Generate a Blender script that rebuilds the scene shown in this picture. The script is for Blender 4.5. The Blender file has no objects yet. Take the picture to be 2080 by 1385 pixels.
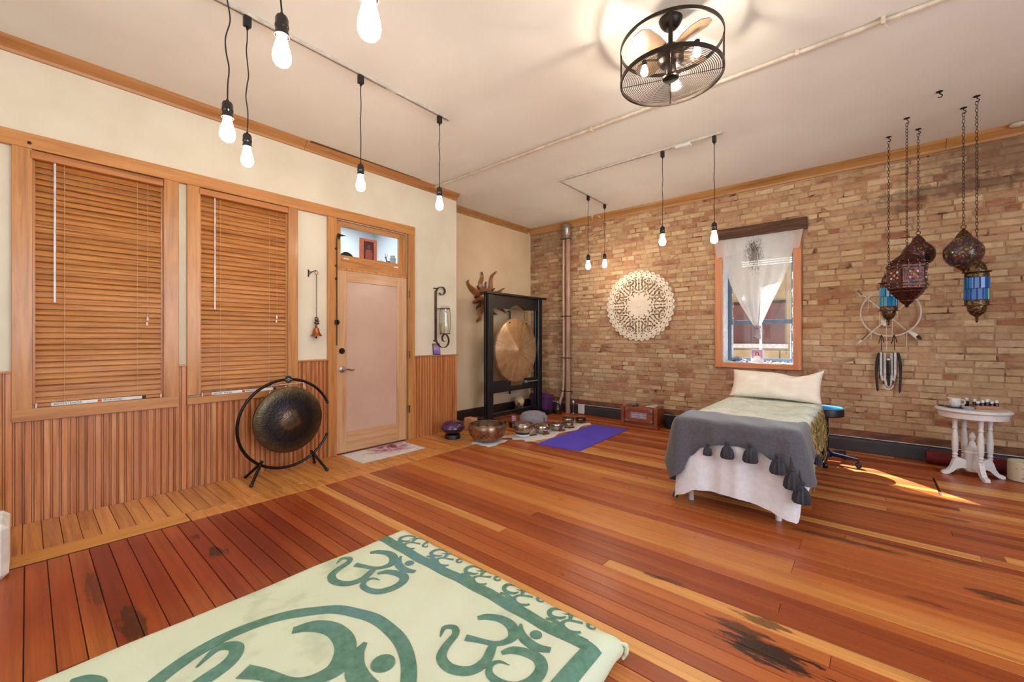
import bpy, bmesh, math, random
from mathutils import Vector, Matrix
R = random.Random(7)
PI = math.pi
SC = bpy.context.scene
COL = SC.collection

# ------------------------------------------------------------------ camera
F, TH, CX, CY, EYE = 845.0, math.radians(40.6), 1040.0, 687.0, 1.25   # focal length in pixels of the 2080x1385 frame
cam = bpy.data.cameras.new('camera')
cam.sensor_width = 36.0
cam.lens = F / 2080.0 * 36.0
cam.shift_y = (CY - 692.5) / 2080.0
cam.clip_start = 0.05
cam_o = bpy.data.objects.new('camera', cam)
cam_o.location = (0, 0, EYE)
cam_o.rotation_euler = (PI / 2, 0, TH)
COL.objects.link(cam_o)
SC.camera = cam_o

# ------------------------------------------------------------------ exposure, sky, sun, daylight
SC.view_settings.view_transform = 'Standard'
SC.view_settings.look = 'None'
SC.view_settings.gamma = 1.0
SC.view_settings.use_curve_mapping = False
SC.view_settings.exposure = 0.42
SC.cycles.max_bounces = 6
SC.cycles.diffuse_bounces = 3
SC.cycles.glossy_bounces = 3
SC.cycles.transparent_max_bounces = 10
SC.cycles.caustics_reflective = False
SC.cycles.caustics_refractive = False
W = bpy.data.worlds.new('sky')
SC.world = W
W.use_nodes = True
wn = W.node_tree.nodes
wl_ = W.node_tree.links
bg = wn['Background']
sky = wn.new('ShaderNodeTexSky')
sky.sky_type = 'HOSEK_WILKIE'
sky.sun_direction = (-0.55, 0.43, 0.72)
sky.turbidity = 4.0
wl_.new(sky.outputs[0], bg.inputs[0])
bg.inputs[1].default_value = 6.0


def lamp(name, kind, loc, energy, color, **kw):
    d = bpy.data.lights.new(name, kind)
    d.energy = energy
    d.color = color
    for k, v in kw.items():
        if k not in ('rot', 'aim'):
            setattr(d, k, v)
    o = bpy.data.objects.new(name, d)
    o.location = loc
    if 'rot' in kw:
        o.rotation_euler = kw['rot']
    if 'aim' in kw:
        o.rotation_euler = (Vector(kw['aim'])).to_track_quat('-Z', 'Y').to_euler()
    COL.objects.link(o)
    return o


lamp('sun', 'SUN', (-4, 9, 8), 22.0, (1.0, 0.93, 0.82), angle=0.012, aim=(0.93, -0.93, -1.38))
# daylight entering by the tall windows of the two walls behind the camera
lamp('daylight_side_window', 'AREA', (3.12, 1.2, 1.75), 105, (0.82, 0.90, 1.0), shape='RECTANGLE', size=3.6, size_y=1.9, aim=(-1, 0, -0.08))
lamp('daylight_rear_window', 'AREA', (-1.2, -2.72, 1.75), 36, (0.9, 0.94, 1.0), shape='RECTANGLE', size=3.8, size_y=1.9, aim=(0, 1, -0.08))
lamp('hallway_fill', 'AREA', (-5.5, 2.5, 3.0), 30, (0.93, 0.97, 1.0), shape='RECTANGLE', size=0.8, size_y=1.6, aim=(0, 0, -1))  # added, unseen light that brightens the hallway behind the transom

# ------------------------------------------------------------------ room numbers (metres)
XL, XA, YB, CE = -4.31, -4.72, 6.02, 3.23      # wainscot face, alcove wall, brick face, ceiling
JOG = 3.87
XR, YR = 3.2, -2.8                              # walls behind the camera
SN, CS = math.sin(TH), math.cos(TH)


def ray(px, py):
    u, v = (px - CX) / F, (CY - py) / F
    return Vector((-SN + u * CS, CS + u * SN, v))


def gz(px, py, z=0.0):
    r = ray(px, py)
    return Vector((0, 0, EYE)) + r * ((z - EYE) / r.z)


def gx(px, py, x=XL):
    r = ray(px, py)
    return Vector((0, 0, EYE)) + r * (x / r.x)


def gy(px, py, y=YB):
    r = ray(px, py)
    return Vector((0, 0, EYE)) + r * (y / r.y)


def gd(px, py, base):
    r = ray(px, py)
    return Vector((0, 0, EYE)) + r * (-SN * base[0] + CS * base[1])


# ------------------------------------------------------------------ mesh builder
class MB:
    def __init__(s):
        s.v, s.f = [], []

    def add(s, vs, fs):
        b = len(s.v)
        s.v += [tuple(p) for p in vs]
        s.f += [tuple(i + b for i in q) for q in fs]
        return s

    def box(s, x0, x1, y0, y1, z0, z1, c=0.0, m=None):
        if c <= 0:
            vs = [(x, y, z) for z in (z0, z1) for y in (y0, y1) for x in (x0, x1)]
            fs = [(0, 2, 3, 1), (4, 5, 7, 6), (0, 1, 5, 4), (2, 6, 7, 3), (0, 4, 6, 2), (1, 3, 7, 5)]
        else:
            cx, cy, cz = (x0 + x1) / 2, (y0 + y1) / 2, (z0 + z1) / 2
            h = (abs(x1 - x0) / 2, abs(y1 - y0) / 2, abs(z1 - z0) / 2)
            vs, ix = [], {}
            for sx in (-1, 1):
                for sy in (-1, 1):
                    for sz in (-1, 1):
                        for a in range(3):
                            d = [h[0] - c, h[1] - c, h[2] - c]
                            d[a] = h[a]
                            ix[sx, sy, sz, a] = len(vs)
                            vs.append((cx + sx * d[0], cy + sy * d[1], cz + sz * d[2]))
            fs = []
            q = [(-1, -1), (1, -1), (1, 1), (-1, 1)]
            for t in (-1, 1):
                fs.append([ix[t, a, b, 0] for a, b in q])
                fs.append([ix[a, t, b, 1] for a, b in q])
                fs.append([ix[a, b, t, 2] for a, b in q])
            for a in (-1, 1):
                for b in (-1, 1):
                    fs.append([ix[a, b, -1, 0], ix[a, b, 1, 0], ix[a, b, 1, 1], ix[a, b, -1, 1]])
                    fs.append([ix[a, -1, b, 0], ix[a, 1, b, 0], ix[a, 1, b, 2], ix[a, -1, b, 2]])
                    fs.append([ix[-1, a, b, 1], ix[1, a, b, 1], ix[1, a, b, 2], ix[-1, a, b, 2]])
                    for e in (-1, 1):
                        fs.append([ix[a, b, e, 0], ix[a, b, e, 1], ix[a, b, e, 2]])
        if m is not None:
            vs = [m @ Vector(p) for p in vs]
        return s.add(vs, fs)

    def tube(s, pts, r, n=8, closed=False, caps=True, flat=None):
        pts = [Vector(p) for p in pts]
        k = len(pts)
        rr = r if isinstance(r, (list, tuple)) else [r] * k
        tan = []
        for i in range(k):
            a = pts[(i - 1) % k] if (closed or i > 0) else pts[i]
            b = pts[(i + 1) % k] if (closed or i < k - 1) else pts[i]
            t = b - a
            tan.append(t.normalized() if t.length > 1e-9 else Vector((0, 0, 1)))
        up = Vector((0, 0, 1)) if abs(tan[0].z) < 0.9 else Vector((1, 0, 0))
        if flat is not None:
            up = Vector(flat[1])
        vs = []
        nrm = (up - tan[0] * up.dot(tan[0])).normalized()
        for i in range(k):
            if flat is None:
                nrm = (nrm - tan[i] * nrm.dot(tan[i])).normalized()
            else:
                nrm = (Vector(flat[1]) - tan[i] * Vector(flat[1]).dot(tan[i])).normalized()
            bn = tan[i].cross(nrm)
            for j in range(n):
                a = 2 * PI * j / n + (PI / n if flat is not None else 0)
                kx = flat[0] if flat is not None else 1.0
                vs.append(pts[i] + nrm * (math.cos(a) * rr[i] * kx) + bn * (math.sin(a) * rr[i]))
        fs = []
        for i in range(k if closed else k - 1):
            for j in range(n):
                a, b = i * n + j, i * n + (j + 1) % n
                c, d = ((i + 1) % k) * n + (j + 1) % n, ((i + 1) % k) * n + j
                fs.append((a, b, c, d))
        if caps and not closed:
            fs.append(tuple(range(n))[::-1])
            fs.append(tuple((k - 1) * n + j for j in range(n)))
        return s.add(vs, fs)

    def ring(s, c, rad, r, nrm=(0, 0, 1), n=32, m=6, a0=0.0, a1=2 * PI, ry=None):
        nrm = Vector(nrm).normalized()
        u = nrm.orthogonal().normalized() if abs(nrm.z) < 0.99 else Vector((1, 0, 0))
        if abs(nrm.z) < 0.99:
            u = Vector((0, 0, 1)).cross(nrm).normalized()
        w = nrm.cross(u)
        full = abs(a1 - a0) > 2 * PI - 1e-4
        k = n if full else n + 1
        pts = [Vector(c) + u * (math.cos(a0 + (a1 - a0) * i / n) * rad) + w * (math.sin(a0 + (a1 - a0) * i / n) * (ry or rad)) for i in range(k)]
        return s.tube(pts, r, m, closed=full)

    def lathe(s, prof, c=(0, 0, 0), n=24, m=None, a0=0.0):
        vs, fs = [], []
        for (r, z) in prof:
            for j in range(n):
                a = a0 + 2 * PI * j / n
                vs.append(Vector((r * math.cos(a), r * math.sin(a), z)))
        k = len(prof)
        for i in range(k - 1):
            for j in range(n):
                fs.append((i * n + j, i * n + (j + 1) % n, (i + 1) * n + (j + 1) % n, (i + 1) * n + j))
        shut = prof[0] == prof[-1]
        if prof[0][0] > 1e-6 and not shut:
            fs.append(tuple(range(n))[::-1])
        if prof[-1][0] > 1e-6 and not shut:
            fs.append(tuple((k - 1) * n + j for j in range(n)))
        if m is not None:
            vs = [m @ p for p in vs]
        return s.add([p + Vector(c) for p in vs], fs)

    def blob(s, c, rx, ry, rz, n=12, k=8, m=None):
        prof = [(math.sin(PI * i / k), -math.cos(PI * i / k)) for i in range(k + 1)]
        t = MB().lathe([(max(a, 0), b) for a, b in prof], n=n)
        vs = [Vector((p[0] * rx, p[1] * ry, p[2] * rz)) for p in t.v]
        if m is not None:
            vs = [m @ p for p in vs]
        return s.add([p + Vector(c) for p in vs], t.f)

    def prism(s, outline, d0, d1, fn):
        k = len(outline)
        vs = [fn(u, v, d0) for u, v in outline] + [fn(u, v, d1) for u, v in outline]
        fs = [tuple(range(k))[::-1], tuple(range(k, 2 * k))]
        fs += [(i, (i + 1) % k, k + (i + 1) % k, k + i) for i in range(k)]
        return s.add(vs, fs)

    def grid(s, nu, nv, fn, closed_u=False):
        vs = [fn(i / (nu if closed_u else nu - 1), j / (nv - 1)) for j in range(nv) for i in range(nu)]
        fs = []
        for j in range(nv - 1):
            for i in range(nu if closed_u else nu - 1):
                a, b = j * nu + i, j * nu + (i + 1) % nu
                fs.append((a, b, b + nu, a + nu))
        return s.add(vs, fs)

    def mesh(s, name, off=(0, 0, 0), smooth=0.6):
        o = Vector(off)
        me = bpy.data.meshes.new(name)
        me.from_pydata([tuple(Vector(p) - o) for p in s.v], [], [list(q) for q in s.f])
        bm = bmesh.new()
        bm.from_mesh(me)
        bmesh.ops.remove_doubles(bm, verts=bm.verts, dist=1e-6)
        bmesh.ops.recalc_face_normals(bm, faces=bm.faces)
        bm.to_mesh(me)
        bm.free()
        if smooth:
            for p in me.polygons:
                p.use_smooth = True
            me.set_sharp_from_angle(angle=smooth)
        return me


def put(name, me, mat, parent=None, loc=(0, 0, 0)):
    o = bpy.data.objects.new(name, me)
    COL.objects.link(o)
    if mat is not None:
        if len(me.materials) == 0:
            me.materials.append(mat)
    o.location = loc
    if parent is not None:
        o.parent = parent
    return o


def tag(o, label, cat, group=None, kind=None):
    o['label'] = label
    o['category'] = cat
    if group:
        o['group'] = group
    if kind:
        o['kind'] = kind
    return o


def thing(name, label, cat, loc=(0, 0, 0), rotz=0.0, group=None, kind=None):
    o = bpy.data.objects.new(name, None)
    o.empty_display_size = 0.05
    COL.objects.link(o)
    o.location = loc
    o.rotation_euler = (0, 0, rotz)
    return tag(o, label, cat, group, kind)


def root_of(o):
    while o.parent is not None:
        o = o.parent
    return o


def part(name, mb, mat, parent, world=False, smooth=0.6, label=None):
    off = root_of(parent).location if world else (0, 0, 0)
    o = put(name, mb.mesh(name, off, smooth), mat, parent)
    if label:
        o['label'] = label
    return o


def solo(name, mb, mat, label, cat, group=None, kind=None, smooth=0.6):
    xs = [p[0] for p in mb.v]
    ys = [p[1] for p in mb.v]
    zs = [p[2] for p in mb.v]
    loc = ((min(xs) + max(xs)) / 2, (min(ys) + max(ys)) / 2, min(zs))
    o = put(name, mb.mesh(name, loc, smooth), mat, None, loc)
    return tag(o, label, cat, group, kind)


def copy_part(o, parent, loc, rot=None):
    c = o.copy()
    COL.objects.link(c)
    c.parent = parent
    c.location = loc
    if rot is not None:
        c.rotation_euler = rot
    return c


def fill2d(name, loops, depth, fn, res=None):
    """flat outline with holes -> solid plate; fn maps (u, v, w) to xyz"""
    cu = bpy.data.curves.new(name, 'CURVE')
    cu.dimensions = '2D'
    cu.fill_mode = 'BOTH'
    cu.extrude = depth / 2
    for lp in loops:
        sp = cu.splines.new('POLY')
        sp.points.add(len(lp) - 1)
        for p, q in zip(sp.points, lp):
            p.co = (q[0], q[1], 0, 1)
        sp.use_cyclic_u = True
    o = bpy.data.objects.new(name, cu)
    COL.objects.link(o)
    dg = bpy.context.evaluated_depsgraph_get()
    me = bpy.data.meshes.new_from_object(o.evaluated_get(dg))
    bpy.data.objects.remove(o)
    bpy.data.curves.remove(cu)
    for v in me.vertices:
        v.co = fn(v.co.x, v.co.y, v.co.z)
    me.materials.clear()
    return me


def text_mesh(txt, size, fn, depth=0.0004):
    cu = bpy.data.curves.new('lettering', 'FONT')
    cu.body = txt
    cu.size = size
    cu.extrude = depth
    cu.align_x = 'CENTER'
    cu.align_y = 'CENTER'
    o = bpy.data.objects.new('lettering', cu)
    COL.objects.link(o)
    dg = bpy.context.evaluated_depsgraph_get()
    me = bpy.data.meshes.new_from_object(o.evaluated_get(dg))
    bpy.data.objects.remove(o)
    bpy.data.curves.remove(cu)
    for v in me.vertices:
        v.co = fn(v.co.x, v.co.y, v.co.z)
    me.materials.clear()
    return me


def smooth_path(pts, n=8):
    """Catmull-Rom through the given points"""
    P = [Vector(p) for p in pts]
    P = [P[0] * 2 - P[1]] + P + [P[-1] * 2 - P[-2]]
    out = []
    for i in range(1, len(P) - 2):
        for j in range(n):
            t = j / n
            a, b, c, d = P[i - 1], P[i], P[i + 1], P[i + 2]
            out.append(0.5 * (2 * b + (c - a) * t + (2 * a - 5 * b + 4 * c - d) * t * t + (3 * b - a - 3 * c + d) * t ** 3))
    out.append(P[-2])
    return out


def lerp_tab(tab, x):
    if x <= tab[0][0]:
        return tab[0][1]
    for (a, b), (c, d) in zip(tab, tab[1:]):
        if x <= c:
            t = (x - a) / (c - a)
            t = t * t * (3 - 2 * t)
            return b + (d - b) * t
    return tab[-1][1]


# ------------------------------------------------------------------ materials
def lin(c):
    return tuple((x / 255 / 12.92 if x / 255 <= 0.04045 else ((x / 255 + 0.055) / 1.055) ** 2.4) for x in c) + (1.0,)


class NT:
    def __init__(s, name):
        s.m = bpy.data.materials.new(name)
        s.m.use_nodes = True
        s.t = s.m.node_tree
        s.b = s.t.nodes['Principled BSDF']
        s.out = s.t.nodes['Material Output']

    def n(s, typ, **kw):
        o = s.t.nodes.new(typ)
        for k, v in kw.items():
            setattr(o, k, v)
        return o

    def l(s, a, b):
        s.t.links.new(a, b)

    def math(s, op, a, b=None, clamp=False):
        o = s.n('ShaderNodeMath', operation=op, use_clamp=clamp)
        for i, x in enumerate((a, b)):
            if x is None:
                continue
            if isinstance(x, (int, float)):
                o.inputs[i].default_value = x
            else:
                s.l(x, o.inputs[i])
        return o.outputs[0]

    def mix(s, f, a, b, mode='MIX'):
        o = s.n('ShaderNodeMix', data_type='RGBA', blend_type=mode)
        for i, x in ((0, f), (6, a), (7, b)):
            if isinstance(x, (int, float)):
                o.inputs[i].default_value = x
            elif isinstance(x, tuple):
                o.inputs[i].default_value = x
            else:
                s.l(x, o.inputs[i])
        return o.outputs[2]

    def ramp(s, f, stops, interp='LINEAR'):
        o = s.n('ShaderNodeValToRGB')
        o.color_ramp.interpolation = interp
        e = o.color_ramp.elements
        while len(e) < len(stops):
            e.new(0.5)
        for q, (p, c) in zip(e, stops):
            q.position = p
            q.color = lin(c) if max(c) > 2.0 else tuple(c) + (1,)
        s.l(f, o.inputs[0])
        return o.outputs[0]

    def noise(s, vec, scale, detail=3, rough=0.5, dist=0.0):
        o = s.n('ShaderNodeTexNoise')
        o.inputs['Scale'].default_value = scale
        o.inputs['Detail'].default_value = detail
        o.inputs['Roughness'].default_value = rough
        o.inputs['Distortion'].default_value = dist
        if vec is not None:
            s.l(vec, o.inputs['Vector'])
        return o.outputs[0]

    def mapping(s, vec, scale=(1, 1, 1), loc=None):
        o = s.n('ShaderNodeMapping')
        o.inputs['Scale'].default_value = scale
        if loc is not None:
            o.inputs['Location'].default_value = loc
        s.l(vec, o.inputs[0])
        return o.outputs[0]

    def vmath(s, op, a, b):
        o = s.n('ShaderNodeVectorMath', operation=op)
        for i, x in enumerate((a, b)):
            if isinstance(x, (tuple, list, Vector)):
                o.inputs[i].default_value = tuple(x)
            else:
                s.l(x, o.inputs[i])
        return o

    def rnd(s, island=False):
        r = s.n('ShaderNodeObjectInfo').outputs['Random']
        if island:
            g = s.n('ShaderNodeNewGeometry').outputs['Random Per Island']
            r = s.math('FRACT', s.math('ADD', r, g))
        return r

    def pos(s, r=None):
        p = s.n('ShaderNodeNewGeometry').outputs['Position']
        if r is None:
            return p
        k = s.n('ShaderNodeCombineXYZ')
        for i, w in enumerate((37.0, 91.0, 53.0)):
            s.l(s.math('MULTIPLY', r, w), k.inputs[i])
        return s.vmath('ADD', p, k.outputs[0]).outputs[0]

    def obj(s):
        return s.n('ShaderNodeTexCoord').outputs['Object']

    def hsv(s, col, v, h=None, sat=None):
        o = s.n('ShaderNodeHueSaturation')
        s.l(col, o.inputs['Color'])
        if isinstance(v, (int, float)):
            o.inputs['Value'].default_value = v
        else:
            s.l(v, o.inputs['Value'])
        if h is not None:
            s.l(h, o.inputs['Hue'])
        if sat is not None:
            o.inputs['Saturation'].default_value = sat
        return o.outputs[0]

    def bump(s, h, strength=0.3, dist=0.01):
        o = s.n('ShaderNodeBump')
        o.inputs['Strength'].default_value = strength
        o.inputs['Distance'].default_value = dist
        s.l(h, o.inputs['Height'])
        s.l(o.outputs[0], s.b.inputs['Normal'])

    def fin(s, col=None, rough=0.5, metal=0.0, spec=None, coat=None, sheen=None):
        if col is not None:
            if isinstance(col, tuple):
                s.b.inputs['Base Color'].default_value = col
            else:
                s.l(col, s.b.inputs['Base Color'])
        if isinstance(rough, (int, float)):
            s.b.inputs['Roughness'].default_value = rough
        else:
            s.l(rough, s.b.inputs['Roughness'])
        s.b.inputs['Metallic'].default_value = metal
        if spec is not None:
            s.b.inputs['Specular IOR Level'].default_value = spec
        if coat is not None:
            s.b.inputs['Coat Weight'].default_value = coat
            s.b.inputs['Coat Roughness'].default_value = 0.15
        if sheen is not None:
            s.b.inputs['Sheen Weight'].default_value = sheen
        return s.m


def plain(name, c, rough=0.5, metal=0.0, c2=None, scale=20.0, bump=0.0, spec=None, coat=None, sheen=None, stretch=(1, 1, 1), lo=0.35, hi=0.65, detail=3):
    """one colour broken up by noise; every object gets at least a faint procedural variation"""
    s = NT(name)
    if c2 is None:
        c2 = tuple(max(0, x * 0.88) for x in c)
    nz = s.noise(s.mapping(s.obj(), stretch), scale, detail)
    col = s.ramp(nz, [(lo, c2), (hi, c)])
    if bump:
        s.bump(nz, bump, 0.004)
    return s.fin(col, rough, metal, spec, coat, sheen)


def wood(name, dark, mid, light, axis, rough=0.4, var=0.2, k=1.0, coat=None, island=False, knots=0.0, across=16.0, along=0.9, spec=None):
    s = NT(name)
    r = s.rnd(island)
    p = s.pos(r)
    sc = [across * k] * 3
    sc[axis] = along * k
    q = s.mapping(p, tuple(sc))
    n1 = s.noise(q, 1.0, 4, 0.6, 0.8)
    n2 = s.noise(s.mapping(q, (5, 5, 5)), 1.0, 3, 0.6)
    f = s.math('ADD', s.math('MULTIPLY', n1, 0.75), s.math('MULTIPLY', n2, 0.25))
    col = s.ramp(f, [(0.32, dark), (0.5, mid), (0.68, light)])
    col = s.hsv(col, s.math('ADD', s.math('MULTIPLY', r, 2 * var), 1.0 - var))
    if knots:
        sc2 = [9.0] * 3
        sc2[axis] = 3.4
        v = s.n('ShaderNodeTexVoronoi')
        s.l(s.mapping(p, tuple(sc2)), v.inputs['Vector'])
        v.inputs['Scale'].default_value = 0.55
        kf = s.ramp(v.outputs['Distance'], [(0.03, (1, 1, 1)), (0.16, (0, 0, 0))])
        col = s.mix(s.math('MULTIPLY', kf, knots), col, lin(tuple(x * 0.35 for x in dark)))
    s.bump(f, 0.12, 0.003)
    return s.fin(col, rough, 0, spec, coat)


def glass_pane(name, tint=(0.95, 0.98, 1.0), refl=0.015):
    s = NT(name)
    tr = s.n('ShaderNodeBsdfTransparent')
    tr.inputs[0].default_value = tint + (1,)
    gl = s.n('ShaderNodeBsdfGlossy')
    gl.inputs['Roughness'].default_value = 0.03
    mx = s.n('ShaderNodeMixShader')
    mx.inputs[0].default_value = refl
    s.l(tr.outputs[0], mx.inputs[1])
    s.l(gl.outputs[0], mx.inputs[2])
    s.l(mx.outputs[0], s.out.inputs[0])
    return s.m


def emit(name, c, strength):
    s = NT(name)
    s.b.inputs['Base Color'].default_value = c + (1,)
    s.b.inputs['Emission Color'].default_value = c + (1,)
    s.b.inputs['Emission Strength'].default_value = strength
    return s.m


def stain(s, p, c, ext, ang=0.0, edge=(0.55, 1.0), nscale=9.0, namt=0.9, stretch=(0.25, 1, 1), nz=None):
    """0..1 mask of a worn or burnt patch centred on c"""
    d = s.vmath('SUBTRACT', p, c).outputs[0]
    d = s.mapping(d, (1 / ext[0], 1 / ext[1], 0.0001))
    ln = s.n('ShaderNodeVectorMath', operation='LENGTH')
    s.l(d, ln.inputs[0])
    if nz is None:
        nz = s.noise(s.mapping(p, stretch), nscale, 5, 0.7)
    q = s.math('ADD', ln.outputs['Value'], s.math('MULTIPLY', s.math('SUBTRACT', nz, 0.5), namt * 2))
    return s.ramp(q, [(edge[0], (1, 1, 1)), (edge[1], (0, 0, 0))])


M = {}
M['plaster'] = plain('plaster', (226, 216, 194), 0.85, c2=(219, 207, 183), scale=2.5, bump=0.02)
M['plaster_warm'] = plain('plaster_warm', (226, 200, 164), 0.85, c2=(218, 190, 152), scale=2.0, bump=0.02)
M['ceiling'] = plain('ceiling_paint', (236, 232, 223), 0.9, c2=(230, 225, 215), scale=1.6, bump=0.02)
M['hall'] = plain('hall_paint', (222, 226, 229), 0.8, scale=1.0, c2=(212, 218, 222))
M['trim'] = wood('trim_wood_upright', (150, 92, 44), (190, 128, 68), (206, 148, 86), 2, 0.35, 0.06, knots=0.25, coat=0.2)
M['trim_y'] = wood('trim_wood_level', (152, 92, 44), (188, 126, 66), (202, 142, 80), 1, 0.35, 0.06, coat=0.2)
M['crown_y'] = wood('crown_wood_left', (152, 98, 52), (178, 120, 68), (192, 136, 82), 1, 0.4, 0.08)
M['crown_x'] = wood('crown_wood_right', (148, 102, 54), (178, 128, 74), (192, 144, 90), 0, 0.4, 0.08)
M['door'] = wood('door_wood', (176, 128, 88), (200, 154, 112), (212, 170, 130), 2, 0.35, 0.04, coat=0.25)
M['door_rail'] = wood('door_rail_wood', (176, 128, 88), (200, 154, 112), (212, 170, 130), 1, 0.35, 0.04, coat=0.25)
M['door_panel'] = plain('door_panel_paint', (202, 170, 150), 0.35, c2=(194, 160, 140), scale=2.0, coat=0.2)
M['wainscot'] = wood('wainscot_pine', (146, 80, 44), (190, 118, 68), (214, 154, 102), 2, 0.32, 0.09, knots=0.95, coat=0.35, across=24)
M['slat'] = wood('blind_slat_wood', (142, 82, 38), (184, 118, 60), (208, 146, 84), 1, 0.38, 0.08, across=60, along=2.0)
M['slat_rail'] = wood('blind_rail_wood', (140, 80, 36), (178, 110, 54), (196, 132, 74), 1, 0.38, 0.03, across=40)
M['black_metal'] = plain('black_metal', (22, 21, 22), 0.3, 0.6, spec=0.6)
M['black'] = plain('black_plastic', (20, 19, 19), 0.45)
M['black_wood'] = plain('black_painted_wood', (30, 31, 36), 0.3, c2=(22, 23, 27), scale=6, coat=0.3)
M['bronze'] = plain('dark_bronze', (52, 42, 34), 0.38, 0.7, c2=(38, 31, 26))
M['brass'] = plain('old_brass', (150, 116, 62), 0.32, 0.9, c2=(108, 82, 44), scale=40)
M['steel'] = plain('brushed_steel', (176, 172, 168), 0.28, 0.9)
M['white_paint'] = plain('white_paint', (226, 224, 222), 0.4, c2=(212, 208, 206), scale=8)
M['track'] = plain('track_paint', (214, 206, 194), 0.5)
M['track_slot'] = plain('track_slot_brown', (120, 88, 74), 0.6)
M['white_cloth'] = plain('white_cotton', (226, 222, 222), 0.9, c2=(216, 212, 214), scale=30, bump=0.05, sheen=0.2)
M['bulb'] = emit('lit_bulb_glass', (1.0, 0.88, 0.72), 95.0)
M['fan_bulb'] = emit('lit_fan_bulb', (1.0, 0.88, 0.72), 300.0)
M['glass'] = glass_pane('clear_glass')
M['baseboard'] = plain('baseboard_charcoal', (62, 60, 62), 0.45, c2=(52, 50, 52), scale=5)
M['base_dark'] = plain('baseboard_dark_brown', (50, 38, 32), 0.45, c2=(40, 30, 26), scale=5)
M['ledge'] = plain('worn_ledge', (130, 82, 56), 0.85, c2=(88, 52, 36), scale=14, bump=0.3, stretch=(0.4, 1, 1))


def make_floor():
    s = NT('fir_floor')
    r = s.rnd(True)
    p = s.pos(r)
    q = s.mapping(p, (0.7, 26, 26))
    n1 = s.noise(q, 1.0, 4, 0.62, 0.6)
    n2 = s.noise(s.mapping(q, (4, 5, 5)), 1.0, 3, 0.6)
    base = s.ramp(r, [(0.0, (138, 60, 26)), (0.18, (160, 76, 34)), (0.5, (176, 90, 42)), (0.74, (190, 106, 50)), (0.88, (206, 130, 64)), (1.0, (226, 164, 92))])
    f = s.math('ADD', s.math('MULTIPLY', n1, 0.7), s.math('MULTIPLY', n2, 0.3))
    col = s.mix(1.0, base, s.ramp(f, [(0.3, (0.60, 0.50, 0.43)), (0.5, (0.93, 0.92, 0.9)), (0.70, (1.2, 1.2, 1.14))]), 'MULTIPLY')
    P = s.pos()
    # the stretch of old redder boards beside the border strip
    red = stain(s, P, (-2.95, 0.55, 0), (0.9, 1.2), edge=(0.4, 1.3), nscale=3, namt=0.35)
    col = s.mix(s.math('MULTIPLY', red, 0.85), col, s.mix(1.0, col, lin((200, 136, 112)), 'MULTIPLY'))
    spots = s.noise(s.mapping(P, (0.22, 1, 1)), 38.0, 4, 0.7)
    for (px, py, ex, ey, a) in ((1560, 1325, 0.20, 0.085, 0.95), (1500, 1275, 0.14, 0.045, 0.75), (1545, 1262, 0.13, 0.04, 0.7), (440, 1120, 0.10, 0.06, 0.8), (1720, 1098, 0.45, 0.035, 0.7),
                                (1880, 1125, 0.35, 0.035, 0.6), (2035, 1215, 0.16, 0.05, 0.75), (1925, 1052, 0.14, 0.03, 0.6), (1330, 1170, 0.08, 0.02, 0.6), (270, 1270, 0.25, 0.05, 0.7), (190, 1190, 0.3, 0.04, 0.55),
                                (1360, 1180, 0.10, 0.03, 0.5), (400, 1090, 0.05, 0.03, 0.7), (1880, 1222, 0.10, 0.02, 0.5)):
        c = gz(px, py)
        m = stain(s, P, tuple(c), (ex, ey), namt=1.3, edge=(0.62, 0.86), nz=spots)
        col = s.mix(s.math('MULTIPLY', m, a), col, lin((36, 20, 12)))
    fine = s.noise(s.mapping(P, (6, 30, 1)), 1.0, 4, 0.75)
    col = s.mix(s.math('MULTIPLY', s.ramp(fine, [(0.66, (0, 0, 0)), (0.76, (1, 1, 1))]), 0.55), col, lin((70, 30, 14)))
    s.bump(f, 0.08, 0.002)
    rough = s.ramp(s.noise(P, 3.0, 3), [(0.3, (0.27, 0.27, 0.27)), (0.7, (0.42, 0.42, 0.42))])
    return s.fin(col, rough, 0, 0.5)


M['floor'] = make_floor()
M['floor_short'] = wood('border_boards', (150, 88, 38), (200, 132, 66), (218, 156, 92), 0, 0.36, 0.13, knots=0.5, across=20)
M['floor_border'] = wood('border_strip', (186, 120, 48), (206, 142, 64), (218, 158, 82), 1, 0.38, 0.05, across=30)


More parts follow.
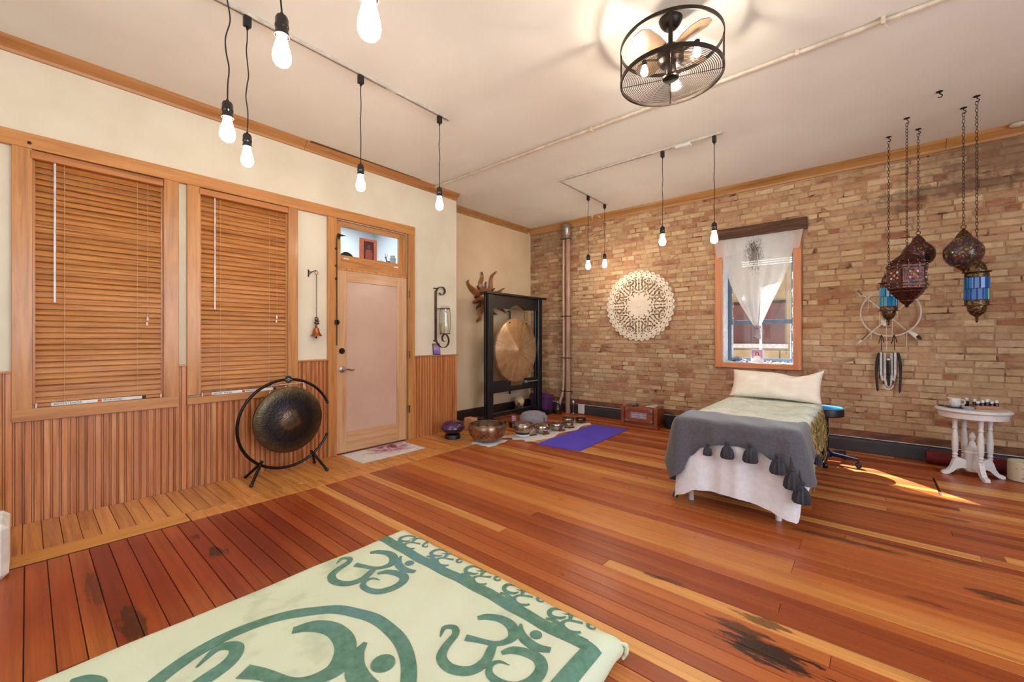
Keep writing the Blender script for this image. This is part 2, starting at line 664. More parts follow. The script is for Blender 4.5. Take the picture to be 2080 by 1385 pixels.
def make_brick(mortar=False):
    s = NT('mortar' if mortar else 'old_buff_brick')
    P = s.pos()
    big = s.noise(s.mapping(P, (0.8, 1, 1.1)), 1.2, 3, 0.6)
    mid = s.noise(P, 14.0, 5, 0.65)
    fine = s.noise(P, 60.0, 4, 0.7)
    if mortar:
        col = s.ramp(s.noise(P, 5.0, 4, 0.7), [(0.33, (96, 62, 42)), (0.41, (160, 124, 94)), (0.7, (198, 166, 130))])
    else:
        r = s.rnd(True)
        col = s.ramp(r, [(0.0, (160, 106, 78)), (0.08, (176, 126, 96)), (0.2, (186, 146, 112)), (0.5, (194, 160, 122)), (0.75, (202, 170, 130)), (0.92, (216, 190, 152)), (1.0, (178, 146, 118))])
        col = s.mix(1.0, col, s.ramp(mid, [(0.3, (0.70, 0.66, 0.62)), (0.46, (0.96, 0.95, 0.94)), (0.75, (1.12, 1.1, 1.08))]), 'MULTIPLY')
        smear = s.ramp(s.noise(s.mapping(P, (1, 1, 1.6)), 6.0, 5, 0.7), [(0.50, (0, 0, 0)), (0.62, (1, 1, 1))])
        col = s.mix(s.math('MULTIPLY', smear, 0.6), col, lin((196, 164, 132)))
    col = s.mix(1.0, col, s.ramp(big, [(0.3, (0.8, 0.76, 0.74)), (0.5, (1, 1, 1)), (0.7, (1.06, 1.03, 0.98))]), 'MULTIPLY')
    # soot along the top at right and corner; low right patch paints weaker light
    for (c, e, a) in (((0.75, 6.0, 2.75), (0.8, 0.11), 0.65), ((0.95, 6.0, 3.0), (0.75, 0.28), 0.55), ((1.2, 6.0, 0.9), (1.0, 0.9), 0.25), ((-4.3, 6.0, 2.95), (0.9, 0.35), 0.35), ((0.2, 6.0, 2.62), (0.45, 0.05), 0.5)):
        d = s.vmath('SUBTRACT', P, c).outputs[0]
        ln = s.n('ShaderNodeVectorMath', operation='LENGTH')
        s.l(s.mapping(d, (1 / e[0], 0.0001, 1 / e[1])), ln.inputs[0])
        q = s.math('ADD', ln.outputs['Value'], s.math('MULTIPLY', s.math('SUBTRACT', mid, 0.5), 1.4))
        k = s.ramp(q, [(0.4, (1, 1, 1)), (1.0, (0, 0, 0))])
        col = s.mix(s.math('MULTIPLY', k, a), col, lin((96, 72, 58)))
    s.bump(s.math('ADD', mid, s.math('MULTIPLY', fine, 0.5)), 0.7, 0.010)
    return s.fin(col, 0.9, 0, 0.25)


M['brick'] = make_brick()
M['mortar'] = make_brick(True)

# ================================================================== the setting
ST = 'structure'
M['floor_gap'] = plain('floor_gap_brown', (70, 34, 18), 0.8)
# ---- floor: a sub-floor slab that carries every board
mb = MB().box(XA - 0.1, XR, YR, YB + 0.06, -0.12, -0.007)
floor = solo('floor', mb, M['floor_gap'], 'worn orange fir plank floor of the room', 'floor', kind=ST)


def unit_plank(name, mat):
    me = MB().box(-0.5, 0.5, -0.5, 0.5, -0.5, 0.5).mesh(name)
    return me


def board_mesh(lx, ly, lz, c):
    """board with eased upper edges, origin at the centre of its top"""
    x, y = lx / 2, ly / 2
    v = [(-x, -y, -lz), (x, -y, -lz), (x, y, -lz), (-x, y, -lz), (-x, -y, -c), (x, -y, -c), (x, y, -c), (-x, y, -c),
         (-x + c, -y + c, 0), (x - c, -y + c, 0), (x - c, y - c, 0), (-x + c, y - c, 0)]
    f = [(0, 1, 5, 4), (1, 2, 6, 5), (2, 3, 7, 6), (3, 0, 4, 7), (4, 5, 9, 8), (5, 6, 10, 9), (6, 7, 11, 10), (7, 4, 8, 11), (8, 9, 10, 11)]
    m = MB().add(v, f)
    return m


flz = floor.location
PITCH = 0.083
lens = [1.2, 1.7, 2.4, 3.2, 4.0, 4.8]
pmesh = {}
for L_ in lens + [0.45]:
    pmesh[L_] = board_mesh(L_, PITCH - 0.0036, 0.022, 0.0016).mesh('plank', smooth=0)
    pmesh[L_].materials.append(M['floor'])
gap_a, gap_b = gz(1896, 971), gz(1909, 1003)       # the open butt joint near the white table
y = -0.34
row = 0
while y < 5.96:
    yc = y + PITCH / 2
    x = -3.515 if yc < JOG - 0.02 else XA + 0.02
    x1 = 1.95
    first = True
    while x < x1 - 0.3:
        L_ = R.choice(lens)
        if first:
            L_ = R.choice([1.2, 2.4, 3.2, 4.0, 4.8])
            first = False
        if row % 2 == 0:
            L_ = max(L_, 1.7)
        if gap_b.y - 0.03 < yc < gap_a.y + 0.03 and x < gap_a.x - 0.3 and x + L_ > gap_a.x - 0.35:
            sx = (gap_a.x - 0.009 - x) / L_
        elif x + L_ > x1:
            sx = (x1 + 0.35 - x) / L_
        else:
            sx = 1.0
        o = put('plank', pmesh[L_], M['floor'], floor, (x + L_ * sx / 2 - flz[0], yc - flz[1], -flz[2] - R.uniform(0, 0.0006)))
        o.scale = (sx, 1, 1)
        x += L_ * sx + 0.0015
        if abs(x - gap_a.x) < 0.012:
            x += 0.016
    y += PITCH
    row += 1
# the rest of the boards, behind and beside the camera
far = MB()
y = -0.34 - PITCH
while y > YR:
    for k in range(3):
        x0_, x1_ = XL + 0.001 + k * 2.5, min(XR, XL + k * 2.5 + 2.497)
        b_ = board_mesh(x1_ - x0_, PITCH - 0.0036, 0.022, 0.0016)
        far.add([((x0_ + x1_) / 2 + p[0], y + PITCH / 2 + p[1], p[2]) for p in b_.v], b_.f)
    y -= PITCH
y = -0.34
while y < 5.96:
    b_ = board_mesh(XR - 2.302, PITCH - 0.0036, 0.022, 0.0016)
    far.add([((XR + 2.302) / 2 + p[0], y + PITCH / 2 + p[1], p[2]) for p in b_.v], b_.f)
    y += PITCH
o = part('far_planks', far, M['floor'], floor, True, smooth=0)
o['kind'] = 'stuff'
# short boards laid square to the windows, and the strips that close them off
sm = board_mesh(0.60, PITCH - 0.003, 0.022, 0.0016).mesh('short_board', smooth=0)
sm.materials.append(M['floor_short'])
y = -0.35
while y < JOG - 0.04:
    put('short_board', sm, M['floor_short'], floor, (-4.01 - flz[0], y + PITCH / 2 - flz[1], -flz[2]))
    y += PITCH
for (y0, y1, xo, w) in ((-0.338, 0.735, -3.632, 0.17), (0.74, 2.3, -3.628, 0.105), (2.303, JOG, -3.628, 0.105)):
    bmx = board_mesh(w if w > 0.12 else 0.165, y1 - y0 - 0.002, 0.022, 0.0016)
    part('border_strip', bmx, M['floor_border'] if w > 0.12 else M['floor_short'], floor, smooth=0).location = ((xo if w > 0.12 else -3.61) - flz[0], (y0 + y1) / 2 - flz[1], -flz[2] + 0.0005)

# ---- ceiling and plain walls
solo('ceiling', MB().box(XA - 0.1, XR + 0.1, YR - 0.1, YB + 0.35, CE, CE + 0.12), M['ceiling'], 'plain cream painted ceiling', 'ceiling', kind=ST)
# left wall with two window openings and the door opening
WIN = [(0.026, 0.716, 0.775, 2.525), (0.958, 1.660, 0.755, 2.525)]
DOOR = (2.147, 3.055)
mb = MB()
xa, xb = XL - 0.14, XL - 0.02
cuts = [YR - 0.1, WIN[0][0], WIN[0][1], WIN[1][0], WIN[1][1], DOOR[0], DOOR[1], JOG]
for i in range(0, 8, 2):
    mb.box(xa, xb, cuts[i], cuts[i + 1], -0.1, CE)
for (a, b, z0, z1) in WIN:
    mb.box(xa, xb, a, b, -0.1, z0)
    mb.box(xa, xb, a, b, z1, CE)
mb.box(xa, xb, DOOR[0], DOOR[1], 2.525, CE)
wall_left = solo('wall_left', mb, M['plaster'], 'cream plaster wall with two shuttered windows and a door', 'wall', kind=ST, smooth=0)
solo('wall_return', MB().box(XA - 0.1, XL - 0.14, JOG - 0.1, JOG, -0.1, CE), M['plaster'], 'short return where the window wall steps back into the alcove', 'wall', kind=ST)
solo('wall_alcove', MB().box(XA - 0.1, XA, JOG, YB + 0.35, -0.1, CE), M['plaster_warm'], 'tan plaster wall of the alcove behind the big gong', 'wall', kind=ST)


def wall_holes(axis, at0, at1, lo, hi, z1, holes):
    m = MB()
    e = [lo]
    for (a, b, c, d) in holes:
        e += [a, b]
    e.append(hi)

    def bx(a, b, c, d):
        if axis == 'x':
            m.box(at0, at1, a, b, c, d)
        else:
            m.box(a, b, at0, at1, c, d)
    for i in range(0, len(e), 2):
        bx(e[i], e[i + 1], -0.1, z1)
    for (a, b, c, d) in holes:
        bx(a, b, -0.1, c)
        bx(a, b, d, z1)
    return m


side = [(-0.7, 3.1, 0.75, 2.75)]
rear = [(-3.2, 0.8, 0.75, 2.75)]
solo('wall_side', wall_holes('x', XR, XR + 0.1, YR, YB + 0.35, CE, side), M['plaster'], 'cream plaster wall with tall windows, to the right of the camera', 'wall', kind=ST, smooth=0)
solo('wall_rear', wall_holes('y', YR - 0.1, YR, XA, XR + 0.1, CE, rear), M['plaster'], 'cream plaster wall with tall windows, behind the camera', 'wall', kind=ST, smooth=0)
for nm, ax, (a, b, c, d), lab in (('window_5', 'x', side[0], 'tall daylight window in the side wall'), ('window_6', 'y', rear[0], 'tall daylight window in the rear wall')):
    t = thing(nm, lab, 'window', ((XR if ax == 'x' else (a + b) / 2), ((a + b) / 2 if ax == 'x' else YR), c), kind=ST)
    fm, gm = MB(), MB()
    for k in range(4):
        u = a + (b - a) * k / 3
        if ax == 'x':
            fm.box(XR + 0.01, XR + 0.07, u - 0.03, u + 0.03, c, d)
        else:
            fm.box(u - 0.03, u + 0.03, YR - 0.07, YR - 0.01, c, d)
    for z in (c, d):
        if ax == 'x':
            fm.box(XR + 0.01, XR + 0.07, a, b, z - 0.03, z + 0.03)
        else:
            fm.box(a, b, YR - 0.07, YR - 0.01, z - 0.03, z + 0.03)
    part('window_frame', fm, M['white_paint'], t, True)
    for k in range(3):
        u0, u1 = a + (b - a) * k / 3, a + (b - a) * (k + 1) / 3
        gm = MB().box(XR + 0.035, XR + 0.041, u0, u1, c, d) if ax == 'x' else MB().box(u0, u1, YR - 0.041, YR - 0.035, c, d)
        part('pane', gm, M['glass'], t, True)
# hallway behind the window wall
mb = MB()
mb.box(-6.3, -6.2, -1.0, 3.75, -0.1, 3.1).box(-6.2, XL - 0.14, -1.1, -1.0, -0.1, 3.1).box(-6.2, XA - 0.1, 3.75, 3.85, -0.1, 3.1)
mb.box(-6.3, XL - 0.14, -1.1, 3.85, 3.1, 3.2).box(-6.3, XL - 0.14, -1.1, 3.85, -0.2, -0.1)
solo('wall_hallway', mb, M['hall'], 'pale blue-white hallway seen through the transom', 'wall', kind=ST, smooth=0)

# ---- wainscot boards on the left wall
def bead_board(h, z0):
    pf = [(0.0, -0.011), (0.0014, -0.011), (0.0028, 0.0), (0.0295, 0.0), (0.0309, -0.009), (0.0328, -0.009), (0.0342, 0.0), (0.0386, 0.0), (0.0400, -0.011), (0.0421, -0.011)]
    m = MB()
    k = len(pf)
    m.add([(x, yy, z0) for yy, x in pf] + [(x, yy, h) for yy, x in pf], [(i, i + 1, k + i + 1, k + i) for i in range(k - 1)])
    me = m.mesh('beadboard', smooth=0)
    me.materials.append(M['wainscot'])
    return me


b_lo, b_hi = bead_board(0.695, 0.0), bead_board(1.018, 0.0)
wlz = wall_left.location
y = -1.02
while y < JOG - 0.03:
    c = y + 0.021
    if c < 2.06 or c > 3.145:
        under = any(a - 0.09 < c < b + 0.09 for a, b, _, _ in WIN)
        put('beadboard', b_lo if under else b_hi, M['wainscot'], wall_left, (XL - wlz[0], y - wlz[1], -wlz[2]))
    y += 0.0421
# backing so that no joint shows light
mb = MB().box(XL - 0.02, XL - 0.0112, -1.02, 2.06, 0, 0.70).box(XL - 0.02, XL - 0.0112, 3.14, JOG, 0, 1.018)
mb.box(XL - 0.02, XL - 0.0112, -1.02, -0.06, 0.7, 1.018).box(XL - 0.02, XL - 0.0112, 0.81, 0.87, 0.7, 1.018).box(XL - 0.02, XL - 0.0112, 1.75, 2.06, 0.7, 1.018)
part('backing', mb, M['wainscot'], wall_left, True, smooth=0)
for a, b in ((-1.02, -0.062), (0.812, 0.868), (1.748, 2.056), (3.146, JOG + 0.012)):
    part('cap_rail', MB().box(XL - 0.02, XL + 0.014, a, b, 1.016, 1.032, 0.003), M['trim_y'], wall_left, True)

# ---- casings of the two windows and the door
nt_ = [0]


def trim(mb, mat, label, smooth=0.6):
    nt_[0] += 1
    return solo('trim_%d' % nt_[0], mb, mat, label, 'trim', kind=ST, smooth=smooth)


xc = XL + 0.018
trim(MB().box(XL - 0.02, xc + 0.004, -1.0, 3.150, 2.530, 2.632, 0.003), M['trim_y'], 'long head casing running over both windows and the door')
JL = [(-0.066, 0.026, 'left side casing of the nearer blind'), (0.716, 0.812, 'right side casing of the nearer blind'), (0.868, 0.958, 'left side casing of the blind next to the door'), (1.660, 1.750, 'right side casing of the blind next to the door')]
for a, b, l in JL:
    trim(MB().box(XL - 0.02, xc, a, b, 0.772 if a < 0.8 else 0.772, 2.531, 0.003), M['trim'], l)
trim(MB().box(XL - 0.02, xc + 0.002, -0.066, 0.812, 0.690, 0.776, 0.003), M['trim_y'], 'flat sill board under the nearer blind')
trim(MB().box(XL - 0.02, xc + 0.002, 0.868, 1.750, 0.697, 0.757, 0.003), M['trim_y'], 'flat sill board under the blind behind the round gong')
trim(MB().box(XL - 0.02, xc, 2.055, 2.147, 0.0, 2.531, 0.003), M['trim'], 'left side casing of the door')
trim(MB().box(XL - 0.02, xc, 3.055, 3.150, 0.0, 2.531, 0.003), M['trim'], 'right side casing of the door')
# dark reveal behind each blind
for k, (a, b, z0, z1) in enumerate(WIN):
    t = thing('window_%d' % (k + 1), ['window behind the nearer brown wooden blind', 'window behind the brown wooden blind next to the door'][k], 'window', (XL - 0.1, (a + b) / 2, z0), kind=ST)
    fm = MB()
    for yy in (a, b):
        fm.box(XL - 0.13, XL - 0.09, yy - 0.0 if yy == a else yy - 0.05, yy + 0.05 if yy == a else yy, z0, z1)
    for zz in (z0, (z0 + z1) / 2 - 0.02, z1 - 0.05):
        fm.box(XL - 0.128, XL - 0.092, a + 0.05, b - 0.05, zz, zz + 0.05)
    part('sash', fm, M['trim'], t, True)
    part('pane', MB().box(XL - 0.114, XL - 0.108, a + 0.05, b - 0.05, z0 + 0.05, z1 - 0.05), M['glass'], t, True)
    li = MB()
    for (y0, y1, q0, q1) in ((a, a + 0.012, z0, z1), (b - 0.012, b, z0, z1)):
        li.box(XL - 0.09, XL - 0.02, y0, y1, q0, q1)
    part('jamb_lining', li, M['trim'], t, True)

# ---- wooden blinds
slat = MB()
pf = [(-0.012, 0.022), (-0.0035, 0.012), (0.004, -0.002), (0.010, -0.0235), (0.0118, -0.0235), (0.0062, -0.001), (-0.0012, 0.0135), (-0.0105, 0.0235)]
slat.prism(pf, -0.5, 0.5, lambda u, v, w: (u, w, v))
slat_me = slat.mesh('slat', smooth=0.9)
slat_me.materials.append(M['slat'])
M['label_white'] = plain('label_white', (232, 230, 226), 0.5)
M['cord'] = plain('blind_cord', (206, 160, 120), 0.7)
M['wand'] = plain('clear_wand', (226, 222, 224), 0.12, spec=0.9)
M['letter_black'] = plain('letter_black', (24, 22, 24), 0.6)
M['warn_orange'] = plain('warning_orange', (190, 100, 50), 0.6)
BL = ['wide brown wooden blind with long white wand, nearest the left edge', 'brown wooden blind behind the round gong stand']
for k, (a, b, z0, z1) in enumerate(WIN):
    t = thing('window_blind', BL[k], 'blind', (XL - 0.02, (a + b) / 2, z0), group='wooden blinds')
    rx = t.location
    part('valance', MB().box(XL - 0.045, XL + 0.026, a + 0.002 - (0.012 if True else 0), b - 0.002, z1 - 0.058, z1 - 0.004, 0.004), M['slat_rail'], t, True)
    zz = z1 - 0.075
    n = 0
    while zz > z0 + 0.035:
        o = put('slat', slat_me, M['slat'], t, (-0.012, 0, zz - rx[2]), )
        o.scale = (1, b - a - 0.022, 1)
        o.rotation_euler = (R.uniform(-0.0016, 0.0016), R.uniform(-0.10, 0.10), 0)
        zz -= 0.0405
        n += 1
    part('bottom_rail', MB().box(XL - 0.028, XL - 0.006, a + 0.01, b - 0.01, z0 + 0.004, z0 + 0.028, 0.003), M['slat_rail'], t, True)
    lb = part('warning_label', MB().box(XL - 0.0058, XL - 0.0046, a + 0.085, b - 0.105, z0 + 0.004, z0 + 0.027), M['label_white'], t, True)
    me = text_mesh('ADVERTENCIA', 0.021, lambda u, v, w: (XL - 0.0044 + w - rx[0], a + 0.165 + u - rx[1], z0 + 0.0155 + v - rx[2]))
    put('lettering', me, M['letter_black'], lb)
    me = text_mesh('WARNING', 0.021, lambda u, v, w: (XL - 0.0044 + w - rx[0], a + 0.395 + u - rx[1], z0 + 0.0155 + v - rx[2]))
    put('lettering', me, M['letter_black'], lb)
    part('label_patch', MB().box(XL - 0.0046, XL - 0.0036, a + 0.315, a + 0.336, z0 + 0.006, z0 + 0.025), M['warn_orange'], lb, True)
    part('label_tab', MB().box(XL - 0.0046, XL - 0.0036, b - 0.128, b - 0.105, z0 + 0.004, z0 + 0.027), M['letter_black'], lb, True)
    for e in (a + 0.012, b - 0.018):
        part('end_clip', MB().box(XL - 0.006, XL - 0.001, e, e + 0.008, z0 - 0.002, z0 + 0.03), M['label_white'], t, True)
    w_y, w_z = (0.128, 1.50) if k == 0 else (1.062, 1.50)
    part('tilt_wand', MB().tube([(XL + 0.008, w_y, z1 - 0.06), (XL + 0.010, w_y, w_z)], 0.0065 if k == 0 else 0.0055, 6), M['wand'], t, True)
    for yy in ((0.174, 0.559) if k == 0 else (1.105, 1.496)):
        part('ladder_cord', MB().tube([(XL - 0.001, yy, z1 - 0.06), (XL - 0.001, yy, z0 + 0.03)], 0.0016, 5), M['cord'], t, True)
    cy_, cz_ = (0.620, 1.42) if k == 0 else (1.561, 1.47)
    pc = part('pull_cord', MB().tube([(XL + 0.004, cy_, z1 - 0.06), (XL + 0.004, cy_, cz_)], 0.0014, 5), M['cord'], t, True)
    part('tassel', MB().lathe([(0.003, 0.03), (0.006, 0.02), (0.008, 0.0), (0.0, -0.002)], (XL + 0.004, cy_, cz_ - 0.03), 8).lathe([(0.003, 0.026), (0.007, 0.012), (0.008, 0.0), (0.0, -0.001)], (XL + 0.004, cy_ - 0.004, cz_ - 0.068), 8), M['wand'], pc, True)
solo('wood_knot_screw', MB().lathe([(0.012, 0), (0.010, 0.006), (0, 0.008)], n=10, m=Matrix.Rotation(PI / 2, 3, 'Y')).add([], []) if False else
     MB().lathe([(0.012, -0.004), (0.010, 0.006), (0, 0.008)], (xc + 0.002, 0.012, 2.565), 10, Matrix.Rotation(PI / 2, 3, 'Y')), M['bronze'], 'dark screw head in the casing above the nearer blind', 'screw')

# ---- door and transom
d0, d1 = DOOR
dt = thing('door_1', 'honey wood door with one big pale panel and brass lever', 'door', (XL - 0.03, (d0 + d1) / 2, 0), kind=ST)
xf = XL - 0.004
zt = 1.985
part('stile', MB().box(xf - 0.042, xf, d0 + 0.003, 2.266, 0.012, zt, 0.002), M['door'], dt, True)
part('stile', MB().box(xf - 0.042, xf, 2.905, d1 - 0.014, 0.012, zt, 0.002), M['door'], dt, True)
part('top_rail', MB().box(xf - 0.042, xf, 2.266, 2.905, 1.868, zt, 0.002), M['door_rail'], dt, True)
part('bottom_rail', MB().box(xf - 0.042, xf, 2.266, 2.905, 0.012, 0.228, 0.002), M['door_rail'], dt, True)
part('panel', MB().box(xf - 0.032, xf - 0.011, 2.262, 2.909, 0.224, 1.872), M['door_panel'], dt, True)
for z in (0.38, 1.05, 1.79):
    part('hinge', MB().tube([(XL + 0.022, d1 - 0.004, z - 0.05), (XL + 0.022, d1 - 0.004, z + 0.05)], 0.006, 8).box(XL + 0.0185, XL + 0.021, d1 - 0.012, d1 + 0.022, z - 0.045, z + 0.045), M['brass'], dt, True)
rot_x = Matrix.Rotation(PI / 2, 3, 'Y')
db = part('deadbolt', MB().lathe([(0.032, 0), (0.032, 0.006), (0.026, 0.014), (0.024, 0.022), (0.0, 0.024)], (xf, 2.212, 1.113), 20, rot_x), M['bronze'], dt, True, label='dark round deadbolt')
part('thumb_turn', MB().box(xf + 0.024, xf + 0.040, 2.206, 2.218, 1.097, 1.129, 0.002), M['bronze'], db, True)
hd = part('lever_rose', MB().lathe([(0.033, 0), (0.033, 0.006), (0.026, 0.012), (0.014, 0.016), (0.012, 0.05), (0.0, 0.052)], (xf, 2.214, 0.912), 20, rot_x), M['steel'], dt, True, label='satin metal lever handle')
part('lever', MB().tube(smooth_path([(xf + 0.045, 2.214, 0.912), (xf + 0.05, 2.245, 0.916), (xf + 0.048, 2.285, 0.908), (xf + 0.046, 2.318, 0.902), (xf + 0.046, 2.33, 0.912)]), 0.0075, 8), M['brass'], hd, True)
part('peep_screw', MB().lathe([(0.006, 0), (0.004, 0.004), (0, 0.004)], (xf, 2.155, 0.20), 8, rot_x), M['bronze'], dt, True)
trim(MB().box(XL - 0.14, XL - 0.045, d0, d0 + 0.012, 0, 2.525).box(XL - 0.14, XL - 0.045, d1 - 0.012, d1, 0, 2.525).box(XL - 0.14, XL - 0.012, d0 + 0.001, d1 - 0.001, zt + 0.004, zt + 0.03), M['trim'], 'jamb and transom bar around the door', 0)
tr = thing('window_3', 'glazed transom above the door showing the pale hallway', 'window', (XL - 0.05, (d0 + d1) / 2, zt + 0.03), kind=ST)
z0, z1 = zt + 0.032, 2.515
xs0, xs1 = XL - 0.058, XL - 0.018
part('sash', MB().box(xs0, xs1, d0 + 0.014, 2.208, z0, z1, 0.002), M['trim'], tr, True)
part('sash', MB().box(xs0, xs1, 2.945, d1 - 0.014, z0, z1, 0.002), M['trim'], tr, True)
part('sash_rail', MB().box(xs0, xs1, 2.208, 2.945, z0, 2.152, 0.002), M['trim_y'], tr, True)
part('sash_rail', MB().box(xs0, xs1, 2.208, 2.945, 2.462, z1, 0.002), M['trim_y'], tr, True)
part('pane', MB().box(XL - 0.041, XL - 0.036, 2.205, 2.948, 2.150, 2.464), M['glass'], tr, True)
part('ledge', MB().box(XL - 0.24, XL - 0.06, d0 + 0.014, d1 - 0.014, 2.085, 2.115), M['white_paint'], tr, True)
for yy, zz in ((2.27, 2.118), (2.90, 2.106)):
    part('sticker_scrap', MB().box(xs1, xs1 + 0.001, yy - 0.03, yy + 0.03, zz - 0.008, zz + 0.008), M['label_white'], tr, True)
# transom operator rod on the casing
t = thing('transom_rod', 'thin dark transom opener rod fixed beside the door', 'rod', (xc, 2.135, 1.17))
part('rod', MB().tube([(xc + 0.02, 2.137, 1.175), (xc + 0.02, 2.137, 2.30), (xc + 0.02, 2.150, 2.36)], 0.0055, 8), M['bronze'], t, True)
for zz in (2.02, 1.88, 2.20):
    part('guide', MB().box(xc, xc + 0.027, 2.125, 2.142, zz - 0.01, zz + 0.01, 0.002), M['bronze'], t, True)
part('clamp', MB().box(xc, xc + 0.034, 2.120, 2.155, 1.395, 1.445, 0.004).lathe([(0.009, 0), (0.009, 0.02), (0, 0.022)], (xc + 0.03, 2.146, 1.42), 10, rot_x), M['black_metal'], t, True)
part('hook_arm', MB().prism([(2.15, 2.365), (2.24, 2.352), (2.175, 2.335), (2.16, 2.295)], xc + 0.012, xc + 0.02, lambda u, v, w: (w, u, v)), M['bronze'], t, True)

# ---- crown mouldings
CP = [(0, -0.082), (0.010, -0.078), (0.016, -0.060), (0.040, -0.036), (0.062, -0.022), (0.072, -0.010), (0.080, 0.0), (0, 0.0)]


def crown(axis, at, sgn, lo, hi, mat, label, k=1.0):
    if axis == 'y':
        fn = lambda u, v, w: (at + sgn * u * k, w, CE + v * k)
    else:
        fn = lambda u, v, w: (w, at + sgn * u * k, CE + v * k)
    return trim(MB().prism(CP, lo, hi, fn), mat, label, 0.3)


seam = gx(622, 300, XL + 0.03).y
crown('y', XL - 0.02, 1, YR, seam - 0.002, M['crown_y'], 'crown moulding over the window wall, nearer length')
crown('y', XL - 0.02, 1, seam + 0.002, JOG, M['crown_y'], 'crown moulding over the door, ending at the corner')
crown('y', XA, 1, JOG, YB - 0.079, M['crown_x'], 'crown moulding over the alcove wall')
cj = gy(1922, 300, YB - 0.05).x
crown('x', YB, -1, XA + 0.001, cj - 0.002, M['crown_x'], 'long crown moulding over the brick wall', 1.15)
crown('x', YB, -1, cj + 0.002, XR, M['crown_x'], 'end length of crown moulding above the hanging lanterns', 1.15)
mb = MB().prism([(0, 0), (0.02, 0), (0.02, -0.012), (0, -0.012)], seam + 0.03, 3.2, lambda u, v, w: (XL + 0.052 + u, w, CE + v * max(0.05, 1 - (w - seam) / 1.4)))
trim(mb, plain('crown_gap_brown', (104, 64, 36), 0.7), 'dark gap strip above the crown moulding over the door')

# ---- baseboards
BP = [(0, 0), (0.03, 0), (0.03, 0.115), (0.022, 0.128), (0.022, 0.142), (0.010, 0.152), (0, 0.152)]
solo('baseboard_right', MB().prism(BP, XA + 0.03, XR, lambda u, v, w: (w, YB - 0.012 - u, v)), M['baseboard'], 'charcoal baseboard along the brick wall', 'baseboard', kind=ST, smooth=0.3)
solo('baseboard_alcove', MB().prism(BP, JOG + 0.01, YB - 0.05, lambda u, v, w: (XA + u, w, v)), M['base_dark'], 'dark brown baseboard along the alcove wall', 'baseboard', kind=ST, smooth=0.3)
nzs = [R.uniform(-0.004, 0.004) for _ in range(60)]
mb = MB()
xs = [XA + (XR - XA) * i / 50 for i in range(51)]
vs, fs = [], []
for i, xx in enumerate(xs):
    a = nzs[i]
    vs += [(xx, YB - 0.036 + a, 0.152), (xx, YB - 0.030 + a, 0.172 + a), (xx, YB - 0.022 - a, 0.205 + a), (xx, YB - 0.012, 0.222 + a), (xx, YB + 0.02, 0.224)]
for i in range(50):
    for j in range(4):
        fs.append((i * 5 + j, i * 5 + j + 1, i * 5 + 6 + j, i * 5 + 5 + j))
trim(mb.add(vs, fs), M['ledge'], 'rough mortar ledge between the bricks and the charcoal baseboard')
trim(MB().box(XA + 0.03, XR, YB - 0.042, YB - 0.012, 0.152, 0.158), M['label_white'], 'pale worn edge on top of the charcoal baseboard')

# ---- brick wall with its window opening
HO = (-1.478, -0.682, 0.930, 2.545)            # clear opening
CAS = (-1.560, -0.605, 0.868, 2.545)           # outer edge of the orange casing
wb = wall_holes('y', YB + 0.012, YB + 0.34, XA - 0.1, XR, CE, [(HO[0], HO[1], HO[2], HO[3])])
wall_right = solo('wall_right', wb, M['mortar'], 'old buff brick wall with one small window', 'wall', kind=ST, smooth=0)
wrz = wall_right.location
BW, BH, JX, JZ = 0.197, 0.0570, 0.010, 0.0105


def brick_verts(w, h, d, rg):
    c = 0.004
    j = lambda a: rg.uniform(-a, a) * 1.8
    x, z = w / 2, h / 2
    v = []
    for (sx, sz) in ((-1, -1), (1, -1), (1, 1), (-1, 1)):
        v.append((sx * x + j(0.0015), 0.0, sz * z + j(0.001)))
    f4 = []
    for (sx, sz) in ((-1, -1), (1, -1), (1, 1), (-1, 1)):
        f4.append((sx * (x - c) + j(0.003), -d + j(0.002), sz * (z - c) + j(0.002)))
    v += f4
    f = [(4, 5, 6, 7), (0, 1, 5, 4), (1, 2, 6, 5), (2, 3, 7, 6), (3, 0, 4, 7)]
    return v, f


bricks = []
z = 0.224 + BH / 2
rowi = 0
while z < CE - 0.06:
    x = XA + (0.0 if rowi % 2 == 0 else 0.103) + R.uniform(-0.03, 0.02)
    header = rowi % 6 == 3
    while x < 1.9:
        w = (0.094 if header else BW) * R.uniform(0.93, 1.04)
        if not header and R.random() < 0.07:
            w *= 0.55
        a, b = x, x + w
        clip = False
        if z + BH / 2 > CAS[2] - 0.004 and z - BH / 2 < 2.70:
            lo, hi = CAS[0] - 0.006, CAS[1] + 0.006
            if z > 2.535:
                lo, hi = -1.60, -0.545
            if a < hi and b > lo:
                if a < lo - 0.035:
                    b = lo
                elif b > hi + 0.035:
                    a = hi
                else:
                    clip = True
        if not clip and b - a > 0.03:
            bricks.append(((a + b) / 2, z, b - a))
        x += w + JX
    z += BH + JZ
    rowi += 1


def pix_area(bx, bz):
    dx, dy = bx, YB
    dep = -SN * dx + CS * dy
    u = (CS * dx + SN * dy) / dep * F + CX
    v = CY - F * (bz - EYE) / dep
    if not (-20 < u < 2100 and -20 < v < 1400):
        return 0.0
    return 1.0 / dep ** 2


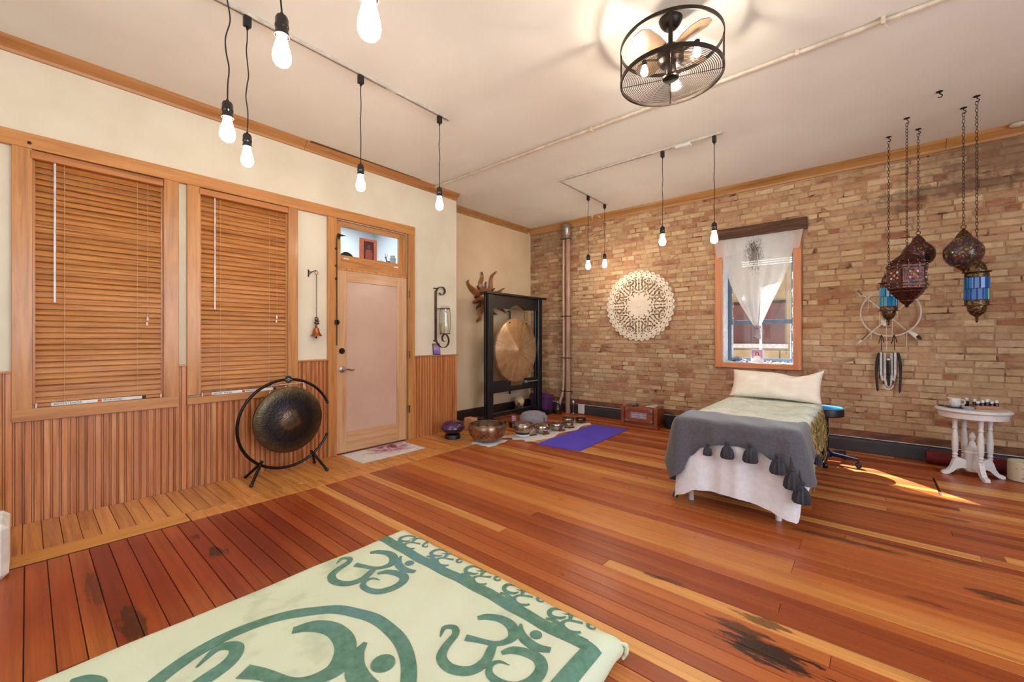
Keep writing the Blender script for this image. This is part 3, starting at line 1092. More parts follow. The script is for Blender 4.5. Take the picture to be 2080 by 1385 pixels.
order = sorted(range(len(bricks)), key=lambda i: -pix_area(bricks[i][0], bricks[i][1]))
single = set(order[:292])
variants = []
for k in range(10):
    v, f = brick_verts(1.0 * BW, BH, 0.012, R)
    me = MB().add(v, f).mesh('brick', smooth=0)
    me.materials.append(M['brick'])
    variants.append(me)
rest = MB()
for i, (bx, bz, w) in enumerate(bricks):
    dep = R.uniform(0.002, 0.009)
    if i in single:
        o = put('brick', R.choice(variants), M['brick'], wall_right, (bx - wrz[0], YB + 0.013 - wrz[1], bz - wrz[2]))
        o.scale = (w / BW, dep / 0.012, R.uniform(0.94, 1.03))
        o.rotation_euler = (0, R.uniform(-0.012, 0.012), 0)
    else:
        v, f = brick_verts(w, BH * R.uniform(0.95, 1.03), dep, R)
        rest.add([(p[0] + bx, p[1] + YB + 0.013, p[2] + bz) for p in v], f)
o = part('brick_courses', rest, M['brick'], wall_right, True, smooth=0)
o['kind'] = 'stuff'
# lintel and casing
M['lintel'] = wood('charred_lintel', (44, 28, 20), (84, 54, 36), (128, 92, 64), 0, 0.8, 0.02, across=22)
mb = MB().box(-1.60, -0.55, YB - 0.03, YB + 0.05, 2.548, 2.690, 0.008)
trim(mb, M['lintel'], 'dark weathered timber lintel over the small window')
M['orange_trim'] = wood('orange_casing', (190, 110, 62), (212, 136, 86), (222, 150, 102), 2, 0.4, 0.03)
M['orange_trim_x'] = wood('orange_casing_level', (190, 110, 62), (212, 136, 86), (222, 150, 102), 0, 0.4, 0.03)
yf = YB - 0.032
trim(MB().box(CAS[0], HO[0] + 0.004, yf, YB + 0.012, CAS[2], 2.547, 0.003), M['orange_trim'], 'left orange side casing of the small window')
trim(MB().box(HO[1] - 0.004, CAS[1], yf, YB + 0.012, CAS[2], 2.547, 0.003), M['orange_trim'], 'right orange side casing of the small window')
trim(MB().box(HO[0] + 0.0045, HO[1] - 0.0045, yf, YB + 0.012, CAS[2], HO[2] + 0.004, 0.003), M['orange_trim_x'], 'orange bottom casing of the small window')
w4 = thing('window_4', 'small double-hung window in the brick wall', 'window', ((HO[0] + HO[1]) / 2, YB + 0.2, HO[2]), kind=ST)
M['jamb_white'] = plain('jamb_white', (232, 234, 238), 0.5)
M['sash_blue'] = plain('sash_blue_grey', (92, 112, 134), 0.4, c2=(80, 98, 120), scale=6)
part('jamb', MB().box(HO[0], HO[0] + 0.014, YB + 0.012, YB + 0.24, HO[2], HO[3]).box(HO[1] - 0.014, HO[1], YB + 0.012, YB + 0.24, HO[2], HO[3]).box(HO[0], HO[1], YB + 0.012, YB + 0.24, HO[3] - 0.012, HO[3]), M['jamb_white'], w4, True)
part('window_sill', MB().box(HO[0] + 0.014, HO[1] - 0.014, YB + 0.004, YB + 0.30, HO[2] - 0.02, HO[2] + 0.012), M['jamb_white'], w4, True)
ys = YB + 0.245
part('window_frame', MB().box(HO[0] + 0.0, HO[0] + 0.055, ys, ys + 0.06, HO[2], HO[3]).box(HO[1] - 0.055, HO[1], ys, ys + 0.06, HO[2], HO[3]).box(HO[0] + 0.055, HO[1] - 0.055, ys, ys + 0.06, HO[2] + 0.012, HO[2] + 0.06).box(HO[0] + 0.055, HO[1] - 0.055, ys, ys + 0.06, 2.48, HO[3]), M['sash_blue'], w4, True)
mz = gy(1490, 655, ys).z
part('meeting_rail', MB().box(HO[0] + 0.055, HO[1] - 0.055, ys + 0.005, ys + 0.05, mz - 0.028, mz + 0.028, 0.003), M['sash_blue'], w4, True)
part('mullion', MB().box(-1.092, -1.064, ys + 0.01, ys + 0.045, HO[2] + 0.06, mz - 0.028), M['jamb_white'], w4, True)
part('bead', MB().box(HO[0] + 0.055, HO[0] + 0.07, ys + 0.012, ys + 0.04, HO[2] + 0.06, mz - 0.028).box(HO[1] - 0.07, HO[1] - 0.055, ys + 0.012, ys + 0.04, HO[2] + 0.06, mz - 0.028), M['jamb_white'], w4, True)
for (a, b, c, d) in ((HO[0] + 0.07, -1.092, HO[2] + 0.06, mz - 0.028), (-1.064, HO[1] - 0.07, HO[2] + 0.06, mz - 0.028), (HO[0] + 0.055, HO[1] - 0.055, mz + 0.028, 2.48)):
    part('pane', MB().box(a, b, ys + 0.024, ys + 0.029, c, d), M['glass'], w4, True)
# neighbouring building across the alley
nb = thing('neighbour_building', 'tan stone building with dark brown windows across the alley', 'building', (-2.0, 9.2, -1.0))
M['stone_tan'] = plain('alley_stone', (196, 178, 146), 0.9, c2=(170, 150, 118), scale=3)
M['brown_shutter'] = plain('brown_shutter', (122, 84, 78), 0.6, c2=(104, 70, 66), scale=3)
fa = lambda px, py: gy(px, py, 9.2)
part('wall', MB().box(-7.0, 5.0, 9.2, 9.5, -1.0, 3.9), M['stone_tan'], nb, True)
t_, b_ = fa(1530, 618).z, fa(1530, 696).z
for (p0, p1) in ((1480, 1526), (1552, 1594)):
    wn_ = part('window', MB().box(fa(p0 - 22, 650).x, fa(p1, 650).x, 9.15, 9.21, b_, t_), M['brown_shutter'], nb, True)
    part('lintel', MB().box(fa(p0 - 24, 650).x, fa(p1 + 2, 650).x, 9.13, 9.21, t_, t_ + 0.05), M['base_dark'], wn_, True)
part('sill_ledge', MB().box(fa(1450, 700).x, fa(1602, 700).x, 9.08, 9.21, b_ - 0.10, b_ - 0.02), M['jamb_white'], nb, True)
for k in range(7):
    for q in range(3):
        xx = fa(1440, 720).x + k * 0.42 + (q % 2) * 0.2
        part('stone', MB().box(xx, xx + 0.40, 9.17, 9.21, b_ - 0.14 - q * 0.18 - 0.165, b_ - 0.14 - q * 0.18, 0.006), M['stone_tan'], nb, True)

# ================================================================== ceiling fittings
# ---- surface conduit across the ceiling
M['conduit'] = plain('painted_conduit', (218, 202, 178), 0.5)
yc = 3.452
t = thing('ceiling_conduit', 'cream painted pipe running across the whole ceiling', 'pipe', (-0.6, yc, CE))
part('pipe', MB().tube([(XL, yc, CE - 0.016), (XR, yc, CE - 0.016)], 0.0145, 8), M['conduit'], t, True)
for px, py in ((1620, 103), (1201, 259), (960, 350)):
    x = gz(px, py, CE).x
    part('clip', MB().box(x - 0.012, x + 0.012, yc - 0.02, yc + 0.02, CE - 0.038, CE, 0.003), M['conduit'], t, True)
wx = gz(1812, 30, CE).x
t = thing('wire_loop', 'thin cream wire loop dangling from the ceiling pipe', 'wire', (wx, yc, CE - 0.03))
part('wire', MB().tube(smooth_path([(wx - 0.04, yc - 0.03, CE - 0.015), (wx - 0.035, yc - 0.03, CE - 0.05), (wx - 0.01, yc - 0.03, CE - 0.085), (wx + 0.025, yc - 0.03, CE - 0.06), (wx + 0.045, yc - 0.03, CE - 0.012)]), 0.0022, 5), M['conduit'], t, True)
part('clip', MB().box(wx - 0.052, wx - 0.03, yc - 0.036, yc - 0.016, CE - 0.05, CE, 0.002), M['conduit'], t, True)

# ---- lighting tracks
TX = -2.875


def track(name, p0, p1, slot, label):
    t = thing(name, label, 'light track', ((p0[0] + p1[0]) / 2, (p0[1] + p1[1]) / 2, CE))
    dx, dy = abs(p1[0] - p0[0]), abs(p1[1] - p0[1])
    w = 0.0175
    if dx > dy:
        part('rail', MB().box(p0[0], p1[0], p0[1] - w, p0[1] + w, CE - 0.02, CE - 0.0005, 0.002), M['track'], t, True)
        for a, b in slot:
            part('slot', MB().box(a, b, p0[1] - 0.004, p0[1] + 0.004, CE - 0.0207, CE - 0.019), M['track_slot'], t, True)
    else:
        part('rail', MB().box(p0[0] - w, p0[0] + w, p0[1], p1[1], CE - 0.02, CE - 0.0005, 0.002), M['track'], t, True)
        for a, b in slot:
            part('slot', MB().box(p0[0] - 0.004, p0[0] + 0.004, a, b, CE - 0.0207, CE - 0.019), M['track_slot'], t, True)
    return t


s1, s2 = gz(783, 175, CE).y, gz(802, 187, CE).y
track('light_track', (TX, 0.64), (TX, 2.48), [(0.67, s1), (s2, 2.47)], 'light track above the window wall with three pendants')
track('light_track', (TX + 0.02, 0.65), (-0.4, 0.65), [(TX + 0.05, -0.45)], 'light track above the foreground, mostly out of frame')
tt = track('light_track', (-2.96, 4.335), (-1.06, 4.335), [(-2.85, -1.75)], 'white light track with feed box between conduit and brick wall')
fx = gz(1388, 290, CE).x
part('feed_box', MB().box(fx - 0.075, fx + 0.075, 4.30, 4.37, CE - 0.045, CE - 0.02, 0.004), M['white_paint'], tt, True)
track('light_track', (-2.93, 4.356), (-2.93, 5.56), [(4.37, 5.55)], 'short dark-slotted light track running towards the pipe corner')

# ---- pendants
BULB = [(0.0, 0.0), (0.014, 0.0015), (0.024, 0.008), (0.031, 0.020), (0.0335, 0.036), (0.0315, 0.055), (0.0265, 0.075), (0.0215, 0.093), (0.0185, 0.108), (0.0175, 0.124)]
bulb_me = MB().lathe(BULB, n=20).mesh('bulb')
bulb_me.materials.append(M['bulb'])
SOCK = [(0.0245, 0.0), (0.0255, 0.004), (0.0255, 0.012), (0.0235, 0.016), (0.0235, 0.030), (0.0255, 0.034), (0.0255, 0.042), (0.024, 0.046), (0.024, 0.066), (0.019, 0.078), (0.008, 0.083), (0.006, 0.092), (0, 0.093)]
sock_me = MB().lathe(SOCK, n=20).mesh('socket')
sock_me.materials.append(plain('bakelite_socket', (40, 33, 28), 0.22, 0.35, c2=(30, 25, 22), spec=0.8))
PEND = [
    (-2.42, 0.65, 2.227, 'lit teardrop bulb pendant hanging lowest left, over the nearer blind'),
    (-1.743, 0.65, 2.313, 'lit teardrop bulb pendant with large dark socket at top left'),
    (-1.105, 0.65, 2.12, 'largest lit bulb pendant, cut off by the top edge'),
    (TX, 0.875, 2.296, 'lit bulb pendant with wavy cord left of the long crown joint'),
    (TX, 1.621, 2.347, 'lit bulb pendant hanging in front of the crown left of the door'),
    (TX, 2.371, 2.380, 'lit bulb pendant hanging near the wall corner right of the door'),
    (-2.93, 5.03, 2.200, 'lit bulb pendant by the brick wall pipe, left of a close pair'),
    (-2.93, 5.50, 2.283, 'lit bulb pendant above the white mandala, right of a close pair'),
    (-1.639, 4.335, 2.220, 'lit bulb pendant hanging between the mandala and the small window'),
    (-1.135, 4.335, 2.170, 'lit bulb pendant hanging beside the top of the small window'),
]
for k, (x, y, zb, lab) in enumerate(PEND):
    t = thing('pendant_light', lab, 'pendant light', (x, y, CE - 0.0208), group='bare bulb pendants')
    top = CE - 0.0208
    ad = MB().box(-0.016, 0.016, -0.020, 0.020, -0.062, 0.0, 0.003)
    if k >= 3 and k != 6 and k != 7:
        pass
    ad.lathe([(0.008, 0.0), (0.006, 0.014), (0.004, 0.016)], (0, 0, -0.078), 8)
    part('adapter', ad, M['black'], t)
    zs = zb + 0.118
    zc = zs + 0.090 - top
    n = 9
    amp = 0.010 if k in (0, 1, 3) else 0.004
    pts = [(0, 0, -0.07)]
    for i in range(1, n):
        f = i / n
        pts.append((amp * math.sin(i * 2.1 + k) * math.sin(PI * f), amp * math.cos(i * 1.7 + 2 * k) * math.sin(PI * f), -0.07 + (zc + 0.07) * f))
    pts.append((0, 0, zc))
    part('cord', MB().tube(smooth_path(pts, 4), 0.0034, 6), M['black'], t)
    so = put('socket', sock_me, None, t, (0, 0, zs - top))
    part('collar', MB().ring((0, 0, 0.001), 0.0262, 0.0016, n=20, m=5), M['steel'], so)
    put('bulb', bulb_me, None, t, (0, 0, zb - top))

# ---- caged ceiling fan
fx, fy = -0.935, 2.605
fan = thing('ceiling_fan', 'dark caged drum ceiling fan with three lit bulbs', 'ceiling fan', (fx, fy, CE))
RT, ZB, ZT = 0.303, 2.868 - CE, 3.072 - CE
part('canopy', MB().lathe([(0.0, -0.062), (0.028, -0.062), (0.045, -0.050), (0.062, -0.026), (0.070, -0.004), (0.070, -0.0005)], n=28), M['bronze'], fan)
part('downrod', MB().tube([(0, 0, -0.055), (0, 0, -0.17)], 0.014, 12), M['bronze'], fan)


def band(r, z0, z1, th=0.006, n=64):
    return MB().lathe([(r, z0), (r, z1), (r - th, z1), (r - th, z0), (r, z0)], n=n)


part('top_band', band(RT, ZT - 0.011, ZT + 0.011), M['bronze'], fan)
part('bottom_band', band(RT, ZB - 0.013, ZB + 0.013), M['bronze'], fan)
for k in range(4):
    a = math.radians(-70 + 90 * k)
    mt = Matrix.Rotation(a, 4, 'Z')
    part('cage_bar', MB().box(RT - 0.010, RT - 0.001, -0.010, 0.010, ZB, ZT, m=mt), M['bronze'], fan)
gw = MB()
for k in range(22):
    gw.ring((0, 0, ZB - 0.004), 0.060 + 0.0110 * k, 0.0021, n=56, m=4)
gr = part('grille', gw, M['bronze'], fan)
for k in range(4):
    a = math.radians(-70 + 90 * k)
    part('spoke', MB().tube([(0.04 * math.cos(a), 0.04 * math.sin(a), ZB - 0.002), ((RT - 0.004) * math.cos(a), (RT - 0.004) * math.sin(a), ZB - 0.002)], 0.0024, 5), M['bronze'], gr)
part('hub_cap', MB().lathe([(0.0, ZB - 0.018), (0.035, ZB - 0.016), (0.048, ZB - 0.008), (0.05, ZB + 0.004), (0.02, ZB + 0.02)], n=28), M['bronze'], fan)
part('motor', MB().lathe([(0.0, -0.285), (0.06, -0.28), (0.078, -0.26), (0.078, -0.20), (0.05, -0.17), (0.02, -0.165), (0, -0.165)], n=28).lathe([(0.03, ZB + 0.02), (0.034, ZB + 0.05), (0.03, -0.28)], n=20), M['bronze'], fan)
M['blade'] = plain('fan_blade_brown', (104, 82, 60), 0.4, c2=(84, 66, 50), scale=6)
for k in range(4):
    a = math.radians(66 + 90 * k)
    mt = Matrix.Rotation(a, 4, 'Z') @ Matrix.Translation((0, 0, -0.185)) @ Matrix.Rotation(0.24, 4, 'X')
    ol = [(0.06, -0.028), (0.13, -0.055), (0.21, -0.066), (0.265, -0.05), (0.285, -0.005), (0.27, 0.04), (0.22, 0.06), (0.13, 0.048), (0.06, 0.028)]
    part('blade', MB().prism(ol, -0.002, 0.002, lambda u, v, w: mt @ Vector((u, v, w))), M['blade'], fan)
FB = [(0.0, 0.0), (0.012, 0.002), (0.020, 0.010), (0.0225, 0.022), (0.020, 0.038), (0.013, 0.056), (0.012, 0.066)]
for px, py in ((1309, 147), (1416, 107), (1371, 168)):
    p = gz(px, py, 2.915)
    dx, dy = p.x - fx, p.y - fy
    bs = part('bulb_holder', MB().lathe([(0.014, 0), (0.016, 0.03), (0.012, 0.034)], (dx, dy, 2.955 - CE), 12).tube([(dx, dy, 2.985 - CE), (dx * 0.2, dy * 0.2, 2.985 - CE)], 0.008, 8), M['bronze'], fan)
    part('bulb', MB().lathe(FB, (dx, dy, 2.892 - CE), 16), M['fan_bulb'], bs)
# ---- small white bits on the crown
px_, py_ = 1205, 442
p = gy(1203, 440, YB - 0.09)
solo('crown_clip', MB().tube([(p.x, p.y, p.z - 0.045), (p.x, p.y, p.z), (p.x - 0.018, p.y, p.z + 0.02)], 0.006, 6).tube([(p.x, p.y, p.z), (p.x + 0.018, p.y, p.z + 0.018)], 0.006, 6), M['white_paint'], 'small white forked clip on the crown by the pipe', 'clip')
p = gy(1217, 440, YB - 0.09)
solo('crown_clip', MB().tube([(p.x + 0.02, p.y, p.z - 0.02), (p.x - 0.015, p.y, p.z + 0.02)], 0.008, 6), M['white_paint'], 'small white slanted peg on the crown right of the forked clip', 'clip')
p = gy(2068, 257, YB - 0.12)
solo('ceiling_boss', MB().blob((p.x, p.y, CE - 0.024), 0.055, 0.045, 0.024, 16, 8), M['conduit'], 'rounded cream boss at the far right end of the crown', 'boss')

# ================================================================== brick wall things
# ---- vertical pipes by the corner
pw = thing('wall_pipe', 'pair of tall painted pipes standing in the brick corner', 'pipe', (-3.86, 5.93, 0))
M['pipe_pink'] = plain('pipe_pinkish_paint', (176, 138, 114), 0.45, c2=(158, 120, 98), scale=6)
M['pipe_light'] = plain('pipe_light_paint', (206, 178, 152), 0.45, c2=(190, 160, 134), scale=6)
part('main_pipe', MB().tube([(-3.845, 5.935, 0), (-3.845, 5.935, CE - 0.1)], 0.042, 14), M['pipe_pink'], pw, True)
part('thin_pipe', MB().tube(smooth_path([(-4.03, 5.90, 0.0), (-3.99, 5.92, 0.18), (-3.935, 5.93, 0.42), (-3.925, 5.93, 1.2), (-3.93, 5.93, 2.2), (-3.92, 5.93, CE - 0.1)]), 0.022, 10), M['pipe_light'], pw, True)
part('sleeve', MB().lathe([(0.062, 0), (0.070, 0.01), (0.068, 0.05), (0.058, 0.06), (0.064, 0.12), (0.072, 0.16), (0.075, 0.22), (0.07, 0.232)], (-3.87, 5.935, CE - 0.30), 16), M['steel'], pw, True)
for z in (0.36, 0.92, 1.62, CE - 0.31):
    part('strap', MB().tube([(-3.97, 5.905, z), (-3.86, 5.885, z), (-3.79, 5.905, z), (-3.78, 5.95, z)], 0.006, 5), M['bronze'], pw, True)

# ---- carved mandala
mc = (-2.625, 1.742)
RM = 0.535
import numpy as np
NL = 36
HOLES = []


def leaf(r, a, ln, wd, tilt=0.0, n=8):
    HOLES.append((r * math.cos(a), r * math.sin(a), ln * 0.58, wd * 0.80, a + tilt))


for i in range(NL):
    a = 2 * PI * (i + 0.5) / NL
    for sgn in (-1, 1):
        leaf(RM * 0.935, a + sgn * 0.028, 0.022, 0.008, sgn * 0.75, 6)
    leaf(RM * 0.868, a, 0.017, 0.017, 0, 7)
for i in range(24):
    a = 2 * PI * (i + 0.5) / 24
    leaf(RM * 0.795, a, 0.058, 0.010, PI / 2, 8)
for i in range(8):
    a0 = 2 * PI * i / 8
    for (rr, da, ln, wd, tl) in ((0.715, 0.0, 0.05, 0.013, 0), (0.62, 0.0, 0.03, 0.02, 0), (0.52, 0.0, 0.06, 0.012, 0), (0.44, 0.0, 0.03, 0.016, PI / 2),
                                 (0.73, 0.12, 0.05, 0.014, 0.6), (0.66, 0.14, 0.055, 0.016, 0.3), (0.57, 0.16, 0.06, 0.018, -0.4), (0.48, 0.20, 0.05, 0.016, 0.7),
                                 (0.735, 0.24, 0.05, 0.012, 1.0), (0.66, 0.27, 0.045, 0.020, -0.9), (0.57, 0.31, 0.05, 0.016, 0.5), (0.72, 0.36, 0.04, 0.012, 0.2), (0.635, 0.37, 0.03, 0.018, 0),
                                 (0.415, 0.39, 0.05, 0.012, PI / 2 - 0.3), (0.50, 0.36, 0.04, 0.012, 0.0)):
        for sg in ((-1, 1) if da else (1,)):
            leaf(RM * rr, a0 + sg * da, ln, wd, sg * tl, 7)
for i in range(12):
    leaf(RM * 0.325, 2 * PI * i / 12, 0.034, 0.010, 0, 7)
for i in range(16):
    leaf(RM * 0.375, 2 * PI * (i + 0.5) / 16, 0.040, 0.009, PI / 2, 7)
nr, na = 84, 504
rho = (np.arange(nr) + 0.5) / nr
ang = 2 * PI * (np.arange(na) + 0.5) / na
ph = (ang * NL / (2 * PI)) % 1.0
rmax = RM * (0.945 + 0.055 * np.sin((1 - np.abs(ph * 2 - 1)) * PI / 2) ** 1.3)
scal = lambda q, rm: RM * q + (rm - RM) * np.clip((q - 0.85) / 0.15, 0, 1)
rr_ = scal(rho[:, None], rmax[None, :])
X_, Y_ = rr_ * np.cos(ang), rr_ * np.sin(ang)
keep = np.ones((nr, na), bool)
for (hx_, hy_, la, lb, tl) in HOLES:
    u_ = (X_ - hx_) * math.cos(tl) + (Y_ - hy_) * math.sin(tl)
    v_ = -(X_ - hx_) * math.sin(tl) + (Y_ - hy_) * math.cos(tl)
    keep &= (u_ / la) ** 2 + (v_ / lb) ** 2 > 1.0
mm_ = MB()
ae = 2 * PI * np.arange(na) / na
pe = (ae * NL / (2 * PI)) % 1.0
re_ = RM * (0.945 + 0.055 * np.sin((1 - np.abs(pe * 2 - 1)) * PI / 2) ** 1.3)
for w_ in (-0.007, 0.007):
    for i in range(nr + 1):
        q = scal(i / nr, re_)
        for j in range(na):
            mm_.v.append((float(q[j] * math.cos(ae[j])), w_, float(q[j] * math.sin(ae[j]))))
off_ = (nr + 1) * na
for i in range(nr):
    for j in range(na):
        if not keep[i, j]:
            continue
        j2 = (j + 1) % na
        a_, b_, c_, d_ = i * na + j, i * na + j2, (i + 1) * na + j2, (i + 1) * na + j
        mm_.f.append((a_, b_, c_, d_))
        if i == nr - 1 or not keep[i + 1, j]:
            mm_.f.append((d_, c_, c_ + off_, d_ + off_))
        if i > 0 and not keep[i - 1, j]:
            mm_.f.append((b_, a_, a_ + off_, b_ + off_))
        if not keep[i, j2]:
            mm_.f.append((c_, b_, b_ + off_, c_ + off_))
        if not keep[i, (j - 1) % na]:
            mm_.f.append((a_, d_, d_ + off_, a_ + off_))
me = bpy.data.meshes.new('wall_mandala')
me.from_pydata(mm_.v, [], mm_.f)
M['mandala'] = plain('mandala_cream_paint', (240, 224, 200), 0.6, c2=(232, 214, 190), scale=6)
md = put('wall_mandala', me, M['mandala'], None, (mc[0], YB - 0.016, mc[1]))
tag(md, 'large round cream carved lattice mandala on the brick wall', 'wall art')
mk = MB().tube([(0.022 * math.cos(a), -0.0085, 0.022 * math.sin(a) - 0.01) for a in [PI + PI * i / 10 for i in range(11)]], 0.003, 4)
part('centre_mark', mk, M['mandala'], md)

# ---- dreamcatcher hoop with breastplate
dc = thing('hoop_wall_hanging', 'white hoop hanging with crossed sticks, feathers and beaded breastplate', 'wall hanging', (0.17, YB - 0.03, 0.70))
M['sinew'] = plain('white_wrap', (226, 212, 200), 0.7, c2=(206, 188, 174), scale=60)
M['stick'] = plain('stick_brown', (120, 84, 60), 0.7, c2=(196, 168, 146), scale=14, lo=0.4, hi=0.5)
M['hair'] = plain('dark_hair', (46, 34, 30), 0.7, c2=(30, 22, 20), scale=60, stretch=(1, 1, 0.1))
M['bone'] = plain('bone_white', (226, 222, 216), 0.5, c2=(206, 200, 192), scale=30)
yd = YB - 0.035
hx, hz = 0.172, 1.522
part('hoop', MB().ring((hx, yd, hz), 0.238, 0.0075, (0, 1, 0), 48, 8, ry=0.25), M['sinew'], dc, True)


def bp(px, py):
    return gy(px, py, yd - 0.012)


for a, b in (((1740, 588), (1862, 688)), ((1748, 694), (1862, 598))):
    part('stick', MB().tube([bp(*a), bp(*b)], 0.0065, 7), M['sinew'], dc, True)
for a, b in (((1742, 590), (1752, 599)), ((1752, 690), (1766, 675)), ((1832, 664), (1842, 672))):
    part('stick_wrap', MB().tube([bp(*a), bp(*b)], 0.0085, 7), M['stick'], dc, True)


def feather(p0, p1, w, mats, parent):
    p0, p1 = Vector(p0), Vector(p1)
    d = (p1 - p0)
    sd = Vector((-d.z, 0, d.x)).normalized()
    o1 = [(0, 0), (0.2, 0.7), (0.55, 1.0), (0.6, 0.95), (0.6, -0.8), (0.55, -0.85), (0.2, -0.6)]
    o2 = [(0.6, 0.95), (0.85, 0.7), (1.0, 0.0), (0.85, -0.6), (0.6, -0.8)]
    for ol, mm, nm in ((o1, mats[0], 'feather_vane'), (o2, mats[1], 'feather_tip')):
        part(nm, MB().prism(ol, -0.0015, 0.0015, lambda u, v, w_: p0 + d * u + sd * (v * w) + Vector((0, w_, 0))), mm, parent, True)


feather(bp(1845, 672), bp(1873, 690), 0.022, (M['bone'], M['hair']), dc)
feather(bp(1762, 680), bp(1742, 698), 0.012, (M['hair'], M['bone']), dc)
feather(bp(1790, 648), bp(1798, 662), 0.022, (M['bone'], M['bone']), dc)
for px, y0, y1 in ((1764, 606, 632), (1787, 632, 664), (1813, 645, 680), (1770, 672, 690), (1842, 672, 704), (1801, 660, 684), (1824, 625, 645)):
    part('thong', MB().tube([bp(px, y0), bp(px - 1, y1)], 0.0028, 5), M['sinew'], dc, True)
for px in (1790, 1816):
    part('tie', MB().tube(smooth_path([bp(px, 680), bp(px - 3, 690), bp(px - 5, 698)]), 0.004, 5).tube([bp(px, 680), bp(px + 1, 712)], 0.0035, 5).tube(smooth_path([bp(px, 680), bp(px + 4, 688), bp(px + 5, 696)]), 0.004, 5), M['hair'], dc, True)
part('centre_thong', MB().tube([bp(1801, 682), bp(1801, 712)], 0.003, 5).blob(bp(1801, 696), 0.008, 0.006, 0.010, 8, 6), M['sinew'], dc, True)
cols = [(1789.5, 717, 772), (1797, 719, 782), (1811, 719, 782), (1818.5, 717, 772)]
for (px, y0, y1) in cols:
    mbx = MB()
    n = 24
    for i in range(n):
        yy = y0 + (y1 - y0) * i / (n - 1)
        sh = 0
        if i > n - 6:
            sh = (i - (n - 6)) * (0.7 if px < 1804 else -0.7)
        p = bp(px + sh, yy)
        mbx.tube([p + Vector((-0.010, 0, 0.003)), p + Vector((0.010, 0, -0.003))], 0.0062, 6)
    part('bead_column', mbx, M['bone'], dc, True)
for px, y0, y1 in ((1785.5, 716, 768), (1793.3, 716, 780), (1814.8, 716, 780), (1822.5, 716, 768)):
    part('leather_strip', MB().tube([bp(px, y0), bp(px + (1 if px < 1804 else -1), y1)], 0.005, 5), M['hair'], dc, True)
part('bottom_beads', MB().tube(smooth_path([bp(1795, 783), bp(1799, 789), bp(1805, 791), bp(1811, 788), bp(1815, 782)]), 0.006, 6), M['bone'], dc, True)
part('hair_lock', MB().tube(smooth_path([bp(1786, 716), bp(1781, 735), bp(1780, 765), bp(1783, 795)]), [0.006] + [0.014] * 12 + [0.011] * 11 + [0.003], 7), M['hair'], dc, True)
part('hair_lock', MB().tube(smooth_path([bp(1823, 716), bp(1828, 735), bp(1829, 765), bp(1827, 798)]), [0.006] + [0.014] * 12 + [0.011] * 11 + [0.003], 7), M['hair'], dc, True)
part('tail_tuft', MB().tube(smooth_path([bp(1805, 728), bp(1806, 748), bp(1806, 765), bp(1805, 784)]), [0.010] + [0.018] * 14 + [0.012] * 9 + [0.002], 8), M['black'], dc, True)
part('medallion', MB().blob(bp(1804, 730) + Vector((0, -0.014, 0)), 0.016, 0.008, 0.020, 10, 6), M['steel'], dc, True)

# ---- lanterns on chains
link_me = MB().ring((0, 0, 0), 0.0085, 0.0021, (0, 1, 0), 12, 5, ry=0.0165).mesh('link')
M['chain'] = plain('chain_bronze', (58, 44, 36), 0.45, 0.6)
link_me.materials.append(M['chain'])


def chain(t, top, bot):
    """top and bot are heights relative to the thing; every link is a piece of its own"""
    hk = part('ceiling_hook', MB().lathe([(0.022, -0.0005), (0.020, -0.005), (0.006, -0.008), (0.004, -0.012)], (0, 0, top), 12).tube(smooth_path([(0, 0, top - 0.008), (0.004, 0, top - 0.022), (0.015, 0, top - 0.034), (0.008, 0, top - 0.048), (-0.006, 0, top - 0.044)]), 0.0032, 6), M['black_metal'], t)
    ch = part('chain', MB().ring((0, 0, top - 0.058), 0.0085, 0.0021, (0, 1, 0), 12, 5, ry=0.0165), M['chain'], t)
    z = top - 0.058 - 0.029
    i = 1
    while z > bot + 0.012:
        put('link', link_me, None, ch, (0, 0, z)).rotation_euler = (0, 0, (PI / 2 if i % 2 else 0) + 0.35 + R.uniform(-0.2, 0.2))
        z -= 0.029
        i += 1
    return ch


M['lant_brass'] = plain('lantern_brass', (120, 92, 58), 0.35, 0.75, c2=(52, 38, 26), scale=70, bump=0.5, lo=0.42, hi=0.58)
M['lant_dark'] = plain('lantern_dark_copper', (92, 44, 34), 0.35, 0.6, c2=(40, 22, 18), scale=60, bump=0.4, lo=0.42, hi=0.6)


def mosaic(name, c_bg, cs, scale, rough=0.18):
    s = NT(name)
    v = s.n('ShaderNodeTexVoronoi')
    v.inputs['Scale'].default_value = scale
    s.l(s.obj(), v.inputs['Vector'])
    e = s.n('ShaderNodeTexVoronoi', feature='DISTANCE_TO_EDGE')
    e.inputs['Scale'].default_value = scale
    s.l(s.obj(), e.inputs['Vector'])
    sep = s.n('ShaderNodeSeparateColor')
    s.l(v.outputs['Color'], sep.inputs[0])
    k = len(cs)
    col = s.ramp(sep.outputs[0], [(i / k, c) for i, c in enumerate(cs)], 'CONSTANT')
    edge = s.ramp(e.outputs[0], [(0.10, (0, 0, 0)), (0.18, (1, 1, 1))])
    col = s.mix(edge, lin(c_bg), col)
    s.bump(edge, 0.6, 0.004)
    return s.fin(col, rough, 0.15, 0.6)


M['mosaic_red'] = mosaic('ruby_mosaic', (50, 30, 24), [(96, 26, 24), (128, 40, 34), (70, 20, 22), (150, 96, 50), (84, 84, 96), (110, 30, 40)], 46)
M['mosaic_violet'] = mosaic('multicolour_mosaic', (70, 52, 38), [(110, 34, 30), (86, 84, 110), (150, 110, 66), (70, 24, 26), (120, 60, 44), (96, 96, 90), (60, 40, 80)], 42)


def blue_glass(name, a, b):
    s = NT(name)
    r = s.rnd()
    col = s.ramp(r, [(0.0, a), (0.7, b), (1.0, (96, 130, 70))])
    return s.fin(col, 0.16, 0.0, 0.6)


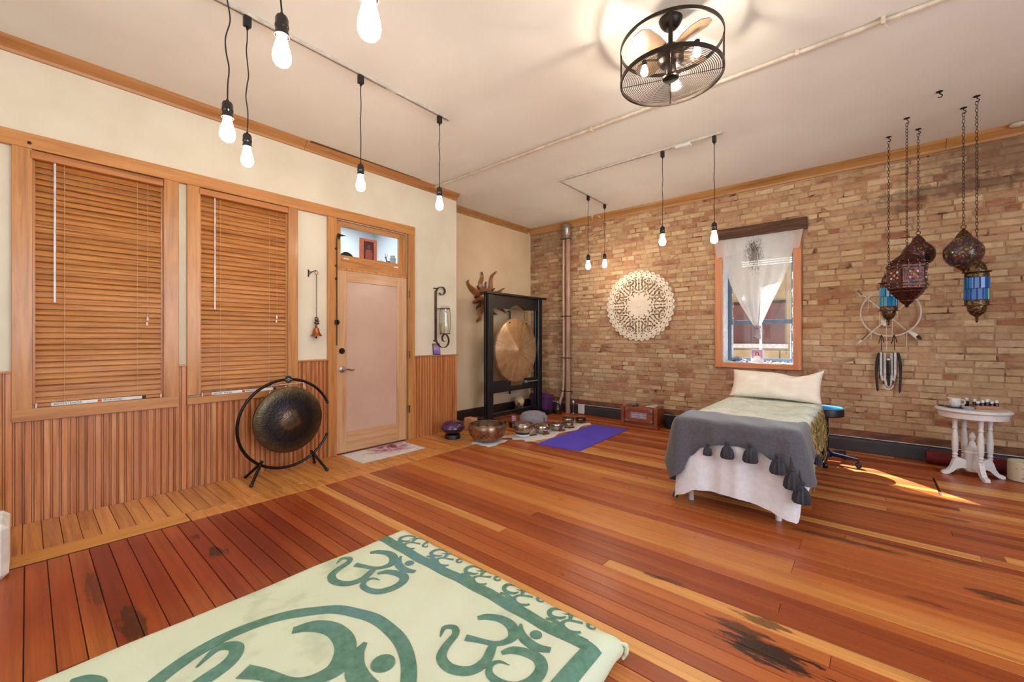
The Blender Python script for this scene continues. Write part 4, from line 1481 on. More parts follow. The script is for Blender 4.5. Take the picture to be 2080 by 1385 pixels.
M['pane_cyan'] = blue_glass('turquoise_glass', (24, 122, 176), (56, 160, 206))
M['pane_blue'] = blue_glass('cobalt_glass', (14, 70, 140), (30, 104, 176))


def blue_lantern(loc, zt, zb, rb, pmat, label):
    """cylinder lantern: zt / zb top and bottom heights, rb radius of the glass"""
    t = thing('blue_lantern', label, 'lantern', (loc[0], loc[1], zb), group='hanging lanterns')
    H_ = zt - zb
    k = H_ / 0.547
    chain(t, CE - zb, H_)
    r = rb
    part('crown_cap', MB().lathe([(r * 0.86, 0.418 * k), (r * 0.86, 0.43 * k), (r * 0.80, 0.455 * k), (r * 0.62, 0.482 * k), (r * 0.34, 0.505 * k), (r * 0.16, 0.522 * k), (r * 0.10, 0.532 * k), (r * 0.14, 0.54 * k), (0, 0.55 * k)], n=24), M['lant_brass'], t)
    part('brim', MB().lathe([(r * 0.9, 0.405 * k), (r * 1.26, 0.412 * k), (r * 1.26, 0.416 * k), (r * 0.9, 0.420 * k)], n=28), M['lant_brass'], t)
    body = part('glass_body', MB().lathe([(r * 0.96, 0.185 * k), (r * 0.96, 0.366 * k)], n=28), M['lant_dark'], t)
    part('upper_collar', MB().lathe([(r * 1.0, 0.366 * k), (r * 1.04, 0.37 * k), (r * 1.04, 0.40 * k), (r * 0.98, 0.406 * k)], n=28), M['lant_brass'], t)
    part('lower_collar', MB().lathe([(r * 0.98, 0.146 * k), (r * 1.04, 0.15 * k), (r * 1.04, 0.182 * k), (r * 1.0, 0.187 * k)], n=28), M['lant_brass'], t)
    part('brim', MB().lathe([(r * 0.9, 0.138 * k), (r * 1.26, 0.142 * k), (r * 1.26, 0.146 * k), (r * 0.9, 0.15 * k)], n=28), M['lant_brass'], t)
    part('bottom_cap', MB().lathe([(r * 0.84, 0.138 * k), (r * 0.84, 0.128 * k), (r * 0.78, 0.10 * k), (r * 0.55, 0.072 * k), (r * 0.25, 0.055 * k), (r * 0.12, 0.045 * k), (r * 0.16, 0.035 * k), (r * 0.09, 0.026 * k), (r * 0.13, 0.016 * k), (r * 0.06, 0.008 * k), (0, 0.0)], n=24), M['lant_brass'], t)
    npn = 13
    wv = 2 * PI * r / npn * 0.86
    me_ = MB().box(-0.003, 0.006, -wv / 2, wv / 2, -0.045 * k, 0.045 * k, 0.002).mesh('pane')
    me_.materials.append(pmat)
    for q in range(2):
        for i in range(npn):
            a = 2 * PI * (i + 0.5 * q) / npn
            put('pane', me_, None, body, (r * 0.98 * math.cos(a), r * 0.98 * math.sin(a), (0.231 + 0.092 * q) * k)).rotation_euler = (0, 0, a)
    return t


hA, hB, hC, hD, hE, hF = [gz(px, py, CE) for px, py in ((1805, 278), (1842, 240), (1865, 262), (1957, 219), (1984, 195), (1908, 186))]
blue_lantern(hA, 1.93, 1.375, 0.064, M['pane_cyan'], 'turquoise glass lantern partly hidden behind the jewelled lantern')
blue_lantern(hE, 1.925, 1.375, 0.068, M['pane_blue'], 'cobalt blue glass cylinder lantern hanging at far right')


def globe_lantern(loc, zt, zb, rg, mat, label):
    t = thing('globe_lantern', label, 'lantern', (loc[0], loc[1], zb), group='hanging lanterns')
    H_ = zt - zb
    chain(t, CE - zb, H_ + 0.02)
    part('top_ring', MB().ring((0, 0, H_ + 0.012), 0.016, 0.0028, (0.4, 1, 0), 20, 6), M['chain'], t)
    part('globe', MB().lathe([(rg * 0.34, H_ * 0.16), (rg * 0.60, H_ * 0.20), (rg * 0.84, H_ * 0.28), (rg * 0.97, H_ * 0.38), (rg, H_ * 0.46), (rg * 0.98, H_ * 0.54), (rg * 0.88, H_ * 0.63), (rg * 0.68, H_ * 0.71), (rg * 0.44, H_ * 0.79)], n=32), mat, t)
    part('cap', MB().lathe([(rg * 0.44, H_ * 0.79), (rg * 0.36, H_ * 0.85), (rg * 0.22, H_ * 0.92), (rg * 0.08, H_ * 0.975), (rg * 0.04, H_), (0, H_)], n=20), M['lant_brass'], t)
    part('foot', MB().lathe([(rg * 0.34, H_ * 0.18), (rg * 0.36, H_ * 0.15), (rg * 0.26, H_ * 0.12), (rg * 0.1, H_ * 0.08), (rg * 0.05, H_ * 0.05), (rg * 0.07, H_ * 0.03), (0, 0)], n=20), M['lant_brass'], t)
    return t


globe_lantern(hC, 2.235, 1.87, 0.122, M['mosaic_red'], 'dark red mosaic globe lantern above the jewelled lantern')
globe_lantern(hD, 2.195, 1.80, 0.126, M['mosaic_violet'], 'multicoloured mosaic globe lantern at far right top')

# ---- jewelled hexagonal lantern
zb, zt = 1.525, 2.03
t = thing('jewelled_lantern', 'large dark copper hexagonal lantern set with red jewels', 'lantern', (hB.x, hB.y, zb), rotz=0.30, group='hanging lanterns')
H_ = zt - zb
chain(t, CE - zb, H_)
part('roof', MB().lathe([(0.142, 0.378), (0.128, 0.400), (0.118, 0.412), (0.122, 0.418), (0.085, 0.445), (0.05, 0.475), (0.02, 0.495), (0.008, 0.51)], n=6), M['lant_dark'], t, smooth=0.3)
bd = part('body', MB().lathe([(0.142, 0.185), (0.150, 0.19), (0.150, 0.212), (0.142, 0.218), (0.142, 0.352), (0.150, 0.357), (0.150, 0.374), (0.142, 0.379)], n=6), M['lant_dark'], t, smooth=0.3)
part('underside', MB().lathe([(0.142, 0.186), (0.142, 0.170), (0.120, 0.150), (0.122, 0.142), (0.075, 0.085), (0.052, 0.068), (0.054, 0.060), (0.03, 0.035), (0.014, 0.022), (0.018, 0.014), (0.006, 0.004), (0, 0)], n=6), M['lant_dark'], t, smooth=0.3)
M['jewel_red'] = plain('jewel_red', (150, 30, 44), 0.08, spec=1.0)
M['jewel_amber'] = plain('jewel_amber', (196, 150, 80), 0.08, spec=1.0)
M['jewel_clear'] = plain('jewel_clear', (206, 206, 210), 0.08, spec=1.0)
for k in range(6):
    a = PI / 6 + k * PI / 3
    ap = 0.142 * math.cos(PI / 6)
    mt = Matrix.Rotation(a, 4, 'Z') @ Matrix.Translation((ap, 0, 0.285))
    pl = part('panel', MB().box(-0.001, 0.003, -0.060, 0.060, -0.058, 0.058, m=mt), M['lant_dark'], t)
    for q in range(9):
        b = 2 * PI * q / 8
        yy, zz, rr = (0, 0, 0.013) if q == 8 else (0.036 * math.cos(b), 0.036 * math.sin(b), 0.011)
        jm = MB().blob(mt @ Vector((0.004, yy, zz)), rr * 0.8, rr, rr, 8, 5)
        part('jewel', jm, (M['jewel_red'], M['jewel_clear'], M['jewel_red'], M['jewel_amber'])[q % 4 if q < 8 else 3], pl)
for z in (0.182, 0.215, 0.355, 0.382, 0.41):
    rv = MB()
    for k in range(12):
        a = k * PI / 6 + PI / 12
        rv.blob((0.146 * math.cos(a) * (0.97 if z < 0.4 else 0.82), 0.146 * math.sin(a) * (0.97 if z < 0.4 else 0.82), z), 0.004, 0.004, 0.004, 6, 4)
    part('rivet_row', rv, M['jewel_clear'], t)
wg = []
mtw = Matrix.Rotation(-0.30 + 0.75, 4, 'Z')
lp = [[(0.0, -0.045), (0.05, -0.045), (0.05, 0.045), (0.0, 0.045)]]
for i in range(2):
    for j in range(3):
        lp.append([(0.006 + i * 0.021, -0.040 + j * 0.028), (0.021 + i * 0.021, -0.036 + j * 0.028), (0.018 + i * 0.021, -0.017 + j * 0.028), (0.008 + i * 0.021, -0.019 + j * 0.028)])
me = fill2d('open_door', lp, 0.003, lambda u, v, w: mtw @ Vector((0.135 + u, w, 0.285 + v)))
put('open_door', me, M['lant_dark'], t)
# empty hook
t = thing('ceiling_hook', 'empty black ceiling hook between the lantern chains', 'hook', (hF.x, hF.y, CE))
part('plate', MB().lathe([(0.022, -0.0005), (0.020, -0.005), (0.006, -0.008)], n=12), M['black_metal'], t)
part('hook', MB().tube(smooth_path([(0, 0, -0.006), (0.004, 0, -0.020), (0.017, 0, -0.033), (0.008, 0, -0.048), (-0.010, 0, -0.042)]), 0.0035, 6), M['black_metal'], t)

# ================================================================== the small window's things
def sheer():
    s = NT('sheer_curtain')
    P = s.pos()
    d = s.vmath('SUBTRACT', P, (-1.09, 5.95, 2.30)).outputs[0]
    ln = s.n('ShaderNodeVectorMath', operation='LENGTH')
    s.l(s.mapping(d, (1 / 0.13, 0.001, 1 / 0.27)), ln.inputs[0])
    wv = s.noise(s.mapping(P, (95, 1, 26)), 1.0, 3, 0.6, 1.2)
    q = s.math('ADD', ln.outputs['Value'], s.math('MULTIPLY', s.math('SUBTRACT', wv, 0.5), 2.6))
    k = s.ramp(q, [(0.3, (1, 1, 1)), (0.75, (0, 0, 0))])
    col = s.mix(s.math('MULTIPLY', k, 0.85), lin((244, 240, 236)), lin((96, 66, 48)))
    df = s.n('ShaderNodeBsdfDiffuse')
    tl = s.n('ShaderNodeBsdfTranslucent')
    tp = s.n('ShaderNodeBsdfTransparent')
    s.l(col, df.inputs[0])
    s.l(col, tl.inputs[0])
    m1 = s.n('ShaderNodeMixShader')
    m1.inputs[0].default_value = 0.62
    s.l(df.outputs[0], m1.inputs[1])
    s.l(tl.outputs[0], m1.inputs[2])
    m2 = s.n('ShaderNodeMixShader')
    s.l(s.math('ADD', s.math('MULTIPLY', s.noise(s.mapping(P, (30, 1, 6)), 1.0, 2), 0.15), 0.15), m2.inputs[0])
    s.l(m1.outputs[0], m2.inputs[1])
    s.l(tp.outputs[0], m2.inputs[2])
    s.l(m2.outputs[0], s.out.inputs[0])
    return s.m


M['sheer'] = sheer()
yc_ = YB - 0.075
cw = lambda px, py: gy(px, py, yc_)
LE = [(1462, 494), (1464, 510), (1467, 526), (1473, 548), (1484, 580), (1501, 615), (1518, 642), (1531, 662)]
RE = [(1620, 474), (1617, 488), (1612, 505), (1604, 531), (1590, 570), (1570, 610), (1556, 640), (1545, 662)]


def curtain_fn(u, v):
    f = v * (len(LE) - 1)
    i = min(int(f), len(LE) - 2)
    t = f - i
    a = cw(*LE[i]).lerp(cw(*LE[i + 1]), t)
    b = cw(*RE[i]).lerp(cw(*RE[i + 1]), t)
    p = a.lerp(b, u)
    g = min(1, max(0, v - 0.12) * 1.3)
    sag = -0.05 * math.sin(PI * u) * math.sin(PI * min(1, v * 1.2)) * 0.3
    p.y += math.sin(u * 34 + v * 2) * 0.008 * (1 - 0.5 * v) + math.sin(u * 15 + 1) * 0.012 * g - 0.02 * math.sin(PI * u)
    p.z += 0.03 * math.sin(PI * u) * 0 + sag * 0
    return p


ct = thing('window_curtain', 'sheer white curtain tied into a V over the small window', 'curtain', (-1.08, yc_, 1.2))
part('drape', MB().grid(72, 40, curtain_fn), M['sheer'], ct, True, smooth=1.5)


def val_fn(u, v):
    a, b = cw(1451, 491).lerp(cw(1457, 526), v), cw(1632, 465).lerp(cw(1624, 504), v)
    p = a.lerp(b, u)
    p.z += (0.035 * math.sin(PI * u) * v)
    p.y -= 0.016 + 0.006 * math.sin(u * 40) + 0.006 * v
    return p


part('valance', MB().grid(60, 8, val_fn), M['sheer'], ct, True, smooth=1.5)
kn = cw(1538, 664)
M['sheer_grey'] = plain('gathered_sheer', (186, 176, 186), 0.9, c2=(150, 138, 150), scale=40, stretch=(1, 1, 0.2))
part('knot', MB().blob(kn, 0.042, 0.03, 0.026, 12, 8), M['sheer_grey'], ct, True)


def tail_fn(u, v):
    a = 2 * PI * u
    z = kn.z - 0.015 - 0.125 * v
    r = 0.022 + 0.018 * v + 0.004 * math.sin(a * 5)
    return Vector((kn.x + r * math.cos(a), kn.y + r * 0.5 * math.sin(a), z + 0.012 * math.sin(a * 2) * v))


part('tail', MB().grid(24, 8, tail_fn, True), M['sheer_grey'], ct, True)
part('curtain_rod', MB().tube([cw(1449, 490) + Vector((0, 0.02, 0)), cw(1634, 466) + Vector((0, 0.02, 0))], 0.007, 8), M['steel'], ct, True)
# white slat blind behind the sheer
t = thing('white_blind', 'half-raised white slat blind at the top of the small window', 'blind', (-1.08, YB + 0.16, 2.1))
part('head_rail', MB().box(HO[0] + 0.03, HO[1] - 0.03, YB + 0.14, YB + 0.18, HO[3] - 0.045, HO[3] - 0.014), M['jamb_white'], t, True)
sl = MB().box(-0.36, 0.36, -0.012, 0.012, -0.0008, 0.0008).mesh('slat')
sl.materials.append(M['jamb_white'])
for i in range(11):
    put('slat', sl, None, t, (0, 0, 2.47 - 2.1 - i * 0.027)).rotation_euler = (0.75, 0, 0)
part('blind_cord', MB().tube([gy(1596, 500, YB + 0.12), gy(1597, 720, YB + 0.12)], 0.0016, 4), M['letter_black'], t, True)
# fairy lights round the reveal
M['fairy'] = plain('frosted_fairy_bulb', (240, 244, 250), 0.3)
for xx, lab in ((HO[0] + 0.085, 'string of tiny white bulbs down the left of the small window'), (HO[1] - 0.035, 'string of tiny white bulbs down the right of the small window')):
    t = thing('string_light', lab, 'string light', (xx, YB + 0.19, 0.95), group='window string lights')
    n = 14
    pts = [(0.006 * math.sin(i * 2.2), 0, 0.01 + (1.12 * i / n)) for i in range(n + 1)]
    part('wire', MB().tube(smooth_path(pts, 3), 0.0022, 5), M['white_paint'], t)
    for i in range(1, n, 2):
        part('tiny_bulb', MB().blob(pts[i], 0.008, 0.008, 0.009, 8, 6), M['fairy'], t)
# sill trinkets
zs_ = HO[2] + 0.012
ysill = YB + 0.10
cd = thing('portrait_card', 'small picture card of a long-haired robed figure on window sill', 'picture card', (gy(1538, 735, ysill).x, ysill, zs_))
q0, q1 = gy(1526, 730, ysill), gy(1552, 730, ysill)
cwid, chei = (q1.x - q0.x), 0.165
part('card', MB().box(-cwid / 2, cwid / 2, -0.002, 0.002, 0, chei), M['jamb_white'], cd)
M['print_lilac'] = plain('print_lilac', (206, 150, 196), 0.6, c2=(190, 130, 190), scale=20)
M['print_halo'] = plain('print_halo', (240, 206, 190), 0.6)
M['print_hair'] = plain('print_hair', (150, 84, 60), 0.6)
M['print_skin'] = plain('print_skin', (226, 176, 146), 0.6)
M['print_robe'] = plain('print_robe', (240, 236, 226), 0.6)
part('print_ground', MB().box(-cwid / 2 + 0.012, cwid / 2 - 0.012, -0.0026, -0.002, 0.05, chei - 0.01), M['print_lilac'], cd)
fl = lambda ol, y0, y1: MB().prism(ol, y0, y1, lambda u, v, w: (u, w, v))
circ = lambda cx_, cz_, rx, rz, n=20: [(cx_ + rx * math.cos(2 * PI * i / n), cz_ + rz * math.sin(2 * PI * i / n)) for i in range(n)]
part('print_halo', fl(circ(0, 0.105, 0.034, 0.038), -0.0030, -0.0026), M['print_halo'], cd)
part('print_hair', fl([(-0.027, 0.07), (-0.024, 0.12), (-0.012, 0.136), (0.012, 0.136), (0.024, 0.12), (0.027, 0.07)], -0.0034, -0.0030), M['print_hair'], cd)
part('print_face', fl(circ(0, 0.108, 0.011, 0.018, 14), -0.0038, -0.0034), M['print_skin'], cd)
part('print_robe', fl([(-0.045, 0.05), (-0.03, 0.078), (-0.008, 0.088), (0.008, 0.088), (0.03, 0.078), (0.045, 0.05)], -0.0042, -0.0038), M['print_robe'], cd)
SILL = [(1478, 0.035, (214, 212, 220), 'crystal', 'milky pebble at the left end of the window sill'), (1491, 0.05, (92, 74, 92), 'stone', 'dark purple stone on the sill near the left jamb'), (1505, 0.04, (226, 226, 232), 'crystal', 'white stone on the sill left of the portrait card'),
        (1518, 0.045, (170, 186, 206), 'crystal', 'bluish stone on the sill beside the portrait card'), (1559, 0.04, (196, 176, 170), 'stone', 'pinkish stone on the sill right of the portrait card'), (1567, 0.045, (146, 96, 82), 'stone', 'red-brown stone on the window sill'),
        (1579, 0.035, (232, 232, 236), 'crystal', 'white stone on the sill right of the red-brown stone'), (1590, 0.03, (206, 214, 226), 'crystal', 'pale blue pebble on the sill near the right jamb'), (1600, 0.05, (70, 104, 150), 'crystal', 'deep blue stone at the right end of the window sill')]
for i, (px, w, c, cat, lab) in enumerate(SILL):
    p = gy(px, 733, YB + 0.055)
    b = MB().blob((p.x, YB + 0.055 + (i % 3) * 0.02, zs_ + w * 0.25), w * 0.55, w * 0.4, w * 0.27 * (1.5 if i == 8 else 1), 9, 6)
    b.v = [(x + R.uniform(-1, 1) * w * 0.05, y, z if z < zs_ + 0.003 else z + R.uniform(-1, 1) * w * 0.05) for x, y, z in b.v]
    mz_ = min(v[2] for v in b.v)
    b.v = [(x, y, z - mz_ + zs_) for x, y, z in b.v]
    solo('sill_stone', b, plain('sill_stone_%d' % i, c, 0.3, scale=40), lab, cat, 'trinkets on the window sill', smooth=0.3)
ft = thing('grey_feather', 'grey feather lying on the sill in the left corner of the window', 'feather', (gy(1500, 722, YB + 0.18).x, YB + 0.18, zs_))
feather_m = (plain('feather_grey', (150, 146, 152), 0.8), plain('feather_light', (206, 206, 212), 0.8))
p0 = ft.location + Vector((-0.05, 0, 0.07))
feather(p0, ft.location + Vector((0.11, 0, 0.012)), 0.014, feather_m, ft)

# ================================================================== left wall things
xp = XL - 0.02
# ---- bell on a chain
t = thing('wall_bell', 'copper bell on a long chain hanging beside the door', 'bell', (xp + 0.05, 1.92, 1.24))
wq = lambda px, py, x=xp + 0.055: gx(px, py, x)
part('bracket', MB().box(xp, xp + 0.006, 1.860, 1.872, 1.875, 1.95, 0.001).tube(smooth_path([(xp + 0.004, 1.866, 1.93), (xp + 0.03, 1.885, 1.925), (xp + 0.045, 1.905, 1.935), (xp + 0.055, 1.922, 1.945)]), 0.004, 6).tube(smooth_path([(xp + 0.004, 1.866, 1.89), (xp + 0.02, 1.88, 1.915), (xp + 0.03, 1.888, 1.92)]), 0.003, 6), M['bronze'], t, True)
part('ring_hook', MB().ring((xp + 0.055, 1.924, 1.918), 0.017, 0.0032, (1, 0.2, 0), 20, 6), plain('copper_ring', (168, 92, 70), 0.35, 0.7), t, True)
M['bell_chain'] = plain('bell_chain', (96, 76, 56), 0.4, 0.7)
lk = MB().ring((0, 0, 0), 0.0055, 0.0018, (0, 1, 0), 10, 5, ry=0.010).mesh('link')
lk.materials.append(M['bell_chain'])
ch = part('chain', MB().ring((xp + 0.055, 1.924, 1.892), 0.0055, 0.0018, (0, 1, 0), 10, 5, ry=0.010), M['bell_chain'], t, True)
z = 1.876
i = 1
while z > 1.475:
    put('link', lk, None, ch, (xp + 0.055 - t.location.x, 1.924 - t.location.y, z - t.location.z)).rotation_euler = (0, 0, 0.4 + (PI / 2 if i % 2 else 0))
    z -= 0.0165
    i += 1
M['bell_fig'] = plain('bell_figure', (138, 96, 82), 0.4, 0.5, c2=(70, 44, 42), scale=60, lo=0.42, hi=0.58)
part('elephant_figure', MB().blob((xp + 0.055, 1.924, 1.445), 0.016, 0.020, 0.026, 10, 8).blob((xp + 0.055, 1.926, 1.405), 0.018, 0.024, 0.018, 10, 8).blob((xp + 0.055, 1.944, 1.425), 0.006, 0.014, 0.006, 8, 6).blob((xp + 0.055, 1.942, 1.398), 0.006, 0.014, 0.006, 8, 6).blob((xp + 0.055, 1.921, 1.375), 0.011, 0.013, 0.013, 8, 6), M['bell_fig'], t, True)
part('bell', MB().lathe([(0.0, 0.092), (0.010, 0.09), (0.022, 0.082), (0.028, 0.066), (0.030, 0.052), (0.034, 0.036), (0.044, 0.018), (0.054, 0.006), (0.055, 0.002), (0.052, 0.0), (0.03, 0.03), (0.02, 0.06), (0, 0.07)], (xp + 0.055, 1.922, 1.272), 20), plain('bell_copper', (190, 108, 56), 0.28, 0.75, c2=(150, 80, 50)), t, True)
part('clapper', MB().blob((xp + 0.055, 1.922, 1.258), 0.008, 0.008, 0.012, 10, 6).tube([(xp + 0.055, 1.922, 1.26), (xp + 0.055, 1.922, 1.32)], 0.002, 5), M['bronze'], t, True)

# ---- scrolled candle sconce
sb = gx(886, 690, xp + 0.012)
t = thing('candle_sconce', 'scrolled iron wall sconce holding a glass candle cylinder', 'sconce', (xp, sb.y, 1.12))
M['iron'] = plain('brown_iron', (92, 66, 54), 0.45, 0.4, c2=(74, 54, 46), scale=20)
ybar = gx(886, 640, xp + 0.02).y


def scroll(pts, w=0.013):
    return MB().tube(smooth_path(pts, 6), w, 4, flat=(0.22, (0, 0, 0)))


def ribbon(pts, hw, th):
    """flat iron strap bent in the plane that stands out from the wall"""
    P = smooth_path(pts, 6)
    m = MB()
    k = len(P)
    vs, fs = [], []
    sd = Vector((0.45, -0.89, 0.0)) * 0 + Vector((0, 1, 0))
    for i in range(k):
        a, b = P[max(0, i - 1)], P[min(k - 1, i + 1)]
        tg = (b - a).normalized()
        wdir = Vector((1, 0, 0))
        nn = tg.cross(wdir).normalized()
        for s1_, s2_ in ((-1, -1), (1, -1), (1, 1), (-1, 1)):
            vs.append(P[i] + wdir * (hw * s1_) + nn * (th * s2_))
    for i in range(k - 1):
        for j in range(4):
            fs.append((i * 4 + j, i * 4 + (j + 1) % 4, i * 4 + 4 + (j + 1) % 4, i * 4 + 4 + j))
    fs += [(3, 2, 1, 0), tuple((k - 1) * 4 + j for j in range(4))]
    return m.add(vs, fs)


xs_ = xp + 0.022
gq = lambda px, py, x=None: gx(px, py, xs_ if x is None else x)
part('back_bar', MB().box(xp + 0.006, xp + 0.016, ybar - 0.018, ybar + 0.018, gq(886, 694).z, gq(886, 590).z, 0.002), M['iron'], t, True)
part('top_scroll', ribbon([gq(886, 592), gq(889, 586), gq(895, 582.5), gq(901, 585), gq(903.5, 591), gq(901.5, 597), gq(896.5, 599), gq(892, 595)], 0.018, 0.003), M['iron'], t, True)
xo = xp + 0.10
go = lambda px, py: gx(px, py, xo)
part('bottom_scroll', ribbon([gq(887, 694), gx(893, 703, xp + 0.05), go(901, 706), go(909, 701), go(911.5, 691), go(908, 681), go(902.5, 679), go(898.5, 684), go(899, 691), go(903, 694)], 0.016, 0.003), M['iron'], t, True)
cc = go(904, 678)
ct_ = go(904, 627)
part('candle_plate', MB().lathe([(0.0, -0.004), (0.066, -0.004), (0.070, 0.004), (0.066, 0.006), (0, 0.004)], cc, 24), M['iron'], t, True)
part('holder_ring', MB().ring(ct_, 0.064, 0.005, n=28, m=6).tube([ct_ + Vector((-0.064, -0.01, 0)), Vector((xp + 0.012, ybar, ct_.z))], 0.005, 6), M['iron'], t, True)
for a in (0.6, 2.2, 3.8, 5.4):
    part('cage_wire', MB().tube(smooth_path([cc + Vector((0.062 * math.cos(a), 0.062 * math.sin(a), 0)), cc + Vector((0.072 * math.cos(a), 0.072 * math.sin(a), 0.15)), ct_ + Vector((0.064 * math.cos(a), 0.064 * math.sin(a), 0))]), 0.0035, 5), M['iron'], t, True)
M['sconce_glass'] = glass_pane('sconce_glass', (0.93, 0.93, 0.9), 0.14)
h_ = ct_.z - cc.z
part('glass_cylinder', MB().lathe([(0.050, 0.004), (0.058, 0.10), (0.060, 0.2), (0.055, h_ - 0.03), (0.052, h_ + 0.02), (0.060, h_ + 0.035)], cc, 24), M['sconce_glass'], t, True)
part('pillar_candle', MB().lathe([(0.042, 0.006), (0.042, 0.150), (0.036, 0.158), (0.008, 0.152), (0, 0.152)], cc, 20), plain('ivory_wax', (240, 228, 200), 0.6), t, True)
for z in (sb.z - 0.012, 1.905):
    part('screw_tab', MB().box(xp + 0.001, xp + 0.006, ybar - 0.035, ybar + 0.035, z - 0.008, z + 0.008, 0.001), M['iron'], t, True)
# ---- small picture leaning on the wainscot cap
pc = thing('small_picture', 'small purple and blue picture leaning on the wainscot rail', 'picture', (XL + 0.0, 3.51, 1.032))


def print_purple():
    s = NT('print_purple_glow')
    o = s.obj()
    n1 = s.noise(o, 22.0, 3, 0.6, 0.5)
    sep = s.n('ShaderNodeSeparateXYZ')
    s.l(o, sep.inputs[0])
    f = s.math('ADD', s.math('MULTIPLY', sep.outputs[2], 4.2), s.math('MULTIPLY', n1, 0.5))
    return s.fin(s.ramp(f, [(0.2, (66, 58, 150)), (0.45, (120, 110, 190)), (0.6, (196, 160, 190)), (0.8, (170, 100, 120)), (0.95, (110, 60, 90))]), 0.4)


lean = Matrix.Rotation(-0.10, 4, 'Y')
part('frame', MB().box(-0.004, 0.004, -0.058, 0.058, 0.001, 0.150, m=lean), M['bronze'], pc)
part('print', MB().box(0.004, 0.005, -0.052, 0.052, 0.007, 0.144, m=lean), print_purple(), pc)

# ---- things on the ledge behind the transom
xl_ = XL - 0.11
lz = 2.115
gl = lambda px, py: gx(px, py, xl_)
t = thing('orange_frame', 'orange framed dark red portrait behind the transom glass', 'picture frame', (xl_, gl(748, 520).y, lz))
a, b = gl(732, 500), gl(766, 500)
w = b.y - a.y
h = gl(748, 486).z - lz
M['orange_frame'] = plain('orange_frame_paint', (226, 120, 76), 0.5)
part('frame', MB().box(-0.012, 0.012, -w / 2, w / 2, 0, h, 0.002), M['orange_frame'], t)
part('portrait', MB().box(0.012, 0.0135, -w * 0.30, w * 0.30, h * 0.13, h * 0.90), plain('portrait_maroon', (96, 40, 46), 0.4, c2=(70, 28, 38), scale=30), t)
rp = lambda ol, d0_, d1_: MB().prism(ol, d0_, d1_, lambda u, v, w_: (w_, u, v))
part('portrait_figure', rp([(-w * 0.2, h * 0.2), (-w * 0.22, h * 0.42), (-w * 0.14, h * 0.56), (w * 0.14, h * 0.56), (w * 0.22, h * 0.42), (w * 0.2, h * 0.2)], 0.0135, 0.0142), plain('portrait_robe', (186, 84, 76), 0.4), t)
part('portrait_head', rp(circ(0, h * 0.68, w * 0.09, h * 0.10, 14), 0.0135, 0.0144), plain('portrait_face', (120, 78, 66), 0.4), t)
p = gl(700, 515)
solo('round_black_plate', MB().lathe([(0.0, 0), (0.085, 0.0), (0.09, 0.008), (0.07, 0.014), (0.03, 0.012), (0.028, 0.02), (0, 0.02)], (xl_, p.y + 0.02, lz + 0.006), 28, Matrix.Rotation(PI / 2, 3, 'Y')), M['black'], 'round black dish standing behind the left of the transom glass', 'dish')
p = gl(789, 525)
t = thing('deer_figurine', 'small metallic antlered figurine behind the right of the transom glass', 'figurine', (xl_, p.y, lz))
fm_ = plain('figurine_bronze', (150, 124, 84), 0.3, 0.6, c2=(60, 46, 34), scale=60, lo=0.4, hi=0.6)
part('body', MB().blob((0, 0.0, 0.055), 0.014, 0.030, 0.018, 10, 6).tube([(0, 0.02, 0.05), (0, 0.024, 0)], 0.006, 6).tube([(0, -0.02, 0.05), (0, -0.024, 0)], 0.006, 6).tube([(0, -0.022, 0.06), (0, -0.034, 0.095)], 0.008, 6), fm_, t)
part('head', MB().blob((0, -0.038, 0.105), 0.009, 0.016, 0.010, 8, 6), fm_, t)
part('antler', MB().tube([(0, -0.034, 0.11), (0, -0.045, 0.135), (0, -0.04, 0.155)], 0.003, 5).tube([(0, -0.03, 0.11), (0, -0.015, 0.13), (0, -0.018, 0.15)], 0.003, 5), fm_, t)
p = gl(773, 522)
solo('white_box', MB().box(xl_ - 0.03, xl_ + 0.02, p.y - 0.03, p.y + 0.03, lz, lz + 0.06, 0.002), M['jamb_white'], 'small white box right of the orange frame in the transom', 'box')
p = gl(800, 522)
solo('pale_canister', MB().lathe([(0.035, 0), (0.035, 0.105), (0.042, 0.108), (0.042, 0.114), (0.03, 0.116), (0.03, 0.15), (0, 0.15)], (xl_ - 0.04, p.y + 0.01, lz), 16), plain('canister_grey', (196, 196, 204), 0.5), 'pale lidded canister behind the figurine in the transom', 'canister')

# ---- printed door mat
def mat_print():
    s = NT('floral_mat')
    o = s.obj()
    n1 = s.noise(o, 5.0, 4, 0.6, 2.2)
    n2 = s.noise(s.mapping(o, (1, 1, 1), (3, 5, 1)), 7.0, 3, 0.6, 1.5)
    d = s.vmath('SUBTRACT', o, (-0.09, 0.12, 0)).outputs[0]
    ln = s.n('ShaderNodeVectorMath', operation='LENGTH')
    s.l(s.mapping(d, (4.2, 3.2, 0)), ln.inputs[0])
    pet = s.ramp(s.math('ADD', ln.outputs['Value'], s.math('MULTIPLY', s.math('SUBTRACT', n2, 0.5), 1.2)), [(0.5, (1, 1, 1)), (1.0, (0, 0, 0))])
    col = s.ramp(n1, [(0.38, (206, 214, 220)), (0.5, (226, 220, 218)), (0.62, (232, 222, 206))])
    pk = s.ramp(n1, [(0.40, (120, 56, 84)), (0.46, (196, 130, 150)), (0.55, (214, 186, 200)), (0.64, (176, 110, 140))])
    col = s.mix(pet, col, pk)
    vein = s.ramp(s.noise(o, 9.0, 2, 0.5, 3.0), [(0.495, (0, 0, 0)), (0.505, (1, 1, 1)), (0.515, (0, 0, 0))])
    col = s.mix(s.math('MULTIPLY', vein, 0.6), col, lin((70, 54, 66)))
    return s.fin(col, 0.8)


